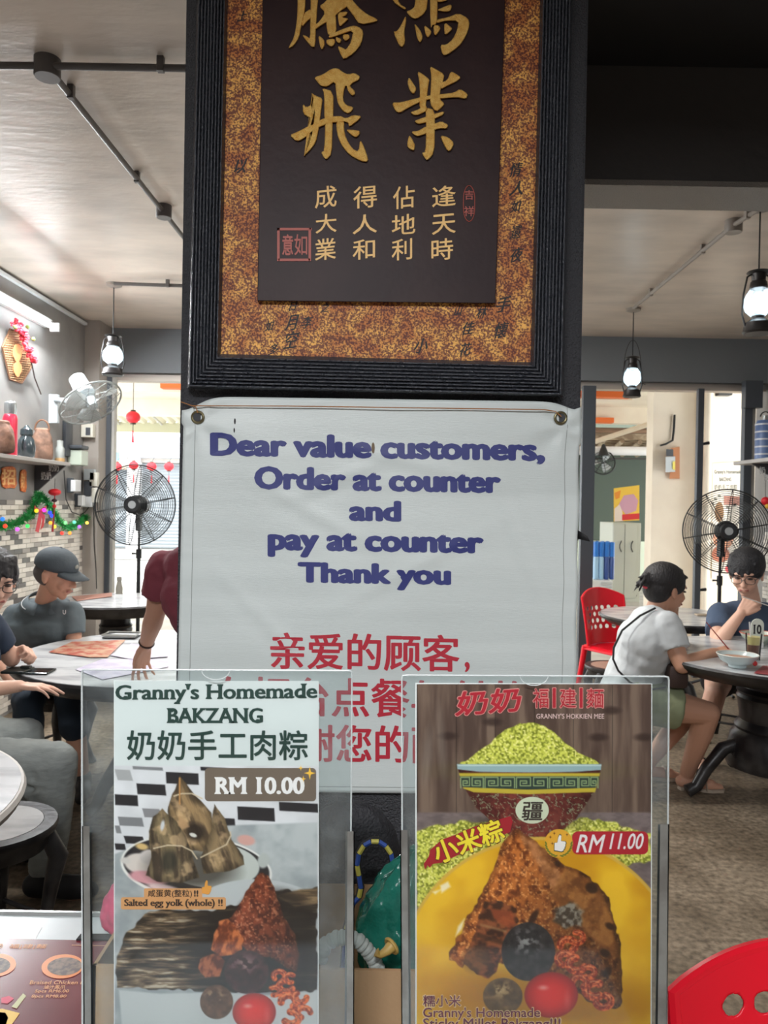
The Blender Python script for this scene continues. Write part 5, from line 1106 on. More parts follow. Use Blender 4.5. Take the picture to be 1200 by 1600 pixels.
def shoes(J, m_, parent, dirs=None):
    for s_ in 'lr':
        an = J['an'+s_]; fd = J.get('ft'+s_, J['kn'+s_]-J['hip'+s_]); fd = V3((fd.x, fd.y, 0)).normalized(); b = MB()
        b.capsule(V3((an.x, an.y, .05))-fd*.04, V3((an.x, an.y, .045))+fd*.12, .046, .042, 14); b.capsule(V3((an.x, an.y, .04))+fd*.1, V3((an.x, an.y, .034))+fd*.17, .044, .03, 12); b.capsule(V3((an.x, an.y, .05)), V3((an.x, an.y, .085)), .048, .046, 12)
        b.V = [V3((v.x, v.y, max(v.z, .003))) for v in b.V]; solid(b, .008, 'shoe', m_, parent, 3)
# ---- man in the black cap
Y = 4.25
J = dict(pelvis=V3((-1.82, 4.34, .52)), chest=W(66, 985, 4.22), neck=W(70, 942, 4.2), head=W(88, 898, 4.14), shl=W(112, 958, 4.2), shr=W(24, 962, 4.22),
         ell=W(116, 1012, 4.16), wrl=W(112, 1050, 3.95), elr=W(0, 1032, 4.1), wrr=W(36, 1090, 3.80),
         hipl=V3((-1.72, 4.3, .5)), hipr=V3((-1.92, 4.28, .5)), knl=V3((-1.56, 3.85, .5)), knr=V3((-1.74, 3.78, .5)), anl=V3((-1.52, 3.92, .08)), anr=V3((-1.78, 3.9, .08)))
Mh = orient((.95, -.2, -.26)); SK1 = skin('tan_skin', (196, 148, 124))
t, body = person('seated man in black cap and dark polo shirt looking down at the marble table', V3((-1.8, 4.2, 0)), J, Mh, SK1, 1.08, 1.0, dict(r=(V3((.25, -.25, -.95)), V3((-.2, .9, -.3)), 1, (.35, .35, .4, .45), .14, .7), l=(V3((.1, -1, -.3)), V3((0, 0, -1)), 1)))
m = MB(); torso(m, J, .014, 1.0); m.V = [v if v.z > .46 else V3((v.x, v.y, .46)) for v in m.V]
for s_ in 'lr': sleeve(m, J['sh'+s_], J['el'+s_], .62, .004)
M_polo = mat('glare_lifted_polo', (92, 103, 108), .8, bump=.2, bscale=30)  # black polo, its colour raised for the glare in front of it
solid(m, .009, 'polo_shirt', M_polo, t, 4, noise=.02, nsc=.12)
c = J['neck']; m = MB(); P_ = []
fw = (J['chest']-J['pelvis']).cross(J['shr']-J['shl']).normalized()*-1; fw = V3((.25, -1, 0)).normalized(); sd = V3((1, .25, 0)).normalized()
ring = [c+V3((0, 0, .032))+sd*(.082*math.cos(a))+(-fw)*(.074*math.sin(a))+V3((0, 0, .03*math.sin(a))) for a in [2*math.pi*i/24 for i in range(24)]]
for i in range(24): P_.append(ring[i])
V = P_+[p+(p-c)*.55+V3((0, 0, -.06)) for p in P_]; F = [(i, (i+1) % 24, 24+(i+1) % 24, 24+i) for i in range(24) if i not in (17, 18)]
o = make('collar', V, F, M_polo, t, 'all'); o.modifiers.new('s', 'SOLIDIFY').thickness = .004
MB().tube([V[24+i]*.6+V[i]*.4+(V[24+i]-c)*.06 for i in range(7, 16)], .0022, 6).build('collar_stripe', M_white, t)
q = W(100.5, 956, 4.08); text_fit('U', (98, 953, 103, 960), lambda x, y, l=0: W(x, y, 4.075-l), bold=.02).build('chest_emblem', M_white, t)
def band(mb, P, r): mb.tube(P, r, 8)
C_ = lambda x, y, z: J['head']+Mh @ V3((x, y, z))*1.08
M_cap = mat('black_cap_cloth', (66, 74, 80), .75, bump=.15, bscale=60)
m = MB(); m.ell(C_(0, -.012, .05), (.092*1.08, .112*1.08, .088*1.08), Mh, 28, 16); m.V = [v if (Mh.transposed() @ (v-J['head'])).z > .028*1.08 else J['head']+Mh @ V3((*((Mh.transposed() @ (v-J['head'])).xy), .028*1.08)) for v in m.V]
cap = m.build('cap_crown', M_cap, t, 'all')
V = []; 
for i in range(13):
    a = math.pi*(i/12.); x = .078*math.cos(a); y0 = .06+.02*math.sin(a); y1 = y0+.088*math.sin(a)**.55 if 0 < i < 12 else y0
    V += [C_(x, y0, .038-.5*x*x*2), C_(x*1.02, y1, .034-.016*math.sin(a)-3*x*x)]
o = make('cap_brim', V, [(2*i, 2*i+2, 2*i+3, 2*i+1) for i in range(12)], M_cap, t, 'all'); o.modifiers.new('s', 'SOLIDIFY').thickness = .005
MB().ell(C_(0, -.012, .137), (.009, .009, .005), Mh, 10, 6).build('cap_button', M_cap, t)
MB().ell(C_(0, .099, .07), (.016, .004, .012), Mh, 10, 6).build('cap_badge', mat('badge_grey', (150, 150, 140), .6), t)
m = MB(); m.ell(C_(0, -.03, .0), (.081*1.08, .085*1.08, .07*1.08), Mh, 20, 12); m.V = [J['head']+Mh @ V3((lambda l: (l.x, min(l.y, -.0), min(l.z, .04)))(Mh.transposed() @ (v-J['head']))) for v in m.V]
m.build('hair', mat('cropped_grey_hair', (84, 78, 76), .9), t, 'all')
facekids(J['head'], Mh, 1.08, t)
m = MB()
for s_ in 'lr': m.capsule(J['hip'+s_], J['hip'+s_].lerp(J['kn'+s_], .5), .1, .088, 16); m.cone(J['hip'+s_].lerp(J['kn'+s_], .4), J['kn'+s_], .09, .078, 18); m.capsule(J['kn'+s_], J['kn'+s_].lerp(J['an'+s_], .35), .07, .075, 14)
m.capsule(J['hipl'], J['hipr'], .12, .12, 14); solid(m, .01, 'shorts', mat('navy_shorts', (46, 58, 72), .85), t, 4, noise=.015, nsc=.1)
M_shoe = mat('black_shoe', (38, 38, 40), .6); shoes(J, M_shoe, t)
# ---- person at the left edge with grey trousers
J = dict(pelvis=V3((-1.72, 3.02, .53)), chest=V3((-1.70, 3.08, .84)), neck=V3((-1.66, 3.10, 1.01)), head=W(-9, 906, 3.14), shl=V3((-1.69, 3.27, .97)), shr=V3((-1.70, 2.92, .97)),
         elr=V3((-1.62, 2.90, .76)), wrr=W(30, 1072, 3.04), ell=V3((-1.62, 3.36, .80)), wrl=W(18, 1022, 3.38),
         hipl=V3((-1.64, 3.14, .5)), hipr=V3((-1.64, 2.92, .5)), knl=W(40, 1150, 3.16), knr=W(90, 1190, 2.88), anl=V3((-1.5, 3.16, .09)), anr=V3((-1.26, 2.9, .09)), ftl=V3((1, 0, 0)), ftr=V3((1, 0, 0)))
J['anr'] = W(72, 1330, 2.88); J['anr'].z = .09; J['anl'] = V3((J['knl'].x-.02, 3.16, .09))
Mh = orient((.62, -.75, -.28)); SK2 = skin('light_skin', (222, 178, 156))
t, body = person('person at left edge in glasses and grey trousers, both hands over the marble table', V3((-1.7, 3.05, 0)), J, Mh, SK2, 1.0, .95,
    dict(r=(V3((1, .12, -.05)), V3((.0, 0, -1)), 1, (.22, .18, .2, .3), .12, .55, .95), l=(V3((1, -.05, .3)), V3((.1, -.6, -.7)), 1, (1.0, 1.1, 1.1, 1.1), .05, .4, .95)))
m = MB(); torso(m, J, .014, .95)
for s_ in 'lr': sleeve(m, J['sh'+s_], J['el'+s_], .7, .002)
solid(m, .01, 't_shirt', mat('navy_tee', (40, 52, 70), .85), t, 4, noise=.02, nsc=.12)
M_tr = mat('grey_green_trousers', (160, 166, 164), .85, col2=(146, 152, 150), nscale=9, bump=.5, bscale=14, stretch=(1, 1, 3)); m = MB()
for s_ in 'lr':
    m.capsule(J['hip'+s_], J['kn'+s_], .098, .074, 18); m.capsule(J['kn'+s_], J['kn'+s_].lerp(J['an'+s_], .5), .074, .074, 18); m.cone(J['kn'+s_].lerp(J['an'+s_], .45), J['kn'+s_].lerp(J['an'+s_], .97), .074, .064, 18)
m.capsule(J['hipl'], J['hipr'], .125, .125, 16)
k1, k2 = J['knr'], J['anr']
for i in range(7):
    a = k1.lerp(k2, .04+.075*i); m.torus(a+V3((-.02-.012*i, 0, 0)), (k2-k1)+V3((.3*(i % 3-1), .1, 0)), .070-.001*i, .009, 24, 6)
    a = k1.lerp(J['hipr'], .08+.09*i)
    if i < 4: m.torus(a+V3((0, 0, -.025)), (J['hipr']-k1)+V3((0, 0, .12*(i % 2))), .068+.003*i, .009, 24, 6)
solid(m, .009, 'trousers', M_tr, t, 3, noise=.012, nsc=.05)
shoes(J, M_shoe, t)
def haircap(J, M, s, parent, m_, front=.035, low=-.05, fringe=0., vol=1., rough=.012, extra=None, voxel=.007):
    m = MB(); T = lambda x, y, z: J['head']+M @ V3((x, y, z))*s
    m.ell(T(0, -.02, .045), (.088*s*vol, .104*s*vol, .088*s*vol), M, 24, 14); m.ell(T(0, -.05, .0), (.08*s, .068*s, .08*s), M, 20, 12)
    for sx in (-1, 1): m.ell(T(sx*.066, .0, .03), (.024*s, .06*s, .05*s), M, 14, 10)
    if fringe:
        for i in range(7):
            a = (i-3)*.3; m.capsule(T(.075*math.sin(a), .05*math.cos(a), .1), T(.082*math.sin(a)+.006*(i % 2), .098*math.cos(a), .062-fringe*(.6+.4*(i % 2))), .017*s, .008*s, 8)
    if extra: extra(m, T)
    rng = random.Random(3)
    for i in range(60):
        a, b = rng.uniform(0, 6.28), rng.uniform(.15, 1.3); x, y, z = .088*vol*math.cos(a)*math.cos(b), -.02+.104*vol*math.sin(a)*math.cos(b), .045+.088*vol*math.sin(b)
        if y > .06: continue
        m.capsule(T(x*.9, y*.9, z*.95), T(x*1.03+rng.uniform(-.01, .01), y*1.03+.012, z*1.02-.01), .010*s, .004*s, 6)
    return solid(m, voxel, 'hair', m_, parent, 2)
M_hair = mat('black_hair', (36, 34, 36), .55, bump=.6, bscale=160, stretch=(1, .3, .3))
haircap(J, Mh, 1.0, t, M_hair, fringe=.028); M_gl = mat('dark_glasses_frame', (40, 38, 40), .3)
facekids(J['head'], Mh, 1.0, t, glasses=M_gl)
# ---- person in the maroon shirt behind the pillar
J = dict(pelvis=V3((-.56, 2.90, .92)), chest=V3((-.66, 2.98, 1.14)), neck=V3((-.70, 3.02, 1.34)), head=V3((-.71, 3.06, 1.49)), shl=W(257, 888, 3.08), shr=V3((-.50, 2.96, 1.28)),
         ell=W(243, 958, 3.12), wrl=W(228, 1008, 3.22), elr=V3((-.42, 2.9, 1.02)), wrr=V3((-.44, 3.0, .80)), hipl=V3((-.64, 2.92, .88)), hipr=V3((-.48, 2.90, .88)), knl=V3((-.64, 2.94, .48)), knr=V3((-.46, 2.86, .48)), anl=V3((-.64, 2.9, .08)), anr=V3((-.44, 2.84, .08)), ftl=V3((-.6, 1, 0)), ftr=V3((-.5, 1, 0)))
Mh = orient((-.5, .8, -.4)); 
t, body = person('standing person in maroon shirt half hidden by the pillar, hand reaching down to the table', V3((-.55, 2.9, 0)), J, Mh, SK1, 1.0, 1.05, dict(l=(V3((-.28, .2, -1)), V3((.75, -.5, -.1)), 1, (.25, .3, .35, .4), .2, .6), r=(V3((0, .3, -1)), V3((-1, 0, 0)), 1)))
m = MB(); torso(m, J, .016); 
for s_ in 'lr': sleeve(m, J['sh'+s_], J['el'+s_], .62, .012)
solid(m, .009, 'shirt', mat('maroon_shirt', (128, 58, 70), .85, bump=.2, bscale=30), t, 4, noise=.02, nsc=.1)
m = MB()
for s_ in 'lr': m.capsule(J['hip'+s_], J['kn'+s_], .1, .085, 16); m.cone(J['kn'+s_], J['kn'+s_].lerp(J['an'+s_], .96), .08, .07, 16)
m.capsule(J['hipl'], J['hipr'], .12, .12); solid(m, .01, 'trousers', mat('black_trousers', (34, 34, 38), .85), t)
shoes(J, M_shoe, t); haircap(J, Mh, 1.0, t, M_hair, vol=1.03); facekids(J['head'], Mh, 1.0, t)
MB().torus(J['wrl']+(J['ell']-J['wrl']).normalized()*.015, J['ell']-J['wrl'], .03, .004, 24, 6).build('bracelet', mat('dark_bracelet', (60, 44, 40), .5), t, True)
# ---- woman in the white tee
J = dict(pelvis=W(982, 1088, 4.08), chest=W(1010, 1004, 4.06), neck=W(1022, 958, 4.08), head=W(1040, 921, 4.08), shr=W(1040, 978, 3.92), shl=W(1020, 976, 4.26),
         elr=W(1066, 1040, 3.84), wrr=W(1116, 1020, 3.98), ell=W(1064, 1004, 4.34), wrl=W(1054, 968, 4.26),
         hipr=W(994, 1092, 3.98), hipl=W(990, 1088, 4.22), knr=W(1106, 1114, 3.96), knl=W(1078, 1108, 4.26), anr=V3((1.66, 4.13, .09)), anl=V3((1.50, 4.28, .09)), ftr=V3((1, -.12, 0)), ftl=V3((1, 0, 0)))
Mh = orient((.93, .30, -.18)); SK3 = skin('warm_skin', (206, 156, 130))
t, body = person('seated woman in white tee and olive shorts eating at the dark table', V3((1.35, 4.08, 0)), J, Mh, SK3, 1.06, 1.08, dict(r=(V3((1, .1, .15)), V3((.1, .35, -.9)), -1, (.7, .8, .85, .9), .05, .4), l=(V3((-.1, -.25, 1)), V3((-.9, 0, .1)), 1, (.9, 1, 1, 1), .05, .4)), 1.12)
m = MB(); torso(m, J, .018, 1.14); m.capsule(J['pelvis'].lerp(J['chest'], .3), J['chest'], .15, .135, 18)
for s_ in 'lr': sleeve(m, J['sh'+s_], J['el'+s_], .62, .016)
M_wt = mat('white_cotton', (198, 203, 206), .85, bump=.2, bscale=25)
o = solid(m, .008, 't_shirt', M_wt, t, 4, noise=.03, nsc=.13)
m = MB()
for s_ in 'lr': m.capsule(J['hip'+s_], J['hip'+s_].lerp(J['kn'+s_], .3), .122, .118, 18); m.cone(J['hip'+s_].lerp(J['kn'+s_], .1), J['hip'+s_].lerp(J['kn'+s_], .58), .12, .118, 20)
m.capsule(J['hipl'], J['hipr'], .14, .14, 16); solid(m, .01, 'shorts', mat('olive_shorts', (142, 150, 118), .85), t, 3, noise=.02, nsc=.1)
def wextra(m, T):
    m.ell(T(0, -.118, .03), (.04, .034, .045), Mh, 14, 10)
    rng = random.Random(2)
    for i in range(16):
        a = T(rng.uniform(-.02, .02), -.135, .04+rng.uniform(-.02, .02)); m.capsule(a, a+Mh @ V3((rng.uniform(-.03, .03), -.035+rng.uniform(-.02, .01), -.07+rng.uniform(-.05, .05))), .007, .003, 6)
haircap(J, Mh, 1.06, t, M_hair, vol=1.06, extra=wextra, voxel=.006)
MB().ell(J['head']+Mh @ V3((0, -.125, .0)), (.02, .02, .018)).build('hair_tie', mat('red_scrunchie', (220, 70, 84), .7), t, True)
facekids(J['head'], Mh, 1.06, t)
stp = MB(); pts = [W(1024, 950, 3.93), W(1000, 962, 3.92), W(972, 985, 3.90), W(959, 1012, 3.90), W(958, 1030, 3.89), W(966, 1048, 3.88), W(984, 1066, 3.86), W(1012, 1078, 3.83), W(1040, 1074, 3.84)]
stp.tube(pts, .0055, 6); stp.build('bag_strap', M_blk, t, True)
bg_ = W(1056, 1052, 3.90); one('shoulder_bag', MB().box(bg_-V3((.05, .05, .07)), bg_+V3((.05, .04, .05)), bev=.02), mat('dark_brown_leather', (66, 50, 46), .5), 'small dark brown shoulder bag held in front of the woman in white', 'bag')
def sandal(an, fd, m_, parent):
    fd = V3((fd[0], fd[1], 0)).normalized(); sdv = V3((-fd.y, fd.x, 0)); a = V3((an.x, an.y, 0))
    P_ = [a+fd*x+sdv*y for x, y in ((-.05, .0), (-.04, .032), (.04, .032), (.12, .045), (.18, .03), (.195, 0), (.18, -.03), (.12, -.045), (.04, -.032), (-.04, -.032))]
    MB().prism(P_, (0, 0, .016)).build('sandal_sole', m_, parent)
    MB().tube([a+fd*.09+sdv*(.046*math.cos(q))+V3((0, 0, .012+.05*math.sin(q))) for q in [math.pi*i/12 for i in range(13)]], .012, 6, flat=.35).build('sandal_strap', m_, parent, True)
M_san = mat('beige_sandal', (176, 160, 142), .7)
sandal(J['anr'], (1, -.12), M_san, t); sandal(J['anl'], (1, 0), M_san, t)
MB().cone(J['wrr']+V3((.075, 0, .02)), J['wrr']+V3((-.02, .06, .15)), .0035, .0025, 6).build('chopsticks', mat('red_chopstick', (150, 50, 44), .5), t)
# ---- man in the navy tee
J = dict(pelvis=V3((2.28, 4.98, .54)), chest=W(1172, 985, 4.86), neck=W(1176, 948, 4.82), head=W(1166, 896, 4.72), shr=W(1126, 960, 4.78), shl=W(1226, 966, 4.86),
         elr=W(1120, 1008, 4.52), wrr=W(1158, 958, 4.50), ell=W(1238, 1010, 4.6), wrl=W(1200, 1012, 4.40),
         hipr=V3((2.18, 4.9, .51)), hipl=V3((2.42, 4.92, .51)), knr=W(1118, 1082, 4.46), knl=V3((2.36, 4.46, .53)), anr=W(1092, 1185, 4.56), anl=V3((2.3, 4.5, .09)), ftr=V3((-.3, -1, 0)), ftl=V3((0, -1, 0)))
J['anr'].z = .09
Mh = orient((-.52, -.80, -.34)); 
t, body = person('seated young man in navy tee and glasses raising a hand to his mouth', V3((2.28, 4.95, 0)), J, Mh, SK2, 1.13, 1.08, dict(r=(V3((.55, .1, .62)), V3((.5, .75, -.35)), -1, (.9, 1, 1.1, 1.1), .06, .5, 1.1), l=(V3((-.9, -.3, 0)), V3((0, 0, -1)), 1)), 1.05)
m = MB(); torso(m, J, .018, 1.05)
for s_ in 'lr': sleeve(m, J['sh'+s_], J['el'+s_], .6, .016)
solid(m, .009, 't_shirt', mat('navy_blue_tee', (70, 86, 110), .85, bump=.2, bscale=25), t, 4, noise=.02, nsc=.12)
m = MB()
for s_ in 'lr': m.capsule(J['hip'+s_], J['hip'+s_].lerp(J['kn'+s_], .4), .115, .105, 18); m.cone(J['hip'+s_].lerp(J['kn'+s_], .2), J['hip'+s_].lerp(J['kn'+s_], .62), .11, .105, 18)
m.capsule(J['hipl'], J['hipr'], .13, .13); solid(m, .01, 'shorts', mat('dark_shorts', (48, 50, 54), .85), t)
haircap(J, Mh, 1.13, t, mat('soft_black_hair', (34, 34, 38), .6, bump=.6, bscale=120), fringe=.04, vol=1.1); facekids(J['head'], Mh, 1.13, t, glasses=M_gl)
MB().cone(J['wrr']+V3((-.01, -.04, .10)), J['wrr']+V3((.2, -.06, .03)), .003, .003, 6).build('straw', mat('pale_straw', (224, 224, 220), .4), t)
for s_ in 'lr': sandal(J['an'+s_], (J['ft'+s_].x, J['ft'+s_].y), mat('black_slipper', (40, 40, 42), .7), t)
# ================================================================= FURNITURE
M_wood = mat('black_stained_wood', (56, 54, 54), .35, col2=(30, 28, 30), nscale=10, bump=.15, bscale=30)
M_marb = mat('grey_marble', (208, 210, 212), .22, col2=(150, 152, 156), nscale=5, nlo=.45, nhi=.72, detail=7, bump=0, stretch=(1, 2.4, 1))
def ptable(c, r, lab, rim=M_wood, thick=.03, ped=.17, foot_ang=.6, apron=.05, feet=True):
    c = V3(c); t = thing('marble_table', lab, 'table', (c.x, c.y, 0))
    b = V3((c.x, c.y, 0)); H = .75
    MB().lathe([(r*.99, H-.02), (r*.992, H), (0, H)], b, 64).build('marble_top', M_marb, t, True)
    MB().lathe([(r*.9, H-apron-.03), (r*.97, H-apron), (r, H-.03), (r+.008, H-.012), (r+.002, H-.001), (r*.985, H-.003), (r*.985, H-.022), (0, H-.022)], b, 64).build('rim', rim, t, True)
    if feet:
        MB().lathe([(ped*.95, .16), (ped*1.25, .17), (ped*1.3, .2), (ped*1.15, .33), (ped*1.02, .36), (ped*1.06, .375), (ped*1.02, .39), (ped*.92, .41), (ped*.98, .5), (ped*1.02, .53), (ped*.97, .545), (ped*1.02, .56), (ped*.9, .58), (ped*.88, .69), (ped*1.2, .70), (0, .70)], b, 40).build('pedestal', M_wood, t, True)
        for k in range(4):
            a = foot_ang+k*math.pi/2; d = V3((math.cos(a), math.sin(a), 0)); P_ = [b+d*(ped*.9)+V3((0, 0, .3)), b+d*(ped*1.45)+V3((0, 0, .26)), b+d*(ped*1.9)+V3((0, 0, .15)), b+d*(ped*2.15)+V3((0, 0, .06)), b+d*(ped*2.4)+V3((0, 0, .035))]
            MB().tube(P_, [.028, .036, .032, .03, .034], 12).build('leg', M_wood, t, True)
    return t
T1 = ptable((-1.05, 3.8, 0), .72, 'large round marble table with menus in front of the man in the cap', ped=.16)
ptable((-2.02, 5.82, 0), .46, 'round table with plate rack in front of the left pedestal fan', apron=.06, ped=.12)
ptable((2.08, 4.02, 0), .62, 'round dark-rimmed marble table between the woman in white and the man in navy', ped=.195, foot_ang=math.pi+.03, apron=.045)
ptable((2.08, 5.5, 0), .5, 'pale round table beyond the woman in white', apron=.03, ped=.1)
M_rimw = mat('pale_table_edge', (214, 208, 200), .4)
ptable((-1.52, 1.80, 0), .62, 'near round marble table with pale edge at the left border', rim=M_rimw, apron=.02, ped=.14)
def stool(c, r, H, lab, top, rot=0., grp=None):
    b = V3((c[0], c[1], 0)); t = thing('wooden_stool', lab, 'stool', b, grp)
    MB().lathe([(r*.78, H-.002), (r*.78, H+.003), (0, H+.003)], b, 40).build('seat_inlay', top, t, True)
    MB().lathe([(r*.86, H-.075), (r*.9, H-.03), (r*1.0, H-.022), (r*1.02, H-.008), (r, H+.002), (r*.79, H+.002), (r*.78, H-.006), (0, H-.006)], b, 40).build('seat_ring', M_wood, t, True)
    for k in range(4):
        a = rot+k*math.pi/2; d = V3((math.cos(a), math.sin(a), 0)); MB().tube([b+d*r*.8+V3((0, 0, H-.03)), b+d*r*1.02+V3((0, 0, H-.12)), b+d*r*.92+V3((0, 0, H*.55)), b+d*r*.82+V3((0, 0, H*.3)), b+d*r*.95+V3((0, 0, .05)), b+d*r*1.05+V3((0, 0, .0))], [.026, .032, .024, .018, .018, .024], 10).build('leg', M_wood, t, True)
    for k in range(4):
        a = rot+k*math.pi/2; a2 = a+math.pi/2; d, e = V3((math.cos(a), math.sin(a), 0)), V3((math.cos(a2), math.sin(a2), 0)); MB().cone(b+d*r*.84+V3((0, 0, H*.33)), b+e*r*.84+V3((0, 0, H*.33)), .008, .008, 8).build('stretcher', M_wood, t)
    return t
M_brt = mat('brown_seat_top', (176, 140, 124), .4)
stool((-1.22, 2.42), .19, .47, 'black stool with grey marble seat below the near left table', M_marb, .3)
stool((-1.82, 4.32), .18, .42, 'stool under the man in the black cap', M_marb, .4)
stool((-1.74, 3.03), .18, .41, 'stool under the person in grey trousers', M_marb, .1)
stool((-1.25, 3.02), .01, .01, 'x', M_marb) if False else None
stool((1.27, 4.09), .17, .40, 'stool under the woman in white', M_marb, .2)
stool((2.30, 5.0), .18, .42, 'stool under the man in navy', M_marb, .2)
stool((1.52, 5.06), .17, .47, 'black cabriole stool with brown seat beside the red chair', M_brt, .8)
stool((-1.35, 4.95), .18, .47, 'black stool standing beyond the large marble table', M_marb, .5)
# ---- plastic chairs
M_redp = mat('red_plastic', (228, 24, 44), .28)
def plastic_chair(loc, rz, lab, sc=1., xrow=()):
    t = thing('plastic_chair', lab, 'chair', (0, 0, 0)); w = .22; zs = .43
    # backrest: curved shell with round holes cut out of a fine grid, seat, legs
    NU, NV = 110, 100; V = []; F = []; ok = {}
    def sh(u, v):
        x = (u-.5)*2; top = .86-.06*x*x; z = zs+(top-zs)*v; ww = w*(1-.06*(1-v)); return V3((x*ww, .2+.045*v-.075*x*x+.02*v*v, z))
    holes = [(x, z, r) for z, xs in ((.56, (-.12, -.06, 0, .06, .12)), (.61, (-.15, -.09, -.03, .03, .09, .15)), (.66, (-.12, -.06, 0, .06, .12)), (.71, (-.15, -.09, -.03, .03, .09, .15)), (.768, xrow)) for x in xs for r in (.0172,)]
    for j in range(NV+1):
        for i in range(NU+1): V.append(sh(i/NU, j/NV))
    for j in range(NV):
        for i in range(NU):
            c = sh((i+.5)/NU, (j+.5)/NV)
            if any((c.x-hx_)**2+(c.z-hz)**2 < r*r for hx_, hz, r in holes): continue
            a = j*(NU+1)+i; F.append((a, a+1, a+NU+2, a+NU+1))
    for q, v in enumerate(V):      # draw the ragged grid edge of every hole onto its circle
        for hx_, hz, r in holes:
            d = math.hypot(v.x-hx_, v.z-hz)
            if 1e-6 < d and abs(d-r) < .0036: V[q] = V3((hx_+(v.x-hx_)*r/d, v.y, hz+(v.z-hz)*r/d))
    o = make('backrest', V, F, M_redp, t, 'all'); sdm = o.modifiers.new('s', 'SOLIDIFY'); sdm.thickness = .004; sdm.offset = 0; o.modifiers.new('m', 'SMOOTH').iterations = 2
    P_ = [sh(0, v/10)+V3((0, .006, 0)) for v in range(0, 10)]+[sh(u/24, 1)+V3((0, .008, 0)) for u in range(25)]+[sh(1, v/10)+V3((0, .006, 0)) for v in range(9, -1, -1)]
    MB().tube(P_, .011, 8).build('back_rim', M_redp, t, True)
    V = []; 
    for j in range(13):
        for i in range(13):
            x, y = (i/12-.5)*2, (j/12-.5)*2; V.append(V3((x*(.21+.01*y), y*.2, zs-.012*(1-x*x)*(1-y*y)-(.03 if abs(x) > .99 or y < -.99 else 0))))
    o = make('seat', V, [(j*13+i, j*13+i+1, j*13+i+14, j*13+i+13) for j in range(12) for i in range(12)], M_redp, t, 'all'); o.modifiers.new('s', 'SOLIDIFY').thickness = .005
    for sx in (-1, 1):
        for sy in (-1, 1):
            MB().cone((sx*.195, sy*.18, zs-.01), (sx*.235, sy*(.23 if sy > 0 else .21), 0), .024, .018, 10).build('leg', M_redp, t, True)
    t.location = loc; t.rotation_euler.z = rz; t.scale = (sc,)*3; return t
c = W(1206, 1474, 1.2)
pc = plastic_chair((.69, 1.0, 0), R(-6), 'glossy red plastic chair in the bottom right corner, nearest the camera', xrow=(-.125, -.075, -.025, .025, .075, .125)); pc.scale = (1.08, 1, .912)
pc.location.z = 0
plastic_chair((1.86, 5.98, 0), R(28), 'red plastic chair with pierced back at the far shopfront')
# ================================================================= pedestal fans
M_fb = mat('fan_black_metal', (44, 46, 48), .4, metal=.3)
def pfan(px, py, Y, Rr, ax, lab, wire=M_fb):
    c = W(px, py, Y); ax = V3(ax).normalized(); t = thing('pedestal_fan', lab, 'fan', (c.x, Y+.12, 0))
    guard(c, ax, Rr, .075, .0022, 20, 10, wire, t, .006); blades(c, ax, Rr*.92, 3, mat('fan_blade_grey', (160, 165, 165), .4, alpha=.22), t)
    MB().cone(c+ax*.07, c+ax*.085, .075, .06, 28).build('hub_plate', M_fb, t, True)
    MB().cone(c+ax*.085, c+ax*.089, .032, .032, 24).build('badge', mat('badge_silver', (160, 164, 166), .4), t, True)
    MB().cone(c-ax*.22, c-ax*.05, .07, .085, 24).build('motor', M_fb, t, True)
    b = V3((c.x, Y+.12, 0)); MB().cone(b+V3((0, 0, .04)), b+V3((0, 0, c.z-.42)), .016, .016, 14).build('pole_lower', M_fb, t, True); MB().cone(b+V3((0, 0, c.z-.42)), b+V3((0, 0, c.z-.05)), .011, .011, 14).build('pole_upper', M_fb, t, True)
    MB().cone(b+V3((0, 0, c.z-.46)), b+V3((0, 0, c.z-.38)), .024, .024, 14).build('collar', M_fb, t, True); MB().cone(b+V3((-.06, 0, c.z-.42)), b+V3((0, 0, c.z-.42)), .009, .006, 10).build('knob', M_fb, t, True)
    MB().box(b+V3((-.02, -.05, c.z-.22)), b+V3((.02, .03, c.z-.04)), bev=.008).build('tilt_bracket', M_fb, t)
    for k in range(3):
        a = .5+k*2.094; MB().tube([b+V3((0, 0, .12)), b+V3((math.cos(a)*.2, math.sin(a)*.2, .03)), b+V3((math.cos(a)*.32, math.sin(a)*.32, .012))], .012, 8).build('foot', M_fb, t, True)
    return t
pfan(211, 789, 6.5, .34, (.02, -1, .02), 'black pedestal fan with round wire guard at the left opening')
pfan(1136, 830, 6.35, .345, (-.25, -1, .02), 'black pedestal fan with round wire guard at the right, behind the man in navy')
# ================================================================= things on the tables
def sheet(P, m, name, lab, cat, z=.7545, th=.0012, rows=0):
    Q = [G(x, y, z) for x, y in P]; return one(name, MB().prism([q-V3((0, 0, .0)) for q in Q], (0, 0, th)), m, lab, cat, smooth=False)
M_food = mat('menu_food_print', (186, 96, 80), .25, col2=(206, 168, 140), nscale=16); M_lav = mat('pale_lilac_sheet', (216, 210, 226), .3, col2=(190, 184, 206), nscale=14)
sheet([(76, 1019), (112, 1003), (196, 1000), (168, 1027), (140, 1027)], M_food, 'table_menu', 'glossy red and gold menu sheet lying before the man in the cap', 'menu')
sheet([(172, 1024), (205, 1006), (262, 1012), (262, 1026), (205, 1030)], M_lav, 'table_menu', 'shiny silver-edged menu under the reaching hand', 'menu', .7552)
sheet([(118, 1046), (160, 1030), (262, 1030), (263, 1042), (160, 1062)], M_lav, 'table_menu', 'pale lilac menu sheet nearest the left poster holder', 'menu', .753)
q = G(190, 996, .752); t = thing('cutlery_tray', 'dark shallow tray with rim on the far side of the large marble table', 'tray', q)
MB().box(q+V3((-.09, -.05, 0)), q+V3((.09, .05, .008)), bev=.003).build('base', M_fb, t)
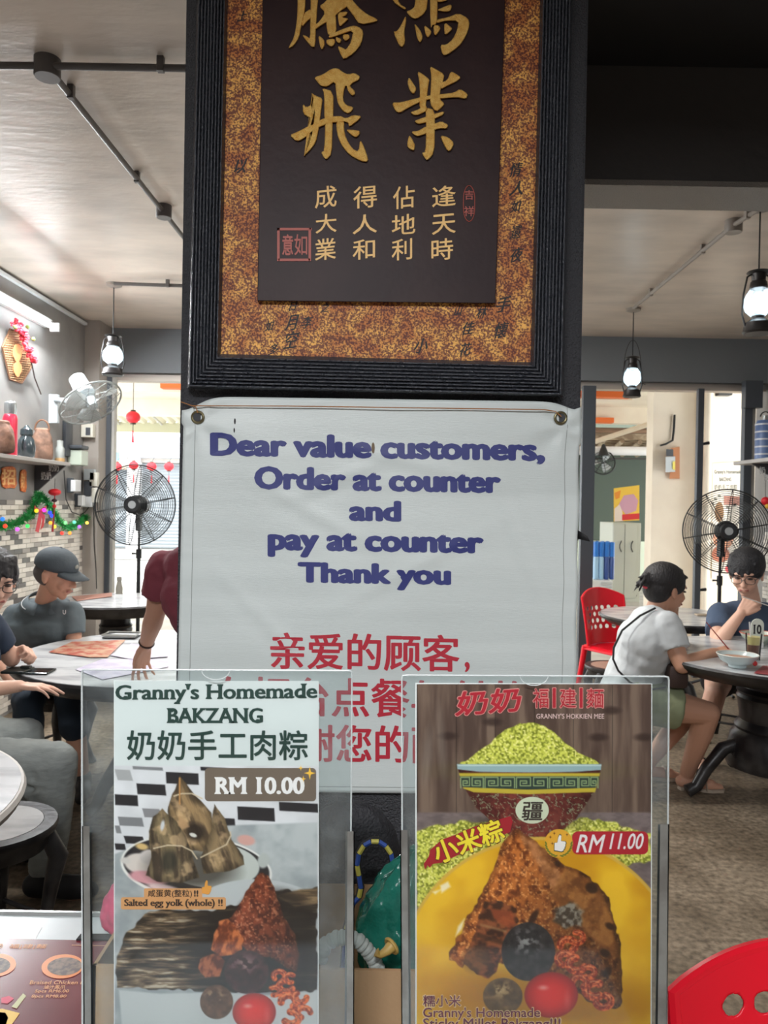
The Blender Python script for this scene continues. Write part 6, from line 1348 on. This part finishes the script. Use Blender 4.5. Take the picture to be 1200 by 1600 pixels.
MB().tube([q+V3((x*.09, y*.05, .02)) for x, y in ((-1, -1), (1, -1), (1, 1), (-1, 1))], .006, 6, closed=True).build('rim', mat('tray_rim', (190, 190, 186), .3, metal=.5), t)
q = G(45, 1050, .752); t = thing('phone_wallet', 'open black leather phone wallet on the table beside the hand', 'wallet', q)
MB().box(q+V3((-.1, -.05, 0)), q+V3((.0, .06, .012)), bev=.004).build('cover', mat('black_leather', (40, 46, 44), .4), t); MB().box(q+V3((.004, -.05, 0)), q+V3((.1, .05, .008)), bev=.003).build('phone', mat('phone_glass', (30, 34, 36), .1), t)
MB().box(q+V3((-.045, .01, .012)), q+V3((.0, .035, .022)), bev=.004).build('strap_loop', mat('black_leather', (40, 46, 44), .4), t)
# far left table: napkin holder and mat
q = G(186, 934, .752); t = thing('condiment_bottle', 'grey condiment bottle on the far left table by the opening', 'bottle', q)
MB().lathe([(.022, 0), (.026, .02), (.026, .08), (.018, .11), (.016, .13), (.02, .135), (.018, .16), (0, .165)], q, 20).build('body', mat('grey_bottle', (126, 122, 112), .5), t, True); MB().box(q+V3((-.02, -.03, .0)), q+V3((.04, -.025, .03))).build('card', M_white, t)
sheet([(112, 932), (175, 926), (175, 932), (120, 939)], mat('reddish_place_mat', (176, 130, 116), .5), 'place_mat', 'reddish place mat on the far left table', 'mat')
# right table
def bowl(px, py, r, h, lab, m_out, m_in, soup, z=.752):
    q = G(px, py, z); t = thing('noodle_bowl', lab, 'bowl', q)
    MB().lathe([(r*.42, 0), (r*.45, .012), (r*.5, .015), (r*.82, h*.5), (r, h), (r*.97, h), (r*.8, h*.5), (r*.45, h*.2), (0, h*.18)], q, 40).build('bowl_body', m_out, t, True)
    MB().torus(q+V3((0, 0, h)), (0, 0, 1), r*.985, .0025, 40, 6).build('bowl_rim', m_in, t, True)
    MB().lathe([(r*.86, h*.72), (r*.6, h*.78), (0, h*.8)], q, 32).build('soup', soup, t, True); return t, q
M_por = mat('blue_white_porcelain', (206, 222, 222), .2); M_soup = mat('orange_broth', (206, 150, 110), .3, col2=(176, 110, 76), nscale=40)
t, q = bowl(1152, 1042, .095, .062, 'white bowl of noodle soup on the dark-rimmed table', M_por, mat('pale_rim', (228, 230, 222), .2), M_soup)
MB().ell(q+V3((.055, -.062, .03)), (.012, .006, .012)).build('flower_decoration', mat('red_glaze', (206, 60, 60), .3), t, True)
t, q = bowl(1185, 1006, .10, .062, 'red-rimmed bowl beyond the iced drink on the dark-rimmed table', mat('speckled_bowl', (214, 216, 206), .3, col2=(160, 180, 160), nscale=30), mat('red_rim', (190, 84, 60), .3), M_soup)
q = G(1177, 1030, .752); t = thing('iced_drink', 'tall glass of layered brown milk drink with straw', 'drink', q)
MB().lathe([(.028, .003), (.032, .075), (0, .075)], q, 28).build('brown_layer', mat('brown_tea', (128, 94, 80), .3), t, True); MB().lathe([(.032, .0755), (.036, .115), (0, .115)], q, 28).build('cream_layer', mat('cream_milk', (232, 218, 150), .3), t, True)
MB().lathe([(.031, 0), (.040, .13), (.0385, .13), (.0298, .002), (0, .002)], q, 28).build('glass', clear('thin_glass', (252, 254, 254), .03), t, True)
MB().cone(q+V3((-.01, 0, .05)), q+V3((-.028, -.01, .19)), .004, .004, 8).build('straw', M_white, t)
q = G(1183, 1012, .752); t = thing('number_stand', 'white rounded table number 10 stand behind the iced drink', 'sign', q)
P_ = [V3((-.035, 0, .03)), V3((.035, 0, .03))]+[V3((.035*math.cos(a), 0, .125+.035*math.sin(a))) for a in [math.pi*i/14 for i in range(15)]]
MB().prism([q+p for p in P_], (0, .004, 0)).build('plate', mat('number_plate', (222, 226, 214), .4), t); MB().box(q+V3((-.03, -.015, 0)), q+V3((.03, .02, .03)), bev=.004).build('base', M_white, t)
a, b = q+V3((-.022, -.001, .128)), q+V3((.022, -.001, .075))
text_fit('10', (0, 0, 100, 100), lambda x, y, l=0: V3((a.x+(b.x-a.x)*x/100, q.y-.0008-l, a.z+(b.z-a.z)*y/100)), bold=.04, serif=.04).build('lettering', M_blk, t)
sheet([(1178, 1052), (1192, 1040), (1240, 1044), (1232, 1058)], mat('maroon_menu_print', (150, 60, 66), .4), 'table_menu', 'maroon menu lying at the right edge of the dark-rimmed table', 'menu')
# far pale table
q = G(1098, 962, .752); one('napkin_box', MB().box(q+V3((-.05, -.03, 0)), q+V3((.05, .03, .012)), bev=.003), mat('tan_box', (176, 160, 140), .6), 'flat tan box on the pale far table', 'box')
# ================================================================= far right wall: shelf, tumbler, fan bracket
def shelf_right():
    y0 = 6.3; t = thing('wall_shelf', 'dark shelf bracket with tumbler at the right edge', 'shelf', (3.3, y0, 1.6)); z = W(1185, 724, y0).z
    MB().box((W(1172, 720, y0).x, y0-1.2, z), (3.415, y0+.3, z+.03), bev=.002).build('board', mat('shelf_edge', (176, 172, 168), .5), t)
    br = MB().prism([(W(1175, 728, y0).x, y0, z), (3.415, y0, z), (3.415, y0, z-.28)], (0, .02, 0)).build('bracket', mat('charcoal_board', (70, 70, 74), .6), t)
    text_fit('奶', (1186, 729, 1196, 741), lambda x, y, l=0: W(x, y, y0-.003-l), bold=.02).build('lettering', M_white, br)
    text_fit('奶', (1194, 741, 1201, 752), lambda x, y, l=0: W(x, y, y0-.003-l), bold=.02).build('lettering', M_white, br)
    c = V3((W(1195, 700, 6.2).x, 6.2, z+.03)); t = thing('blue_tumbler', 'tall blue checked tumbler with silver handle on the right shelf', 'tumbler', c)
    MB().lathe([(.075, 0), (.075, .28), (.06, .31), (0, .31)], c, 28).build('body', mat('blue_enamel', (92, 116, 160), .35), t, True)
    for k in range(5): MB().lathe([(.0765, .03+k*.06), (.0765, .042+k*.06)], c, 28).build('band', mat('silver_band', (196, 200, 206), .3), t, True)
    MB().cone(c+V3((0, 0, .31)), c+V3((0, 0, .35)), .03, .025, 20).build('lid', mat('brushed_steel', (190, 196, 198), .25, metal=.8), t, True)
    MB().tube([c+V3((.04*math.cos(a), 0, .34+.04*math.sin(a))) for a in [math.pi*i/10 for i in range(11)]], .005, 6).build('handle', M_blk, t, True)
    t = thing('wall_bauble', 'red ball ornament hanging at the right wall above the tiles', 'ornament', W(1196, 788, 6.3))
    MB().ell(W(1196, 783, 6.3), (.035, .035, .035)).build('ball', M_red, t, True); MB().ell(W(1199, 791, 6.28), (.02, .02, .02)).build('bell', mat('yellow_bell', (240, 190, 70), .4), t, True); MB().cone(W(1196, 783, 6.3), W(1196, 745, 6.3), .002, .002, 5).build('cord', M_blk, t)
shelf_right()
# poster on the neighbour's wall
def Pn(px, py, l=0.): return W(px, py, 8.09-l)
t = thing('wall_poster', 'faded rice-dumpling poster on the cream wall behind the right fan', 'poster', Pn(1138, 880))
polyslab([(1114, 724), (1163, 721), (1163, 905), (1112, 905)], .001, .006, Pn).build('paper', mat('faded_paper', (226, 218, 204), .8), t)
M_fi = mat('faded_ink', (120, 120, 110), .8)
text_fit("Granny's Homemade", (1116, 734, 1158, 742), Pn, bold=.03, lift=.008).build('lettering', M_fi, t); text_fit('BAKZANG', (1124, 746, 1143, 752), Pn, bold=.03, lift=.008).build('lettering', M_fi, t); text_fit('奶奶手工肉粽', (1116, 757, 1152, 766), Pn, bold=.01, lift=.008).build('lettering', M_fi, t)
MB().add([Pn(x, y, .008) for x, y in ((1131, 774), (1160, 776), (1160, 790), (1131, 789))], [(0, 1, 2, 3)]).build('price_patch', mat('faded_red_patch', (196, 140, 124), .8), t)
for x, y in ((1113, 786), (1118, 780), (1124, 775), (1137, 792), (1148, 789)): MB().add([Pn(x+a, y+b, .008) for a, b in ((-2.5, -2), (2.5, -1.6), (2.5, 2.2), (-2.5, 1.8))], [(0, 1, 2, 3)]).build('check_patch', M_fi, t)
for i, (x, y, rx, ry, c_) in enumerate(((1124, 800, 7, 16, (150, 116, 84)), (1130, 842, 16, 16, (210, 150, 120)), (1126, 866, 14, 13, (190, 120, 96)), (1137, 889, 4, 5, (236, 90, 96)))):
    MB().add([Pn(x+rx*math.cos(a), y+ry*math.sin(a), .008+i*.0003) for a in [2*math.pi*k/20 for k in range(20)]], [tuple(range(20))]).build('food_picture', mat('faded_food_%d' % i, c_, .8), t)
def Pc(px, py, l=0.): return W(px, py, 8.2-l)
t = thing('bell_box', 'white electric box on a wooden backing on the cream column', 'box', Pc(1053, 750)); polyslab([(1049, 700), (1062, 698), (1062, 748), (1046, 748)], .001, .05, Pc).build('backing', mat('orange_brown_wood', (196, 132, 90), .6), t)
polyslab([(1040, 714), (1055, 713), (1055, 737), (1040, 738)], .05, .12, Pc).build('body', M_gp, t); polyslab([(1041, 702), (1052, 702), (1052, 713), (1041, 713)], .05, .12, Pc).build('lid', M_dp, t); polyslab([(1051, 722), (1055, 720), (1055, 735), (1051, 733)], .121, .13, Pc).build('sticker', mat('yellow_sticker', (236, 222, 110), .6), t)
one('wall_conduit', MB().tube([Pc(1054, 648, .03), Pc(1053, 670, .03), Pc(1051, 688, .03), Pc(1040, 694, .03), Pc(1032, 696, .03)], .012, 6), M_fb, 'thin dark cable looping down the cream column to the electric box', 'cable')
one('ceiling_box', MB().box(W(1124, 617, 8.0), W(1138, 611, 8.1)), M_fb, 'small dark box on the cream wall under the beam', 'box')
one('downpipe', MB().cone((W(1107, 700, 7.9).x, 7.9, 0), (W(1107, 700, 7.9).x, 7.9, 3.05), .03, .03, 14), M_cream, 'cream downpipe beside the thin right post', 'pipe')
one('pipe_hook', MB().cone(W(1097, 694, 6.93), W(1108, 692, 6.93), .012, .016, 8), M_fb, 'short dark stub on the thin right post, upper', 'hook'); one('pipe_hook', MB().cone(W(1092, 922, 6.93), W(1103, 921, 6.93), .012, .016, 8), M_fb, 'short dark stub on the thin right post, lower', 'hook')
# cabinet, yellow poster, water bottles, vent box
cY = 10.0; gz = 0
def zc(x, y, Y=cY): return W(x, y, Y).z
x0, x1, x2 = W(957, 850, cY).x, W(994, 850, cY).x, W(1008, 850, cY).x
t = thing('metal_cabinet', 'pale grey two-door metal cabinet in the alley', 'cabinet', ((x0+x1)/2, cY, 0)); M_cab = mat('pale_grey_metal', (198, 202, 192), .5)
zt = zc(975, 817); MB().box((x0, cY, .3), (x1+.06, cY+.6, zt), bev=.004).build('carcass', M_cab, t)
xm = (x0+x1)/2
for a, b, s_ in ((x0+.005, xm-.004, 1), (xm+.004, x1, -1)):
    d = MB().box((a, cY-.018, .35), (b, cY-.001, zt-.02), bev=.003).build('door', M_cab, t); hx_ = b-.04 if s_ == 1 else a+.1
    MB().tube([(hx_+s_*0, cY-.02, zc(975, 845)), (hx_-.03, cY-.05, zc(975, 851)), (hx_-.03, cY-.05, zc(975, 856)), (hx_, cY-.02, zc(975, 862))], .007, 6).build('handle', M_fb, d)
MB().box((x0, cY, 0), (x1+.06, cY+.6, .3)).build('plinth', M_out, t)
t = thing('yellow_poster', 'bright yellow and red poster standing on the metal cabinet', 'poster', (xm, cY+.1, zt)); Py_ = lambda x, y, l=0: W(x, y, cY+.1-l)
polyslab([(959, 763), (999, 758), (999, 813), (959, 815)], 0, .02, Py_).build('board', mat('poster_yellow', (246, 206, 84), .6), t)
for P_, c_, l in (([(966, 790), (975, 774), (990, 772), (997, 782), (994, 798), (978, 804)], (214, 166, 190), .022), ([(960, 795), (968, 788), (972, 798), (974, 814), (960, 815)], (240, 226, 216), .023), ([(972, 804), (999, 802), (999, 811), (972, 813)], (226, 60, 66), .024), ([(960, 770), (970, 766), (968, 778), (962, 780)], (236, 150, 60), .0235)):
    MB().add([Py_(x, y, l) for x, y in P_], [tuple(range(len(P_)))]).build('printed_patch', mat('print_%d_%d' % (c_[0], c_[1]), c_, .6), t)
M_bb = mat('blue_bottle_cap', (40, 120, 210), .35); M_bw = mat('bottled_water_wrap', (160, 200, 232), .3)
for i in range(4):
    for j in range(2):
        xx = W(928+i*8.2, 860, 9.6).x; t = thing('water_bottle', 'blue-capped water bottle in the shrink pack, %s row, %s' % (['front', 'back'][j], ['next to the black post', 'second from the black post', 'second from the cabinet', 'next to the cabinet'][i]), 'bottle', (xx, 9.5+j*.2, zc(940, 905, 9.5)), 'water bottles in the alley'); c = t.location
        h = zc(940, 846, 9.5)-c.z; MB().lathe([(.03, 0), (.032, h*.55), (.02, h*.62), (0, h*.62)], c, 14).build('body', M_bw if i < 2 else mat('dark_blue_wrap', (50, 80, 150), .3), t, True); MB().lathe([(.031, h*.6), (.031, h*.98), (0, h)], c, 14).build('cap', M_bb, t, True)
t = thing('crate_stand', 'white slatted box under the water bottles', 'box', (W(945, 930, 9.5).x, 9.4, 0)); MB().box((W(924, 930, 9.35).x, 9.35, 0), (W(957, 930, 9.35).x, 9.85, zc(940, 905, 9.5)-.005), bev=.005).build('body', M_white, t)
for k in range(4): MB().box((W(938, 930, 9.34).x, 9.33, zc(945, 912+k*6, 9.34)), (W(956, 930, 9.34).x, 9.35, zc(945, 909+k*6, 9.34))).build('slat', M_gp, t)
# ceiling fan in the alley
q = W(943, 700, 12.0); t = thing('alley_fan', 'grey wall fan hanging under the alley roof', 'fan', q-V3((0, 0, .5)))
fc = W(941, 722, 12.0); MB().cone(W(943, 694, 12.0), W(943, 712, 12.0), .02, .09, 12).build('bracket', M_fb, t, True); guard(fc, (0, -1, .3), .2, .05, .003, 5, 8, M_fb, t, .012); blades(fc, (0, -1, .3), .18, 3, M_gp, t)
# ================================================================= COUNTER
CT = .9
struct('counter_top', MB().box((-1.3, .45, CT-.04), (.30, 1.105, CT)), mat('pale_grey_worktop', (196, 204, 206), .25, col2=(184, 192, 194), nscale=5))
struct('counter_base', MB().box((-1.28, .48, 0), (.28, 1.08, CT-.04)), M_dark)
struct('counter_edge', MB().cone((-1.3, 1.108, CT-.004), (.30, 1.108, CT-.004), .008, .008, 10), mat('chrome_trim', (196, 204, 206), .2, metal=.7))
struct('counter_joint', MB().prism([G(64, 1449, CT+.0003), G(66, 1449, CT+.0003), G(53, 1472, CT+.0003), G(51, 1472, CT+.0003)], (0, 0, .0004)), M_white)
# menu card on the counter (printed)
mz = CT+.001
def Pm(px, py, l=0.): return G(px, py, mz+l)
t = thing('counter_menu', 'laminated maroon menu sheet lying on the counter at lower left', 'menu', G(60, 1560, CT))
mc = [(-60, 1466), (178, 1471), (172, 1720), (-160, 1700)]
MB().prism([G(x, y, CT+.0002) for x, y in mc], (0, 0, .0008)).build('sheet', mat('laminated_maroon', (110, 40, 50), .22, col2=(96, 34, 44), nscale=6), t)
M_or = mat('orange_ink', (214, 150, 96), .4); M_pl = mat('orange_plate_print', (220, 132, 66), .35); M_fd = mat('brown_food_print', (84, 70, 66), .4, col2=(130, 110, 96), nscale=160)
for s, b, sh in (('福|建|麵', (14, 1475, 74, 1483), 0), ('Braised Chicken Feet', (46, 1532, 146, 1538), 0), ('滷汁鳳爪', (68, 1539, 102, 1545), 0), ('5pcs RM6.00', (54, 1546, 108, 1552), 0), ('8pcs RM8.80', (49, 1554, 104, 1560), 0), ('奶', (-6, 1474, 5, 1481), 0)):
    text_fit(s, b, Pm, bold=.012, lift=.0006, shear=.25).build('lettering', M_or, t)
def eli(cx, cy, rx, ry, m, l, nm): MB().add([Pm(cx+rx*math.cos(a)-ry*.2*math.sin(a), cy+ry*math.sin(a), l) for a in [2*math.pi*i/40 for i in range(40)]], [tuple(range(40))]).build(nm, m, t)
eli(98, 1510, 33, 19, M_pl, .0006, 'plate_picture'); eli(101, 1510, 27, 14, M_fd, .0008, 'food_picture'); eli(-6, 1508, 31, 18, M_pl, .0006, 'plate_picture'); eli(-8, 1509, 24, 13, M_fd, .0008, 'food_picture')
for P_, m_ in (([(2, 1559), (14, 1556), (22, 1560), (12, 1568), (2, 1567)], mat('pink_print', (196, 50, 84), .4)), ([(18, 1573), (36, 1552), (41, 1556), (26, 1576)], mat('pale_green_print', (186, 186, 140), .4)), ([(-10, 1578), (4, 1576), (31, 1583), (16, 1604), (-10, 1640)], mat('yellow_print', (214, 176, 70), .4)), ([(-10, 1582), (8, 1582), (13, 1590), (8, 1604), (-10, 1612)], M_fd)):
    MB().add([Pm(x, y, .0006) for x, y in P_], [tuple(range(len(P_)))]).build('printed_patch', m_, t)
MB().add([Pm(x, y, .0006) for x, y in ((112, 1476.3), (176, 1477.5), (176, 1478.3), (112, 1477.1))], [(0, 1, 2, 3)]).build('rule_line', M_or, t)
one('table_number_card', MB().prism([G(119, 1469.6, CT+.0012), G(126, 1461, CT+.0012), G(176, 1461, CT+.0012), G(178, 1470.6, CT+.0012)], (0, 0, .002)), M_blk, 'thin black card at the back edge of the counter', 'card', smooth=False)
# pink bag
pk = mat('pink_plastic_bag', (206, 74, 112), .35, bump=.2, bscale=30)
c = W(186, 1460, .95); c = V3((c.x-.03, 1.065, CT)); t = thing('pink_bag', 'crumpled pink plastic bag behind the left poster holder', 'bag', c); m = MB(); n = 20; V = []; rng = random.Random(8)
prof = [(.6, .0), (.9, .012), (1.0, .035), (.9, .055), (.75, .068), (.35, .082), (.2, .088)]
for k, (r, z) in enumerate(prof):
    for i in range(n): a = 2*math.pi*i/n; q = r*(1+.12*math.sin(3*a+k)+.06*rng.uniform(-1, 1)); V.append(c+V3((math.cos(a)*q*.032, math.sin(a)*q*.028, z*.85)))
o = make('body', V, [(k*n+i, k*n+(i+1) % n, (k+1)*n+(i+1) % n, (k+1)*n+i) for k in range(len(prof)-1) for i in range(n)]+[tuple(range((len(prof)-1)*n, len(prof)*n))], pk, t, 'all'); o.modifiers.new('s', 'SUBSURF').levels = 2; tx = bpy.data.textures.new('crumple_pink', 'CLOUDS'); tx.noise_scale = .02; d = o.modifiers.new('d', 'DISPLACE'); d.texture = tx; d.strength = .014; d.mid_level = .5; d.texture_coords = 'LOCAL'
# cardboard tray box
M_card = mat('cardboard', (172, 140, 104), .8, col2=(160, 128, 94), nscale=6, bump=.1, bscale=60)
by0, by1 = .83, 1.02; bxa, bxb = W(144, 1530, by0).x, W(712, 1530, by0).x; bz = W(560, 1516, by0).z
t = thing('cardboard_box', 'open shallow cardboard box behind the two poster holders', 'box', ((bxa+bxb)/2, (by0+by1)/2, CT))
for a, b in (((bxa, by0, CT), (bxb, by0+.004, bz)), ((bxa, by1-.004, CT), (bxb, by1, bz)), ((bxa, by0, CT), (bxa+.004, by1, bz)), ((bxb-.004, by0, CT), (bxb, by1, bz)), ((bxa, by0, CT), (bxb, by1, CT+.004))):
    MB().box(a, b).build('panel', M_card, t)
# green bag in the box
M_grn = mat('teal_plastic_bag', (30, 116, 100), .16, bump=.5, bscale=45, trans=.25, col2=(16, 104, 88), nscale=9)
def B(px, py, Y=.93): return W(px, py, Y)
c = V3((B(620, 1480).x, .925, CT+.0045)); t = thing('plastic_bag', 'translucent teal plastic bag bulging out of the cardboard box', 'bag', c); V = []; rng = random.Random(4); n = 40
rows = [(.0, 560, 690), (.04, 558, 694), (.085, 552, 696), (.12, 556, 694), (.15, 566, 690), (.18, 580, 686), (.205, 596, 682), (.225, 622, 676), (.235, 645, 668)]
for k, (z, xa, xb) in enumerate(rows):
    x0, x1 = B(xa, 1450).x, B(xb, 1450).x; cx, hw = (x0+x1)/2, (x1-x0)/2
    for i in range(n):
        a = 2*math.pi*i/n; q = 1+.07*math.sin(5*a+k*.7)+.06*math.sin(9*a-k*1.7)+.05*rng.uniform(-1, 1); V.append(V3((cx+math.cos(a)*hw*q, .925+math.sin(a)*min(.07, hw)*q, CT+.006+z*.76+.006*math.sin(7*a))))
o = make('body', V, [(k*n+i, k*n+(i+1) % n, (k+1)*n+(i+1) % n, (k+1)*n+i) for k in range(len(rows)-1) for i in range(n)]+[tuple(range((len(rows)-1)*n, len(rows)*n)), tuple(reversed(range(n)))], M_grn, t, 'all'); sb = o.modifiers.new('s', 'SUBSURF'); sb.levels = 2; sb.render_levels = 2
tx = bpy.data.textures.new('crumple', 'CLOUDS'); tx.noise_scale = .035; d = o.modifiers.new('d', 'DISPLACE'); d.texture = tx; d.strength = .02; d.mid_level = .6; d.texture_coords = 'LOCAL'
P_ = [B(612, 1478, .85), B(604, 1486, .845), B(594, 1492, .845), B(588, 1488, .845)]
t = thing('rolled_tie', 'gold brown twisted tie standing on the teal bag', 'tie', P_[-1]); MB().tube(P_, [.007, .005, .004, .005], 10).build('tie_body', mat('gold_brown_cord', (168, 138, 72), .5), t, True); MB().torus(P_[0], P_[0]-P_[1], .0085, .002, 20, 6).build('tie_end', mat('gold_brown_cord', (168, 138, 72), .5), t, True)
# coloured wrapped handle loop
t = thing('basket_handle', 'basket handle wrapped in blue and yellow bands between the holders', 'basket', B(568, 1515, .90)); t.location.z = CT+.004
loop = [(524, 1500), (530, 1450), (540, 1420), (553, 1405), (562, 1396), (566, 1370), (562, 1345), (560, 1322+20), (561, 1334), (567, 1322), (576, 1314), (588, 1311), (600, 1316), (610, 1326), (615, 1342), (613, 1356), (608, 1380)]
loop = [(536, 1512), (541, 1450), (550, 1412), (561, 1400), (564, 1386), (561, 1366), (558, 1350), (561, 1332), (569, 1319), (580, 1313), (592, 1313), (603, 1320), (611, 1332), (614, 1348), (610, 1370), (606, 1400)]
LP = [B(x, y, .955) for x, y in loop]
for i in range(len(LP)-1):
    MB().tube([LP[i].lerp(LP[i+1], q) for q in (0.02, .5, .98)], .0062, 8, flat=.6).build('band', mat('yellow_band', (196, 184, 84), .6) if i % 2 else mat('blue_band', (52, 82, 158), .6), t, True)
MB().tube(LP, .0045, 8).build('core', M_blk, t, True)
# grey ribbed hose
t = thing('ribbed_hose', 'pale ribbed hose curling out of the cardboard box', 'hose', B(560, 1512, .89)); t.location.z = CT+.004
hp = [(500, 1500), (508, 1476), (524, 1466), (542, 1464), (560, 1470), (572, 1482), (582, 1496), (590, 1512), (592, 1535)]; HP = [B(x, y, .862) for x, y in hp]; PP = []; rr = []
for i in range(len(HP)-1):
    for k in range(10): PP.append(HP[i].lerp(HP[i+1], k/10)); rr.append(.0085 if (k % 5) < 3 else .0072)
MB().tube(PP, rr, 12).build('hose', mat('pale_grey_rubber', (176, 182, 178), .6), t, True)
# black bag behind
c = V3((B(545, 1400, 1.04).x, 1.068, CT)); t = thing('black_bag', 'dark mesh bag standing between the poster holders at the back of the counter', 'bag', c)
V = []; rows = [(0, .07), (.06, .075), (.11, .072), (.15, .06), (.175, .04), (.185, .02)]
for k, (z, r) in enumerate(rows):
    for i in range(n): a = 2*math.pi*i/n; V.append(c+V3((math.cos(a)*r*(1+.04*math.sin(6*a)), math.sin(a)*r*.4, z)))
o = make('body', V, [(k*n+i, k*n+(i+1) % n, (k+1)*n+(i+1) % n, (k+1)*n+i) for k in range(len(rows)-1) for i in range(n)]+[tuple(range((len(rows)-1)*n, len(rows)*n))], mat('dark_mesh_cloth', (36, 36, 40), .7, bump=.5, bscale=220), t, 'all')
